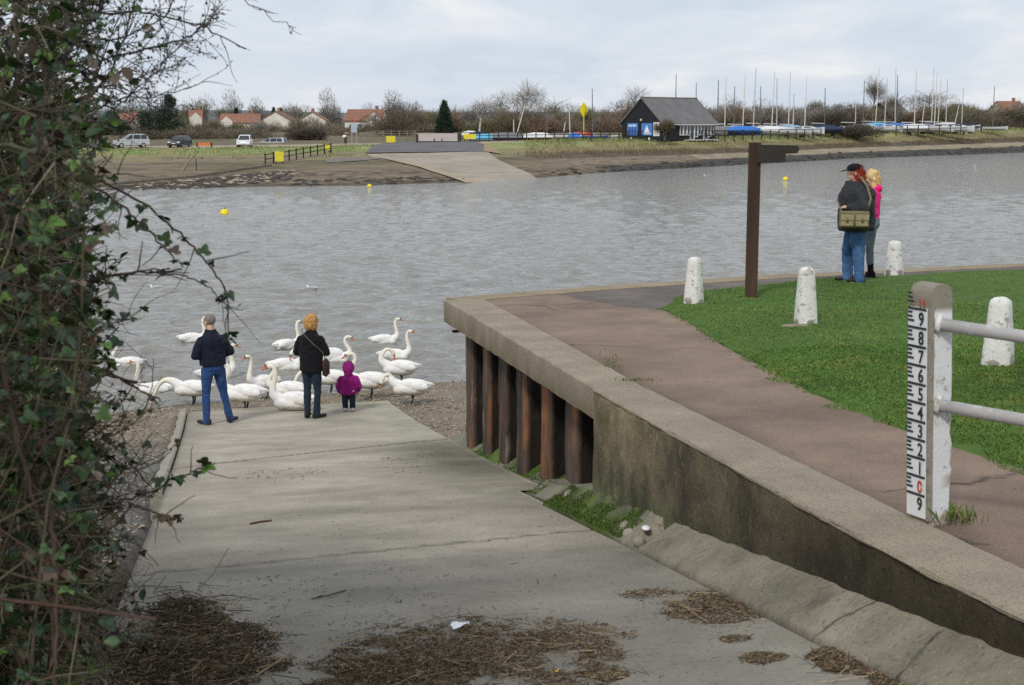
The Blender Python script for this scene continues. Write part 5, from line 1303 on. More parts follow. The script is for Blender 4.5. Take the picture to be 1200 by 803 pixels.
silver = mat('silver_paint', (.46, .49, .53), (.54, .57, .61), .4, rough=.3, metal=.3); dkgrey = mat('dark_grey_paint', (.055, .06, .07), (.08, .085, .095), .4, rough=.3, metal=.3)
wcar = mat('white_car_paint', (.72, .74, .76), (.78, .8, .82), .4, rough=.3); bsil = mat('pale_blue_paint', (.42, .46, .52), (.5, .54, .6), .4, rough=.3, metal=.3)
car(154, 173.2, 182, math.radians(205), 'silver people carrier, largest of the parked cars, turned three quarters to the river', silver, 4.4, 1.8, 1.72)
car(211, 173, 184, math.radians(-100), 'dark grey car facing the river between the people carrier and the white car', dkgrey, 4.1, 1.75, 1.48, 'hatch')
car(287, 173.4, 180, math.radians(-86), 'white hatchback parked alone, facing the river beyond the grass strip', wcar, 3.8, 1.66, 1.6, 'hatch')
car(318, 173.5, 196, math.radians(168), 'pale silver saloon partly behind the end of the grass strip', bsil, 4.5, 1.75, 1.38)

# orange barrier, marker stick, groyne
m_or = mat('orange_plastic', (.55, .14, .03), (.68, .2, .05), 2, rough=.6); m_dkw = mat('dark_timber', (.03, .024, .019), (.06, .048, .036), 3, rough=.9, bump=.4)
p = at(240, 172.5, 183); t = thing('barrier', 'low orange rail barrier between two dark posts on the far car park', 'barrier', p)
b = MB(); b.box((0, 0, .38), (1.7, .12, .35)); b.build('rail', m_or, t)
for sx in (-.95, .85): b = MB(); b.box((sx, 0, .2), (.18, .18, .7)); b.build('post', m_dkw, t)
p = G(211, 201, z_far, 60); t = props(MB().tube([(p.x, p.y, p.z-.3), (p.x+.8, p.y, p.z+.9), (p.x+1.75, p.y+.2, p.z+1.9)], [.13, .11, .08], 6).build('leaning_stake', mat('bleached_wood', (.22, .17, .11), (.3, .24, .16), 2, rough=.9)), 'thick weathered stake leaning to the right on the far mud', 'stake')
p = G(230, 200, z_far, 60); props(MB().tube([(p.x, p.y, p.z-.3), (p.x+.02, p.y, p.z+.55), (p.x, p.y, p.z+1.15)], [.06, .05, .04], 6).build('mud_stake', m_dkw), 'thin upright stake on the far mud beside the leaning one', 'stake')
b = MB(); rr = []
for px, py in ((100, 221), (150, 215.5), (190, 211.5), (230, 208), (262, 203.5), (290, 199), (318, 195)):
    p = G(px, py, z_far, 60); rr.append([p+Vector((0, dy, dz)) for dy, dz in ((-.2, -.4), (.35, -.4), (.35, .20), (.05, .28), (-.2, .18))])
b.loft(rr); o = b.build('groyne', mat('groyne_concrete', (.16, .135, .105), (.24, .205, .16), .9, rough=.95, bump=.6, bscale=3, dist=.1)); props(o, 'long low grey groyne running along the far mud on the left', 'groyne')
# rock rubble below the groyne
RK = 0
rk = thing('rubble', 'pale flat rocks and weed strewn on the far mud below the groyne', 'rubble'); rk['kind'] = 'stuff'
V = []; Fc = []; cl = []
for _ in range(900):
    px = random.uniform(120, 345) if random.random() < .6 else random.uniform(345, 1200)
    if px < 345: py = np.interp(px, [120, 345], [219, 198])+random.uniform(2, 13)
    else: py = np.interp(px, [345, 420, 540, 640, 700, 860, 1000, 1200], [218, 217, 213, 207, 202, 193, 185, 178])-random.uniform(0, 7)
    if 545 < px < 640: continue
    p = G(px, py, z_far, 60); q = random.uniform(.12, .5); n = len(V); a = random.random()*6.3; c_ = (.30, .25, .19) if (px < 345 and random.random() < .22) else (.055, .048, .04)
    for w in ico: V.append((p.x+q*1.4*(w[0]*math.cos(a)-.5*w[1]*math.sin(a)), p.y+q*(w[0]*math.sin(a)+.5*w[1]*math.cos(a)), p.z+q*.38*w[2])); cl.append(c_)
    Fc += [tuple(i+n for i in f) for f in icf]
bpy.data.objects.remove(rk)
props(raw('rubble', V, Fc, m_peb, cols=cl), 'flat rocks and dark weed strewn along the far water line', 'rubble', kind='stuff')

# ------------------------------------------------------------------ fences and boards on the far side
def pf(px, py, d): return at(px, py, d)
def fence(pts, n, h, rails, label, rth=.09, mt=None, pth=.13):
    P = [Vector(p) for p in pts]; t = thing('fence', label, 'fence', P[0]); o0 = P[0]
    Ls = [0]
    for i in range(len(P)-1): Ls.append(Ls[-1]+(P[i+1]-P[i]).length)
    def on(l):
        return Vector([float(np.interp(l, Ls, [p[k] for p in P])) for k in range(3)])-o0
    for i in range(n+1):
        q = on(Ls[-1]*i/n); b = MB(); b.box((q.x, q.y, q.z+h/2-.15), (pth, pth, h+.3)); b.build('post', mt or m_dkw, t)
    for rh in rails:
        b = MB(); b.tube([on(Ls[-1]*i/(2*n))+Vector((0, -.08, h*rh)) for i in range(2*n+1)], rth/2, 4); b.build('rail', mt or m_dkw, t)
    return t
fence([G(311, 193, z_far, 60), G(333, 189.5, z_far, 60), G(352, 186, z_far, 60), G(388, 179.5, z_far, 60)], 9, 1.15, (.45, .85), 'dark post and rail fence stepping up the bank from the yellow board')
fence([pf(540, 167, 184), pf(600, 166.3, 184), pf(728, 165, 186), pf(780, 164.5, 186)], 22, 1.25, (.38, .68, .98), 'dark rail fence along the grass bank in front of the dinghies')
fence([pf(780, 164.3, 186.5), pf(850, 163, 192), pf(962, 160.5, 207)], 16, 1.15, (.4, .97), 'dark railing in front of the clubhouse veranda and the covered boats')
fence([pf(1050, 157, 222), pf(1100, 155.6, 230), pf(1150, 154, 238)], 8, 1.3, (.5, .95), 'dark railing along the bank before the cluster of thick masts')
fence([pf(430, 164, 186), pf(487, 164, 186)], 6, 1.2, (.4, .65, .92), 'weathered grey brown rail fence behind the yellow board at the road end', mt=mat('grey_timber', (.16, .14, .11), (.22, .19, .15), 2, rough=.9))
m_yel = mat('yellow_board', (.62, .53, .03), (.72, .62, .05), 1.5, rough=.6); m_yeld = mat('faded_print', (.30, .27, .06), (.4, .35, .08), 2, rough=.6)
def board(px, py0, py1, wpx, d, label, legs=True, legh=.5):
    p = G(px, py1+legh*1667/d, z_far, 60); d = p.y; p = p+Vector((0, 0, legh)); w = wpx/F*d; h = (py1-py0)/F*d; t = thing('notice_board', label, 'sign', p-Vector((0, 0, legh)), 0, None)
    b = MB(); b.box((0, 0, legh+h/2), (w, .06, h)); s = b.build('panel', m_yel, t)
    if legs:
        for sx in (-.42, .42): b = MB(); b.box((sx*w, .07, (legh+h)/2-.2), (.1, .08, legh+h+.3)); b.build('leg', m_dkw, t)
    return t
board(327.5, 178, 189.5, 10, 152, 'yellow board on dark posts at the low end of the post and rail fence', legh=.25)
board(383.5, 169.3, 176, 6.5, 172, 'small yellow board at the top end of the post and rail fence', legh=.3)
board(458, 159.7, 167, 10.5, 184, 'yellow board standing on the grass left of the dark road', legh=.2)
board(550.5, 157.3, 163, 14.5, 183, 'wide yellow board on the rail fence beside the right road post', legh=.4)
for px, lab in ((489, 'stout dark gate post left of the gravel track'), (537.5, 'taller dark gate post right of the gravel track')):
    p = at(px, 168.3, 183.5); h = 1.1 if px < 500 else 1.25
    props(MB().box((p.x, p.y, p.z+h/2), (.28, .28, h)).prism([(p.x-.14, p.y-.14, p.z+h), (p.x+.14, p.y-.14, p.z+h), (p.x+.14, p.y+.14, p.z+h), (p.x-.14, p.y+.14, p.z+h)], (0, 0, .08)).build('gate_post', m_dkw), lab, 'post')
for px in (509, 518): 
    p = at(px, 168.0, 184); props(MB().tube([(p.x, p.y, p.z-.1), (p.x, p.y, p.z+.55), (p.x, p.y, p.z+.62)], [.08, .08, .03], 8).build('track_bollard', m_dkw), 'short dark post in the middle of the gravel track, '+('left one' if px == 509 else 'right one'), 'post')
# information board with life ring, dinghies by the road end
p = at(415, 166, 184); t = thing('information_board', 'pale grey blue information board on two legs left of the road', 'sign', p)
b = MB(); b.box((0, 0, 1.75), (.75, .08, 1.2)); b.build('panel', mat('grey_blue_panel', (.33, .40, .46), (.4, .47, .53), 1, rough=.6), t)
for sx in (-.3, .3): b = MB(); b.box((sx, .06, .75), (.08, .08, 2.0)); b.build('leg', mat('grey_leg', g(.3), g(.36), 2), t)
b = MB(); b.prism([(-.1, -.05, 2.4), (.3, -.05, 2.4), (.1, -.05, 2.78)], (0, .04, 0)); b.build('warning_triangle', mat('red_sign', (.45, .06, .05), (.55, .1, .08), 1, rough=.6), t)
p = at(405, 168, 182); t = thing('mooring_post', 'white topped dark post with a red cap left of the information board', 'post', p)
b = MB(); b.box((0, 0, .4), (.3, .3, .9)); b.build('post', m_dkw, t); b = MB(); b.ell((-.12, 0, .85), (.28, .2, .2)); b.build('fender', m_white, t); b = MB(); b.ell((.1, .1, 1.25), (.24, .2, .12)); b.build('cap', mat('faded_red', (.42, .17, .12), (.5, .22, .17), 2), t)
p = at(400, 177, 176); props(MB().ell((p.x, p.y, p.z+.1), (.35, .3, .25)).tube([(p.x, p.y, p.z+.2), (p.x, p.y, p.z+.48)], .06, 6).build('mooring_buoy', m_yel, None, True), 'small yellow buoy lying on the grass left of the dark road', 'buoy')

# yellow diamond channel mark
p = at(684, 164, 190); t = thing('channel_mark', 'yellow diamond shaped channel mark on a tall yellow post', 'navigation mark', p)
b = MB(); b.tube([(0, 0, -.3), (0, 0, 1.2), (0, 0, 3.3)], [.09, .085, .08], 8); b.build('post', mat('post_yellow', (.52, .40, .10), (.62, .48, .14), 1, rough=.6), t)
b = MB(); b.tube([(0, 0, -.3), (0, 0, .7)], .1, 8); b.build('red_base', mat('post_red', (.42, .05, .04), (.5, .08, .06), 1, rough=.6), t)
b = MB()
for rzq in (0, PI/2):
    q = Matrix.Rotation(rzq+.3, 3, 'Z'); b.prism([q @ Vector(v) for v in ((-.12, 0, 3.0), (.12, 0, 3.0), (.56, 0, 3.75), (.5, 0, 4.25), (.06, 0, 4.85), (-.06, 0, 4.85), (-.5, 0, 4.25), (-.56, 0, 3.75))], q @ Vector((0, .05, 0)))
b.build('diamond', m_yel, t)
p = at(607, 187, 158); props(MB().tube([(p.x, p.y, p.z-.3), (p.x, p.y, p.z+.4), (p.x+.02, p.y, p.z+.75)], [.07, .06, .05], 6).build('slip_stake', m_dkw), 'short dark stake standing on the far concrete slipway', 'stake')
# buoys on the river
m_buoy = mat('yellow_buoy', (.78, .60, .01), (.86, .70, .02), 3, rough=.45); m_buoyd = mat('buoy_dark', (.05, .045, .03), (.09, .08, .05), 4, rough=.7)
def buoy(px, py, r, label, tilt=0):
    p = G(px, py, zwat, 20); t = thing('buoy', label, 'buoy', (p.x, p.y, 0), 0, 'yellow buoys on the river'); t.rotation_euler = (0, tilt, 0)
    b = MB(); b.rings([(0, 0, -r*.8, r*.4, r*.4), (0, 0, -r*.5, r*.9, r*.9), (0, 0, 0, r*1.0, r*1.0), (0, 0, r*.5, r*.92, r*.92), (0, 0, r*.95, r*.62, r*.62), (0, 0, r*1.15, r*.25, r*.25)], 18); b.build('float', m_buoy, t, True)
    b = MB(); b.tube([(0, 0, r*1.1), (0, 0, r*1.45)], r*.14, 8); b.build('eye', m_buoyd, t)
    b = MB(); b.rings([(0, 0, -.06*r, r*1.02, r*1.02), (0, 0, .10*r, r*1.015, r*1.015)], 18); b.build('water_line', m_buoyd, t)
buoy(263, 251, .26, 'large yellow buoy floating left of centre, beyond the swans', .1)
buoy(920.5, 211, .26, 'small yellow buoy floating between the fingerpost and the women', -.1)
buoy(433, 219, .20, 'distant yellow buoy floating at the far bank left of the far slipway')

# ------------------------------------------------------------------ boats in the yard
m_hullw = mat('white_hull', (.45, .46, .47), (.62, .63, .64), .7, rough=.4); m_hullb = mat('blue_hull', (.03, .08, .22), (.05, .12, .3), .7, rough=.4); m_hulld = mat('dark_hull', (.02, .025, .035), (.04, .045, .06), .7, rough=.4); m_hullr = mat('red_hull', (.35, .05, .04), (.43, .08, .06), .7, rough=.4)
m_bluec = mat('blue_tarpaulin', (.03, .14, .48), (.05, .2, .58), 1.2, rough=.7, bump=.4, bscale=4, dist=.05); m_nvc = mat('navy_tarpaulin', (.015, .025, .07), (.03, .045, .11), 1.2, rough=.8); m_whc = mat('white_tarpaulin', (.58, .58, .58), (.7, .7, .7), 1.2, rough=.8); m_pblue = mat('pale_blue_tarpaulin', (.16, .30, .48), (.22, .38, .56), 1.2, rough=.8); m_cyan = mat('turquoise_tarpaulin', (.09, .36, .52), (.14, .44, .6), 1.2, rough=.8); m_redc = mat('red_tarpaulin', (.38, .05, .04), (.46, .08, .05), 1.2, rough=.8); m_grc = mat('grey_tarpaulin', (.14, .15, .16), (.2, .21, .22), 1.2, rough=.8)
m_mast = mat('alloy_mast', (.42, .42, .42), (.54, .54, .53), 1, rough=.5); m_mastd = mat('dark_mast', (.10, .10, .105), (.14, .14, .15), 1, rough=.6); m_mastw = mat('cream_mast', (.56, .52, .45), (.66, .62, .54), 1, rough=.6)
def hull_mesh(L_, B_, Dp):
    b = MB(); rr = []
    for u in np.linspace(0, 1, 9):
        x = (u-.5)*L_; w = B_/2*(1-max(0, (u-.45)/.55)**2.2)*(.82+.18*min(1, u*3)); sh_ = Dp*(1+.18*(u-.4)**2*4)
        w = max(w, .03)
        rr.append([Vector((x, -w, sh_)), Vector((x, -w*.92, sh_*.5)), Vector((x, -w*.45, sh_*.1)), Vector((x, 0, 0 if u < .9 else sh_*.3)), Vector((x, w*.45, sh_*.1)), Vector((x, w*.92, sh_*.5)), Vector((x, w, sh_)), Vector((x, 0, sh_+.06))])
    b.loft(rr); return b
def boat(px, yb, d, label, L_=5.5, hull=None, mast=None, cover=None, cabin=True, rz=0, mm=None, boom=True, name='sailing_boat', grp='boats laid up in the yard', stand=.35, Dp=.85, mx=.08):
    """mast = (px top, py top)"""
    p = at(px, yb, d); t = thing(name, label, 'boat', p, rz, grp); B_ = L_*.34
    o = hull_mesh(L_, B_, Dp).build('hull', hull or m_hullw, t); o.location = (0, 0, stand)
    dk = stand+Dp
    if stand > .2:
        for sx in (-.25, .2): b = MB(); b.box((sx*L_, 0, stand/2+.03), (.14, B_*.8, stand+.1)); b.build('cradle', m_dkw, t)
    if cabin: 
        b = MB(); b.loft([[Vector((x*L_, y*B_, dk+z)) for y, z in ((-.3, 0), (-.26, h), (.26, h), (.3, 0))] for x, h in ((-.12, .42), (.12, .40), (.3, .12))]); c_ = b.build('cabin', m_hullw, t)
        for sg in (-1, 1): b = MB(); b.box((.03*L_, sg*B_*.285, dk+.24), (.2*L_, .05, .14)); b.build('window', m_pane, c_)
    if cover:
        b = MB(); b.loft([[Vector((x*L_, y*B_, dk+z)) for y, z in ((-.56, -.22), (-.52, 0), (0, h), (.52, 0), (.56, -.22))] for x, h in ((-.5, .28), (-.15, .52), (.2, .46), (.42, .12))]); b.build('cover', cover, t)
    if mast:
        q = at(mast[0], mast[1], d+.01); c_, s_ = math.cos(-rz), math.sin(-rz); dx, dy = q.x-p.x, 0
        top = Vector((dx*c_-dy*s_, dx*s_+dy*c_, q.z-p.z)); bx = mx*L_ if len(mast) < 3 else 0
        if len(mast) > 2:
            qb = at(mast[2], yb, d); ddx = qb.x-p.x; base = Vector((ddx*c_, ddx*s_, dk))
        else: base = Vector((top.x, top.y, dk))
        b = MB(); b.tube([base, base.lerp(top, .6), top], [.085, .075, .05], 6); mo = b.build('mast', mm or m_mast, t)
        b = MB()
        h = (top-base).length
        for f_ in (.62,): 
            q = base.lerp(top, f_); b.tube([q-Vector((0, .45, 0)), q+Vector((0, .45, 0))], .03, 4)
        b.build('spreader', mm or m_mast, mo)
        if boom: b = MB(); b.tube([base+Vector((0, 0, .7)), base+Vector((-L_*.42, 0, .75))], .07, 5); b.build('boom', m_mast, t)
    return t
G1 = 'dinghies and small boats behind the rail fence'
sm_ = dict(L_=4.2, cabin=False, stand=.12, Dp=.5, boom=False, name='dinghy', grp=G1)
boat(573, 165.2, 190, 'turquoise covered dinghy right of the wide yellow board', cover=m_cyan, hull=m_cyan, **{**sm_, 'L_': 5.2, 'Dp': .3})
boat(563, 164, 193, 'dinghy under a dark blue cover behind the turquoise one', cover=m_nvc, **{**sm_, 'L_': 3})
boat(552, 163, 196, 'small boat with a white cover behind the wide yellow board', cover=m_whc, **{**sm_, 'L_': 2.5})
boat(596, 165, 189, 'dinghy with blue hull and short upright pale mast', cover=m_grc, hull=m_hullb, mast=(602, 140, 602), mm=m_mastw, **sm_)
boat(611, 165, 192, 'white dinghy with a long mast leaning to the right', mast=(615.5, 122, 605), mm=m_mastw, **sm_)
boat(632, 165.4, 189, 'white and red hulled dinghy between the leaning mast and the thin pole', hull=m_hullr, cover=m_whc, **sm_)
boat(643, 164.6, 193, 'small white boat with a thin dark mast and white bundle', mast=(641, 130, 641), mm=m_mastd, **{**sm_, 'L_': 3.4})
boat(663, 165, 189, 'white dinghy with a short mast leaning right', mast=(662.5, 143, 660), mm=m_mastw, **sm_)
boat(669, 163.6, 195, 'white dinghy with an upright cream mast left of the yellow diamond', mast=(667, 126.5, 668), mm=m_mastw, **{**sm_, 'L_': 3.6})
boat(683, 164.5, 193, 'red covered boat behind the foot of the yellow diamond mark', cover=m_redc, **{**sm_, 'L_': 3.2, 'Dp': .6})
boat(674, 165.6, 188, 'low blue dinghy in front of the red covered boat', cover=m_bluec, hull=m_hullw, **{**sm_, 'L_': 1.8})
boat(698, 165.4, 189, 'pale blue and white dinghy with a tall thin pole mast', cover=None, hull=m_hullb, mast=(694, 104, 694.5), mm=m_mastd, **{**sm_, 'L_': 3.4})
boat(711, 165.4, 190, 'white dinghy just left of the black clubhouse', **{**sm_, 'L_': 3})
# masts of boats behind and beside the clubhouse
boat(790, 160, 226, 'yacht hidden behind the clubhouse roof, its taller mast showing above the ridge', mast=(792.5, 87, 791), mm=m_mastd)
boat(812, 160, 232, 'yacht hidden behind the clubhouse roof, its shorter mast showing above the ridge', mast=(816, 97, 815), mm=m_mastd)
B2 = [ (842, 94, 840.5, m_mastd, None, m_hullw, 'yacht at the clubhouse corner under a grey cover', m_grc), (851, 90, 849, m_mastw, None, m_hullw, 'yacht with a pale cream mast just right of the clubhouse', None),
 (861, 101, 859.5, m_mastd, None, m_hullw, 'white yacht with a short grey mast right of the cream one', None), (873.5, 87, 870, m_mastw, None, m_hullb, 'yacht with dark blue cover and a mast of pale lower half', m_bluec),
 (886, 79.5, 882.5, m_mast, None, m_hullw, 'white yacht with the tallest slim grey mast near the clubhouse', None), (891.5, 101, 891, m_mastd, None, m_hulld, 'yacht with a dark mast carrying a white radar dome', None),
 (908, 84, 904, m_mastw, None, m_hullw, 'yacht with a white tent cover and cream mast', m_whc), (910.5, 92, 910, m_mast, None, m_hullw, 'yacht close behind the white tent cover with second grey mast', None),
 (926.5, 84.5, 923.5, m_mastw, None, m_hullw, 'yacht with pale blue tarpaulin and a tall cream mast', m_pblue), (930.5, 110, 929, m_mast, None, m_hullw, 'small yacht with a low grey mast behind the pale blue tarpaulin', None),
 (945.5, 91.5, 942.5, m_mastw, None, m_hullw, 'white yacht with cream mast at the end of the clubhouse railing', None), (967, 103, 966, m_mastd, None, m_hulld, 'dark boat with a short thick mast beside the large dark bush', m_nvc)]
for i, (tx, ty, bx, mm, _, hl, lab, cv) in enumerate(B2):
    boat(bx+2.5, 161.2-(i % 3)*.9, 208+5*(i % 3), lab, L_=5.2, hull=hl, cover=cv, mast=(tx, ty, bx), mm=mm, cabin=cv is None, rz=random.uniform(-.3, .3), boom=(i % 2 == 1), stand=.3)
B3 = [(1003, 116, 1002, m_mast, m_hullw, None, 'yacht with a faint grey mast behind the low purplish bush'), (1013, 95, 1011, m_mastd, m_hullw, None, 'yacht with a dark mast left of the slender bare tree'),
 (1030.5, 81, 1025.5, m_mastw, m_hullw, m_cyan, 'yacht with turquoise cover and a leaning tall mast by the dark shed'), (1040, 91, 1036, m_mast, m_hullw, None, 'white yacht with a leaning grey mast in front of the dark shed'),
 (1050, 78, 1048.5, m_mast, m_hullw, m_bluec, 'yacht under a large bright blue tarpaulin with the thickest tall mast'), (1052, 88, 1050.5, m_mastd, m_hulld, None, 'dark hulled yacht with dark mast close to the blue tarpaulin'),
 (1074, 82, 1071, m_mastw, m_hullw, m_whc, 'yacht with a white cover and a pale mast right of the largest tarpaulin'), (1085, 107, 1080, m_mast, m_hullw, None, 'white yacht with a short mast leaning right'),
 (1094.5, 79, 1091, m_mastw, m_hullw, m_nvc, 'navy covered yacht with the first mast of the tight cluster'), (1098.5, 83, 1094.5, m_mastw, m_hullw, None, 'white yacht with the second mast of the tight cluster'),
 (1103, 92, 1098.5, m_mastw, m_hullw, None, 'white yacht with the third, shorter mast of the tight cluster'), (1110.5, 93, 1108, m_mast, m_hullw, m_whc, 'yacht with a white awning right of the tight mast cluster'),
 (1125, 117, 1118, m_mast, m_hullw, None, 'small yacht with a raking low mast right of the white awning'), (1129, 103, 1126.5, m_mast, m_hullw, m_nvc, 'navy covered yacht with the last but one mast on the right'), (1165.5, 101, 1163, m_mastd, m_hullw, None, 'boat with a lone mast standing apart at the right end of the yard')]
for i, (tx, ty, bx, mm, hl, cv, lab) in enumerate(B3):
    if bx > 1150: boat(bx+3, 154.0, 254, lab, L_=4.5, hull=hl, cover=cv, mast=(tx, ty, bx), mm=mm, cabin=False, boom=False, stand=.2, Dp=.5); continue
    big = 'thickest' in lab
    boat(bx+3, 157.2-(i % 3)*.9, 236+5*(i % 3), lab, L_=7.5 if big else 5.6, hull=hl, cover=cv, mast=(tx, ty, bx), mm=mm, cabin=cv is None, rz=random.uniform(-.3, .3), boom=(i % 2 == 0), stand=.3)
# ================================================================== bramble hedge on the left
def curve(p, d, L_, n, wob, grav=0.0, rnd=random):
    P = [Vector(p)]; d = Vector(d).normalized(); st = L_/n
    for i in range(n):
        d = (d+Vector((rnd.gauss(0, wob), rnd.gauss(0, wob), rnd.gauss(0, wob)-grav))).normalized(); P.append(P[-1]+d*st)
    return P
m_cane = mat('bramble_cane', g(.8), g(1.25), 14, rough=.7, attr=True, bump=.3, bscale=60, dist=.003)
m_leaf = mat('bramble_leaf', g(.7), g(1.25), 30, rough=.42, attr=True, spec=.45)
CANE = [(.10, .052, .040), (.085, .06, .038), (.13, .105, .07), (.075, .085, .035), (.055, .04, .032), (.15, .12, .085), (.075, .047, .036)]
DEADC = [(.22, .17, .115), (.18, .14, .10), (.26, .21, .15)]
LEAFC = [(.022, .052, .018), (.030, .068, .022), (.017, .038, .020), (.042, .092, .025), (.046, .056, .022)]
FRESH = [(.09, .18, .028), (.115, .21, .04), (.07, .14, .03)]
DEADL = [(.075, .046, .03), (.11, .07, .044), (.05, .03, .022), (.15, .11, .075)]
# leaf template with pointed tip, folded along the midrib
LT = np.array([(0, 0, 0), (.30, .24, .09), (.40, .52, .11), (.25, .80, .07), (0, 1.06, -.07), (-.25, .80, .07), (-.40, .52, .11), (-.30, .24, .09), (0, .5, 0), (0, .8, -.02)])
LF = [(0, 1, 2, 8), (0, 8, 6, 7), (8, 2, 3, 9), (8, 9, 5, 6), (9, 3, 4, 9), (9, 4, 5, 9)]
LFq = np.array([(0, 1, 2, 8), (0, 8, 6, 7), (8, 2, 3, 9), (8, 9, 5, 6), (9, 3, 4, 5)])
class Foliage:
    def __init__(s): s.P = []; s.D = []; s.N = []; s.S = []; s.C = []
    def leaf(s, p, d, nrm, size, col): s.P.append(tuple(p)); s.D.append(tuple(d)); s.N.append(tuple(nrm)); s.S.append(size); s.C.append(col)
    def compound(s, p, d, size, col):      # bramble leaf: three leaflets
        d = Vector(d).normalized(); up = Vector((random.gauss(0, .5), random.gauss(0, .5), 1)); sd = d.cross(up).normalized(); nr = sd.cross(d).normalized()
        q = Vector(p)+d*size*.35
        s.leaf(q, d, nr, size, col)
        for sg in (-1, 1): s.leaf(q, (d*.35+sd*sg).normalized(), nr, size*.78, tuple(c*.95 for c in col))
    def build(s, name, parent, mt=None):
        P, D, N_, S = np.array(s.P), np.array(s.D), np.array(s.N), np.array(s.S)
        X = np.cross(D, N_); X /= np.linalg.norm(X, axis=1)[:, None]; Z = np.cross(X, D); n = len(P)
        V = (P[:, None, :]+S[:, None, None]*(LT[None, :, 0:1]*X[:, None, :]*.95+LT[None, :, 1:2]*D[:, None, :]+LT[None, :, 2:3]*Z[:, None, :])).reshape(-1, 3)
        Fq = (np.arange(n)*len(LT))[:, None, None]+LFq[None]; cl = np.repeat(np.array(s.C), len(LT), 0)
        k = np.tile(np.array([.85, .95, 1, 1, .9, 1, 1, .95, 1.12, 1.1]), n); cl = cl*k[:, None]
        return raw(name, V, Fq.reshape(-1, 4), mt or m_leaf, parent, True, cl)
class Twigs:
    def __init__(s): s.V = []; s.F = []; s.C = []
    def add(s, pts, r0, r1, n, col):
        b = MB(); b.tube(pts, list(np.linspace(r0, r1, len(pts))), n, cap=False); k = len(s.V); s.V += b.v; s.F += [tuple(i+k for i in f) for f in b.f]; s.C += [col]*len(b.v)
    def build(s, name, parent): return raw(name, s.V, s.F, m_cane, parent, True, s.C)
rnd = random.Random(5)
hx, hy = xy(5, -1.2); hedge = thing('bramble_hedge', 'dense tangled bramble hedge with green and brown leaves filling the left edge', 'hedge', (hx, hy, float(zs(5))))
ho = hedge.location.copy()
def vface(s, z): 
    base = -.095*s-.02
    return base
def zg(s): return float(zs(s))-.02
tw = Twigs(); fo = Foliage()
def inside(p):
    s, v = sv(p.x, p.y); return v < vface(s, p.z)+.16
def clip(P):
    out = []
    for p in P:
        s, v = sv(p.x, p.y)
        if s < 1.9 or p.y < 1.9 and p.x > -1.0*p.y*.5+.1: break
        if v > vface(s, p.z)+rnd.uniform(.02, .16)+(-.02 if p.z < CZ-1.0 else 0): break
        out.append(p)
    return out
# upright and arching canes
for i in range(760):
    s = rnd.uniform(3.1, 7.0); v = vface(s, 0)-abs(rnd.gauss(0, .42)); x, y = xy(s, v); z = zg(s)-.05+(rnd.random()*.9 if rnd.random() < .5 else 0)
    d = (rnd.gauss(.06, .35), rnd.gauss(-.1, .35), 1.1)
    P = clip(curve((x, y, z), d, rnd.uniform(1.2, 3.4), 16, .13, .035, rnd))
    if len(P) < 4: continue
    col = rnd.choice(CANE if rnd.random() < .86 else DEADC); r = rnd.uniform(.0018, .0052)
    P = [p-ho for p in P]; tw.add(P, r, r*.45, 5, col)
    for p, q in zip(P[2:], P[3:]):
        for _ in range(3):
            if rnd.random() < .50:
                dd = (q-p).normalized()+Vector((rnd.gauss(.1, .8), rnd.gauss(-.3, .8), rnd.gauss(.1, .6))); c_ = rnd.choice(LEAFC if rnd.random() < .80 else (DEADL if rnd.random() < .42 else FRESH))
                fo.compound(p, dd, rnd.uniform(.020, .040)*min(1, (p+ho).y/3.2), c_)
# deeper dark tangle so that the hedge reads solid
for i in range(1300):
    s = rnd.uniform(2.6, 8.2); v = vface(s, 0)-.28-rnd.random()*1.1; x, y = xy(s, v); z = zg(s)+rnd.random()**1.0*2.6
    P = clip(curve((x, y, z), (rnd.gauss(0, .8), rnd.gauss(0, .8), rnd.gauss(.2, .7)), rnd.uniform(.5, 1.3), 6, .2, .03, rnd))
    if len(P) < 3: continue
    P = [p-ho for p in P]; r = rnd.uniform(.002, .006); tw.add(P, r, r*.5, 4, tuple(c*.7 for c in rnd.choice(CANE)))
    for p in P[1:]:
        for _ in range(3):
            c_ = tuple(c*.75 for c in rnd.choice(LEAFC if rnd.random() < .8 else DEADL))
            fo.leaf(p+Vector((rnd.gauss(0, .05), rnd.gauss(0, .05), rnd.gauss(0, .05))), Vector((rnd.gauss(0, 1), rnd.gauss(0, 1), rnd.gauss(0, 1))).normalized(), Vector((rnd.gauss(0, .6), rnd.gauss(-.5, .6), 1)).normalized(), rnd.uniform(.022, .046)*min(1, (p+ho).y/3.6), c_)
# fine side twigs towards the ramp
for i in range(2500):
    s = rnd.uniform(2.9, 7.2); v = vface(s, 0)-abs(rnd.gauss(0, .22)); x, y = xy(s, v); z = zg(s)+rnd.random()*2.75
    low = z < CZ-.95
    d = (rnd.gauss(.6, .5), rnd.gauss(-.1, .5), rnd.gauss(-.05 if low else .35, .5))
    P = clip(curve((x, y, z), d, rnd.uniform(.15, .5), 6, .16, .03, rnd))
    if len(P) < 3: continue
    P = [p-ho for p in P]; r = rnd.uniform(.0012, .0028); tw.add(P, r, r*.5, 3, rnd.choice(CANE if rnd.random() < (.6 if low else .92) else DEADC))
    for p in P[2:]:
        if rnd.random() < (.28 if low else .50):
            c_ = rnd.choice(LEAFC if rnd.random() < .62 else (FRESH if rnd.random() < .6 else DEADL)); fo.compound(p, Vector((rnd.gauss(.3, .8), rnd.gauss(-.3, .8), rnd.gauss(.1, .7))), rnd.uniform(.018, .036)*min(1, (p+ho).y/3.2), c_)
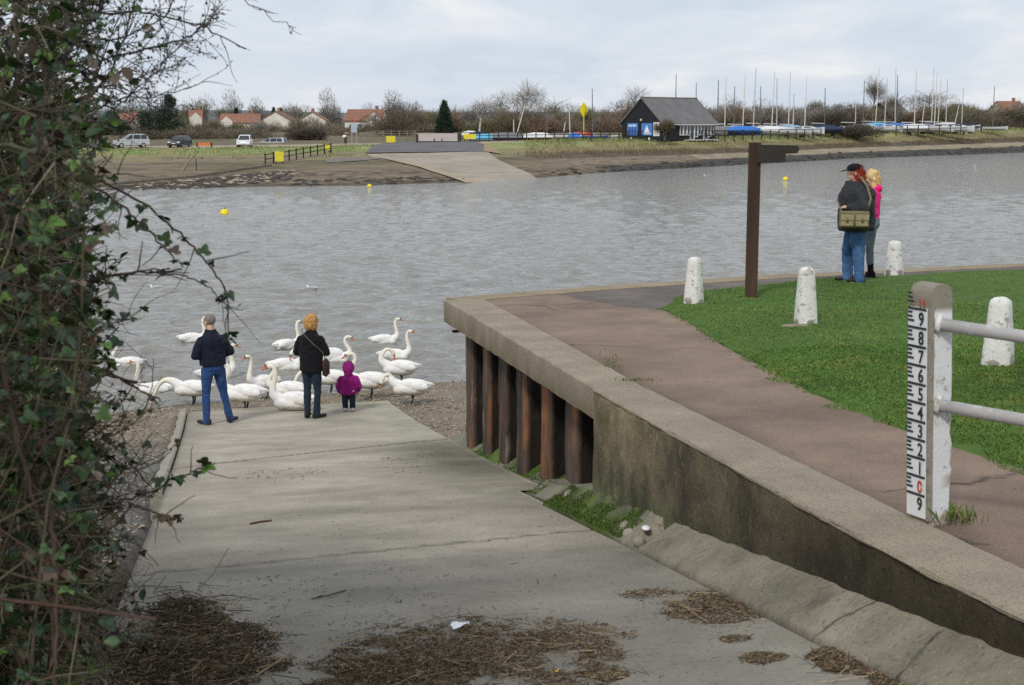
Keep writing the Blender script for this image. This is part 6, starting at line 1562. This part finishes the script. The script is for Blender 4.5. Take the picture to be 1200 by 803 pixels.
# bundles of dead bent stems at the hedge foot
for i in range(260):
    s = rnd.uniform(4.2, 8.6); v = vface(s, 0)-rnd.uniform(-.02, .35); x, y = xy(s, v); z = zg(s)+rnd.random()**1.4*.9
    P = curve((x, y, z), (rnd.gauss(.9, .35), rnd.gauss(-.15, .4), rnd.gauss(.1, .3)), rnd.uniform(.2, .6), 8, .12, .05, rnd)
    P = [Vector((p.x, p.y, max(p.z, zg(sv(p.x, p.y)[0])+.03))) for p in P]
    P = [p-ho for p in P if sv(p.x, p.y)[1] < vface(sv(p.x, p.y)[0], 0)+.07]
    if len(P) > 2: r = rnd.uniform(.0015, .004); tw.add(P, r, r*.5, 4, rnd.choice(DEADC+CANE[2:3]))
# sight-line shoots: arching sprays seen against the water
def shoot(pts, dep, r, col, leaves=0, lc=LEAFC, size=.03, twigs=0):
    n = len(pts); P = []
    for i in range(n): P.append(at(pts[i][0], pts[i][1], dep[0]+(dep[1]-dep[0])*i/(n-1)))
    Q = []
    for i in range(n-1):
        for u in np.linspace(0, 1, 6, False):
            p0, p1, p2, p3 = P[max(i-1, 0)], P[i], P[i+1], P[min(i+2, n-1)]
            Q.append(.5*((2*p1)+(p2-p0)*u+(2*p0-5*p1+4*p2-p3)*u*u+(3*p1-p0-3*p2+p3)*u**3)+Vector((rnd.gauss(0, .0025), rnd.gauss(0, .004), rnd.gauss(0, .0025))))
    Q.append(P[-1]); Q = [q-ho for q in Q]; tw.add(Q, r, r*.4, 5, col)
    for _ in range(leaves):
        i = rnd.randrange(len(Q)//5, len(Q)-1); d = (Q[i+1]-Q[i]).normalized()*.4+Vector((rnd.gauss(0, .7), rnd.gauss(-.2, .5), rnd.gauss(-.15, .6)))
        fo.compound(Q[i], d, size*.72*rnd.uniform(.6, 1.25), rnd.choice(lc))
    for _ in range(twigs):
        i = rnd.randrange(len(Q)//4, len(Q)-2); d = (Q[i+1]-Q[i]).normalized()+Vector((rnd.gauss(0, .7), rnd.gauss(0, .4), rnd.gauss(0, .7)))
        tw.add(curve(Q[i], d, rnd.uniform(.04, .16), 5, .15, 0, rnd), r*.5, r*.25, 3, col)
red_ = (.075, .048, .04)
MIX = LEAFC+LEAFC+FRESH[:1]+DEADL[:1]
shoot([(95, 205), (150, 228), (198, 262), (232, 295), (258, 330), (268, 358), (267, 398)], (4.0, 3.9), .0042, red_, 17, MIX, .034, 4)
shoot([(100, 215), (140, 240), (172, 268), (198, 296), (214, 313)], (3.8, 3.7), .0045, red_, 10, MIX, .034, 3)
shoot([(85, 336), (118, 326), (150, 321), (182, 319), (203, 318)], (3.8, 3.8), .0055, (.05, .035, .028), 5, MIX, .04, 6)
shoot([(185, 319), (215, 323), (240, 333), (258, 350), (270, 362), (286, 363)], (3.8, 3.75), .0025, red_, 7, MIX, .026, 2)
shoot([(100, 425), (135, 440), (160, 455), (188, 470)], (3.7, 3.7), .0055, (.08, .05, .04), 4, MIX, .035, 5)
shoot([(90, 470), (120, 505), (150, 540), (186, 578)], (3.8, 3.8), .003, red_, 3, MIX, .03, 4)
shoot([(95, 600), (140, 588), (180, 576), (205, 560), (222, 556), (240, 545)], (3.9, 3.8), .0042, (.11, .075, .055), 14, MIX, .036, 3)
shoot([(150, 590), (180, 600), (205, 606), (215, 607)], (3.9, 3.8), .0045, DEADC[1], 5, DEADL, .03, 3)
shoot([(120, 560), (160, 552), (190, 540), (205, 520)], (4.1, 4.0), .003, DEADC[0], 3, DEADL, .03, 4)
shoot([(105, 520), (150, 500), (175, 470), (180, 420)], (4.1, 4.2), .003, DEADC[1], 3, MIX, .03, 6)
shoot([(100, 480), (140, 470), (165, 440), (172, 420)], (4.0, 4.1), .0025, DEADC[1], 2, MIX, .03, 5)
shoot([(40, 205), (90, 205), (125, 206), (140, 203)], (3.6, 3.6), .004, (.12, .09, .06), 3, MIX, .035, 5)
shoot([(100, 395), (125, 385), (150, 372), (165, 362)], (3.8, 3.8), .003, DEADC[1], 4, MIX, .03, 6)
shoot([(60, 590), (64, 660), (66, 740), (62, 810)], (3.0, 2.8), .0065, (.072, .046, .036), 0)
shoot([(2, 420), (22, 520), (45, 610), (60, 720), (66, 810)], (3.0, 2.9), .007, (.07, .046, .036), 0, twigs=4)
for k in range(26):
    y0 = rnd.uniform(120, 640); shoot([(70+rnd.uniform(-30, 10), y0), (100, y0+rnd.gauss(0, 14)), (122+rnd.uniform(-5, 22), y0+rnd.gauss(4, 24))], (3.9, 3.8), .003, rnd.choice(CANE), 7, MIX+FRESH, .034, 3)
for k in range(110):
    y0 = rnd.uniform(480, 800); shoot([(10, y0+rnd.gauss(10, 30)), (60, y0+rnd.gauss(0, 20)), (105, y0), (130+rnd.uniform(-20, 22), y0+rnd.gauss(0, 22)), (150+rnd.uniform(-25, 40)-(y0-600)*.1, y0+rnd.gauss(0, 30))], (3.7, 4.3), rnd.choice([.0014, .002, .0028]), rnd.choice(DEADC[:2]+CANE), 2, DEADL+LEAFC, .03, 2)
tw.build('stem', hedge); fo.build('foliage', hedge)

# hawthorn with bare budding twigs reaching into the sky
hx, hy = xy(6.2, -1.0); haw = thing('hawthorn_tree', 'bare budding hawthorn branches reaching into the sky above the hedge', 'tree', (hx, hy, float(zs(6.2)))); ho2 = haw.location.copy()
tw2 = Twigs(); fo2 = Foliage(); BK = [(.055, .045, .038), (.08, .062, .05), (.045, .038, .035)]
def branch(P, r, depth, spread=.55):
    tw2.add([p-ho2 for p in P], r, r*.45, 5 if r > .004 else 3, rnd.choice(BK))
    if depth == 0:
        for p in P[1:]:
            if rnd.random() < .28:
                q = p-ho2; d = Vector((rnd.gauss(0, 1), rnd.gauss(0, 1), rnd.gauss(.3, 1))).normalized(); fo2.leaf(q, d, Vector((rnd.gauss(0, 1), rnd.gauss(0, 1), 1)).normalized(), rnd.uniform(.006, .012), rnd.choice(BK+BK+BK+[(.10, .17, .03), (.07, .12, .03)]))
        return
    n = len(P)
    for i in range(max(1, n//4), n-1):
        for _ in range(2 if depth > 1 else 1):
            if rnd.random() < .72:
                d = (P[i+1]-P[i]).normalized()+Vector((rnd.gauss(0, spread), rnd.gauss(0, spread), rnd.gauss(0.02, spread))); L_ = (P[-1]-P[0]).length*rnd.uniform(.18, .42)*(1.15-i/n*.6)
                branch(curve(P[i], d, max(.05, L_), 7, .13, 0, rnd), r*.5*(1-.4*i/n)+.0004, depth-1, spread)
def sky(pts, dep, r, depth=2, spread=.5):
    n = len(pts); P = [at(*pts[i], dep[0]+(dep[1]-dep[0])*i/(n-1)) for i in range(n)]; Q = []
    for i in range(n-1):
        for u in np.linspace(0, 1, 4, False):
            p0, p1, p2, p3 = P[max(i-1, 0)], P[i], P[i+1], P[min(i+2, n-1)]; Q.append(.5*((2*p1)+(p2-p0)*u+(2*p0-5*p1+4*p2-p3)*u*u+(3*p1-p0-3*p2+p3)*u**3)+Vector((rnd.gauss(0, .004), rnd.gauss(0, .01), rnd.gauss(0, .004))))
    Q.append(P[-1]); branch(Q, r, depth, spread)
sky([(60, 60), (100, 20), (150, 15), (185, 18), (220, 26), (250, 38), (288, 57)], (4.6, 4.6), .0042, 1, .45)
sky([(70, 100), (120, 70), (165, 62), (205, 50), (232, 38), (247, 22)], (4.5, 4.4), .004, 2, .45)
sky([(60, 150), (110, 130), (140, 122), (170, 95), (195, 70), (215, 50)], (4.6, 4.8), .004, 2, .38)
sky([(75, 160), (120, 128), (150, 115), (190, 112), (220, 103), (238, 96)], (4.3, 4.2), .0028, 1, .3)
sky([(40, 120), (80, 60), (110, 20), (125, -20)], (4.2, 4.3), .007, 2, .5)
sky([(50, 180), (95, 130), (130, 80), (150, 30), (160, -15)], (4.7, 4.9), .005, 2, .4)
sky([(30, 60), (70, 30), (105, 5), (140, -25)], (4.0, 4.0), .006, 2, .5)
sky([(70, 40), (110, 45), (150, 42), (190, 20), (205, -10)], (4.9, 5.0), .0038, 2, .4)
sky([(60, 90), (100, 85), (140, 90), (175, 82), (200, 78)], (5.0, 5.0), .0032, 2, .4)
sky([(20, 170), (60, 130), (100, 105), (135, 100), (168, 118), (190, 130)], (5.0, 5.2), .004, 2, .45)
sky([(80, 140), (115, 145), (140, 150), (160, 135), (178, 120)], (4.6, 4.6), .003, 2, .45)
sky([(270, -22), (290, 2), (315, 18), (347, 33)], (4.4, 4.4), .0022, 1, .2)
sky([(180, -20), (190, 30), (198, 60), (190, 90)], (4.8, 4.8), .002, 1, .3)
for k in range(8): 
    x0, y0 = rnd.uniform(0, 60), rnd.uniform(-10, 150); sky([(x0, y0), (x0+35, y0-25+rnd.gauss(0, 14)), (x0+55, y0-35+rnd.gauss(0, 25)), (x0+72+rnd.gauss(0, 14), y0-55+rnd.gauss(0, 34))], (4.4+rnd.random(), 4.6+rnd.random()*.6), .0045, 2, .5)
b0 = xy(6.2, -1.0)
for k, (px, py, d_) in enumerate(((40, 120, 4.2), (50, 180, 4.7), (20, 170, 5.0), (60, 150, 4.6))):
    e_ = at(px, py, d_); st_ = Vector((b0[0]+.1*k, b0[1]-.1*k, zg(6.2)-.1)); tw2.add([st_-ho2, st_.lerp(e_, .5)+Vector((-.15, .1, .1))-ho2, e_-ho2], .028, .008, 7, BK[0])
tw2.build('branch', haw)
for _ in range(260):
    px, py = rnd.uniform(60, 190), rnd.uniform(-5, 150); 
    if px > 165 and py > 60: continue
    fo2.leaf(at(px, py, rnd.uniform(4, 4.9))-ho2, Vector((rnd.gauss(0, 1), rnd.gauss(0, 1), -.4)).normalized(), Vector((rnd.gauss(0, 1), -1, rnd.gauss(0, 1))).normalized(), rnd.uniform(.01, .034), rnd.choice(LEAFC+FRESH[:1]+DEADL[:1])) if rnd.random() < (1.2-(px-60)/140) else None
fo2.build('leaves', haw)

# ================================================================== litter, weed and small things on the ramp
V = []; Fc = []; cl = []
def chip(x, y, z, L_, w, a, tilt, col, lift=0, curl=0):
    n = len(V); c_, s_ = math.cos(a), math.sin(a)
    dx, dy = c_*L_/2, s_*L_/2; ex, ey = -s_*w/2, c_*w/2; dz = tilt*L_/2
    h = w*.5
    for (ax, ay, az) in ((-dx-ex, -dy-ey, -dz), (dx-ex, dy-ey, dz), (dx+ex, dy+ey, dz), (-dx+ex, -dy+ey, -dz)): V.append((x+ax, y+ay, z+az+lift)); cl.append(col)
    V.append((x-dx, y-dy, z-dz+lift+h)); V.append((x+dx, y+dy, z+dz+lift+h)); cl.extend([tuple(q*1.15 for q in col)]*2)
    Fc.extend([(n, n+1, n+5, n+4), (n+2, n+3, n+4, n+5), (n+1, n+2, n+5), (n+3, n, n+4)])
LC = [(.118, .086, .052), (.086, .062, .038), (.16, .120, .074), (.056, .042, .029), (.20, .156, .098), (.105, .074, .046), (.042, .033, .024)]
def patch(cx, cy, rx, ry, n, dens=1, big=1, thick=.015, dark=1):       # ellipse in photo position, laid out on the ramp
    c0 = G(cx, cy, z_slip, 1.5); e1 = G(cx+rx, cy, z_slip, 1.5)-c0; e2 = G(cx, cy-ry, z_slip, 1.5)-c0
    R_ = np.random.default_rng(int(cx*7+cy)); k = 0; tries = 0
    while k < n and tries < n*8:
        tries += 1
        a, r = R_.random()*6.283, R_.random()**.5; u, w = r*math.cos(a), r*math.sin(a)
        x, y = c0.x+e1.x*u+e2.x*w, c0.y+e1.y*u+e2.y*w
        q = float(fbm([[x*5, y*5, cx*.1]], 3)[0])-.5; q2 = float(fbm([[x*17, y*17, cx*.1]], 2)[0])-.5
        if (1-r*r)*.75+q*2.1+q2*.8-.12 < R_.random()*.45: continue
        s, v = sv(x, y)
        if v > slip_right(s)-.01: continue
        k += 1; z = float(zs(s))+.003
        col = LC[R_.integers(0, len(LC))]; kk = dark*R_.uniform(.6, 1.4); col = tuple(c*kk for c in col)
        L_ = R_.choice([.012, .02, .032, .055], p=[.35, .35, .22, .08])*big*R_.uniform(.7, 1.3)
        chip(x, y, z, L_, R_.uniform(.003, .008)*big, R_.normal(.15, .9) , R_.normal(0, .25), col, R_.random()*thick*max(0, (1-r*r)))
patch(560, 775, 185, 52, 7000, big=.95, thick=.02); patch(450, 790, 110, 30, 2200, thick=.02); patch(640, 745, 110, 22, 1000, big=.8)
patch(235, 765, 105, 55, 3800, big=1.25, dark=.8, thick=.04); patch(175, 800, 120, 60, 3200, big=1.3, dark=.8, thick=.05); patch(215, 725, 60, 25, 1000, big=1.2, dark=.55, thick=.035)
patch(838, 711, 70, 18, 1900, big=.9, thick=.02); patch(765, 697, 40, 7, 260, big=.9); patch(900, 772, 34, 8, 520, big=.8, thick=.008); patch(868, 750, 26, 5, 160, big=.8); patch(990, 772, 50, 24, 1500, big=.95, thick=.025); patch(1040, 795, 40, 18, 800, thick=.02); patch(700, 787, 40, 12, 240)
patch(560, 770, 215, 60, 1500, big=.55, thick=.006); patch(235, 755, 130, 65, 1200, big=.7, thick=.006); patch(838, 712, 95, 24, 500, big=.55, thick=.005)
patch(400, 700, 200, 40, 150, big=.8, dark=.5); patch(520, 640, 260, 60, 60, big=.8, dark=.5); patch(335, 556, 70, 8, 60, big=1.1, dark=.5); patch(480, 540, 60, 14, 40, big=1.2, dark=.5)
def stalks(cx, cy, rx, ry, n, col=LC):
    c0 = G(cx, cy, z_slip, 1.5); e1 = G(cx+rx, cy, z_slip, 1.5)-c0; e2 = G(cx, cy-ry, z_slip, 1.5)-c0
    for _ in range(n):
        a, r = rnd.random()*6.28, rnd.random()**.5; x, y = c0.x+e1.x*r*math.cos(a)+e2.x*r*math.sin(a), c0.y+e1.y*r*math.cos(a)+e2.y*r*math.sin(a); s, v = sv(x, y)
        if v > slip_right(s)-.1: continue
        kk = rnd.uniform(.9, 1.9); c = tuple(q*kk for q in rnd.choice(col)); chip(x, y, float(zs(s))+.012, rnd.uniform(.07, .24), rnd.uniform(.003, .0065), rnd.gauss(.1, .8), rnd.gauss(0, .12), c, rnd.random()*.02)
stalks(560, 775, 190, 50, 130); stalks(235, 765, 110, 60, 170); stalks(170, 800, 120, 60, 120); stalks(838, 711, 70, 18, 26); stalks(990, 775, 50, 22, 24); stalks(220, 712, 70, 26, 60, [(.04, .03, .024)])
m_lit = mat('reed_litter', g(.8), g(1.2), 40, rough=.9, attr=True, spec=.15)
props(raw('leaf_litter', V, Fc, m_lit, cols=cl), 'brown reed and leaf litter washed up on the slipway', 'litter', kind='stuff')
# litter in the broken hollow of the apron
# scraps
def scrap(px, py, size, col, label, name, cat, lift=.02):
    p = G(px, py, z_slip, 1.5); n = 9; vs = []
    for j in range(n):
        for i in range(n):
            u, w = i/(n-1)-.5, j/(n-1)-.5; q = float(fbm([[u*4+px, w*4, 1]], 3)[0]); r = 1-.25*q
            vs.append((p.x+u*size*r*1.3+w*size*.2, p.y+w*size*r, p.z+lift*.2+q*size*.55+.3*size*abs(u)))
    fs = [(j*n+i, j*n+i+1, (j+1)*n+i+1, (j+1)*n+i) for j in range(n-1) for i in range(n-1)]
    return props(raw(name, vs, fs, mat(name, tuple(c*.92 for c in col), col, 20, rough=.8), None, False), label, cat)
scrap(539, 739, .075, (.78, .80, .84), 'crumpled piece of white paper lying on the brown litter', 'paper_scrap', 'paper')
scrap(305, 790, .03, (.30, .36, .06), 'small yellow green leaf on the litter near the hedge foot', 'fallen_leaf', 'leaf')
scrap(650, 790, .03, (.62, .42, .08), 'small yellow leaf on the litter at the lower centre', 'fallen_leaf', 'leaf')
def stick(pts, r, col, label, name='stick'):
    P = []
    for px, py, lf in pts: q = G(px, py, z_slip, 1.5); P.append(q+Vector((0, 0, lf)))
    props(MB().tube(P, r, 6).build(name, mat('stick_bark', tuple(c*.8 for c in col), col, 20, rough=.9)), label, 'stick')
stick([(293, 615, .008), (304, 613, .01), (318, 611, .008)], .008, (.13, .07, .045), 'short brown stick lying alone on the upper ramp')
stick([(232, 693, .01), (250, 680, .04), (268, 660, .10)], .004, (.2, .16, .11), 'thin pale twig sticking up beside the ramp joint near the hedge')
stick([(296, 800, .02), (330, 780, .03), (352, 758, .02)], .004, (.28, .22, .15), 'long pale stem lying on the litter at the lower left')
stick([(365, 703, .006), (385, 700, .012), (405, 693, .006)], .004, (.1, .07, .05), 'small forked twig on the bare ramp above the litter')
# white scrap and stones in the apron break
p = Vector((*xy(8.75, 2.72), float(zs(8.75))+.13))
props(MB().ell(p, (.03, .05, .014)).build('plastic_scrap', mat('white_plastic', g(.7), g(.8), 20, rough=.5), None, True), 'scrap of white plastic caught in the broken apron', 'plastic')
for (s, v, r, lab) in ((9.0, 2.68, .06, 'pale rounded stone in the gap of the broken apron'), (8.75, 2.665, .045, 'small grey stone beside the scrap of white plastic'), (9.25, 2.75, .07, 'mossy broken lump of concrete above the pale rounded stone'), (9.6, 2.70, .05, 'small broken stone lying in the bright moss'), (11.2, 2.82, .085, 'lichen grey stone wedged against the end of the concrete wall')):
    x, y = xy(s, v); b = MB(); b.ell((x, y, float(zs(s))+r*.8+(.08 if r > .1 else 0)), (r, r*1.1, r*.95)); props(b.blob('stone', mat('grey_stone', (.2, .18, .15), (.32, .29, .25), 9, rough=.9), None, vox=.012, noise=.02, nscale=9), lab, 'stone')
# grass tufts in the cracks
def tuft(x, y, z, n, rx, ry, h, name, label, col=(.10, .17, .035)):
    V = []; Fc = []; cl = []; t = None
    for i in range(n):
        a = rnd.random()*6.28; px_, py_ = x+rnd.gauss(0, rx), y+rnd.gauss(0, ry); hh = h*rnd.uniform(.5, 1.2); w = .0035; l_ = rnd.random()*.9; k = len(V); kk = rnd.uniform(.6, 1.4); c = tuple(q*kk for q in col)
        if rnd.random() < .25: c = (.3, .24, .12)
        V += [(px_-w, py_, z), (px_+w, py_, z), (px_+math.cos(a)*hh*l_*.5, py_+math.sin(a)*hh*l_*.5, z+hh*.7), (px_+math.cos(a)*hh*l_, py_+math.sin(a)*hh*l_, z+hh)]; cl += [tuple(q*.5 for q in c)]*2+[c]*2; Fc.append((k, k+1, k+2, k+3))
    props(raw(name, V, Fc, bpy.data.materials['grass_blade'], cols=cl), label, 'grass', kind='stuff')
def moss(name, label, n, fn, hh, col):
    V = []; Fc = []; cl = []
    for i in range(n):
        x, y, z = fn(); a = rnd.random()*6.28; h = hh*rnd.uniform(.4, 1.4); w = .004; k = len(V); kk = rnd.uniform(.35, 1.5); c = tuple(q*kk for q in rnd.choice(col)); l_ = h*rnd.random()
        V += [(x-w*math.cos(a), y-w*math.sin(a), z-.004), (x+w*math.cos(a), y+w*math.sin(a), z-.004), (x+l_*math.sin(a*3), y+l_*math.cos(a*3), z+h)]; cl += [tuple(q*.6 for q in c)]*2+[c]; Fc.append((k, k+1, k+2))
    props(raw(name, V, Fc, bpy.data.materials['grass_blade'], cols=cl), label, 'moss', kind='stuff')
def mf1():
    while True:
        s = rnd.uniform(9.0, 11.4); t = rnd.random()**1.3*.9+.05; p = apron_fn(t, s)
        if float(fbm([[p[0]*4, p[1]*4, 1]], 3)[0])+.25*(1-t) > .5: return p
def mf2():
    while True:
        s = rnd.uniform(12.2, 17.2); t = min(.9, abs(rnd.gauss(.1, .12))+.05); p = ledge_fn(t, s)
        if float(fbm([[p[0]*2, p[1]*2, 1]], 3)[0]) > .44: return p
MC = [(.07, .15, .015), (.10, .20, .02), (.05, .09, .018), (.12, .11, .04)]
moss('apron_moss', 'bright green moss on the broken concrete at the wall foot', 5200, mf1, .022, MC)
moss('ledge_moss', 'green moss along the ledge below the rusty piles', 4200, mf2, .018, MC)
def capz(px, py): p = G(px, py, z_prom, 1.5); return p
p = capz(1118, 608); tuft(p.x, p.y, p.z, 90, .06, .05, .07, 'grass_tuft', 'dry grass tuft at the foot of the gauge post')
p = capz(745, 446); tuft(p.x, p.y, p.z, 70, .10, .02, .03, 'grass_tuft', 'grass growing in the crack where the two copings meet')
p = capz(715, 427); tuft(p.x, p.y, p.z, 140, .05, .30, .022, 'grass_tuft', 'grass along the broken path edge beside the coping')
p = G(1150, 780, z_slip); tuft(p.x+.12, p.y-.05, p.z+.15, 240, .06, .18, .05, 'grass_tuft', 'grass at the wall foot in the lower right corner', (.10, .2, .03))
p = G(941, 381, z_lawn); props(MB().ell((p.x-.1, p.y-.1, p.z+.0), (.16, .10, .025)).build('bare_patch', mat('bare_earth', (.2, .17, .12), (.28, .24, .17), 14, rough=1), None, True), None, None, None, 'structure')
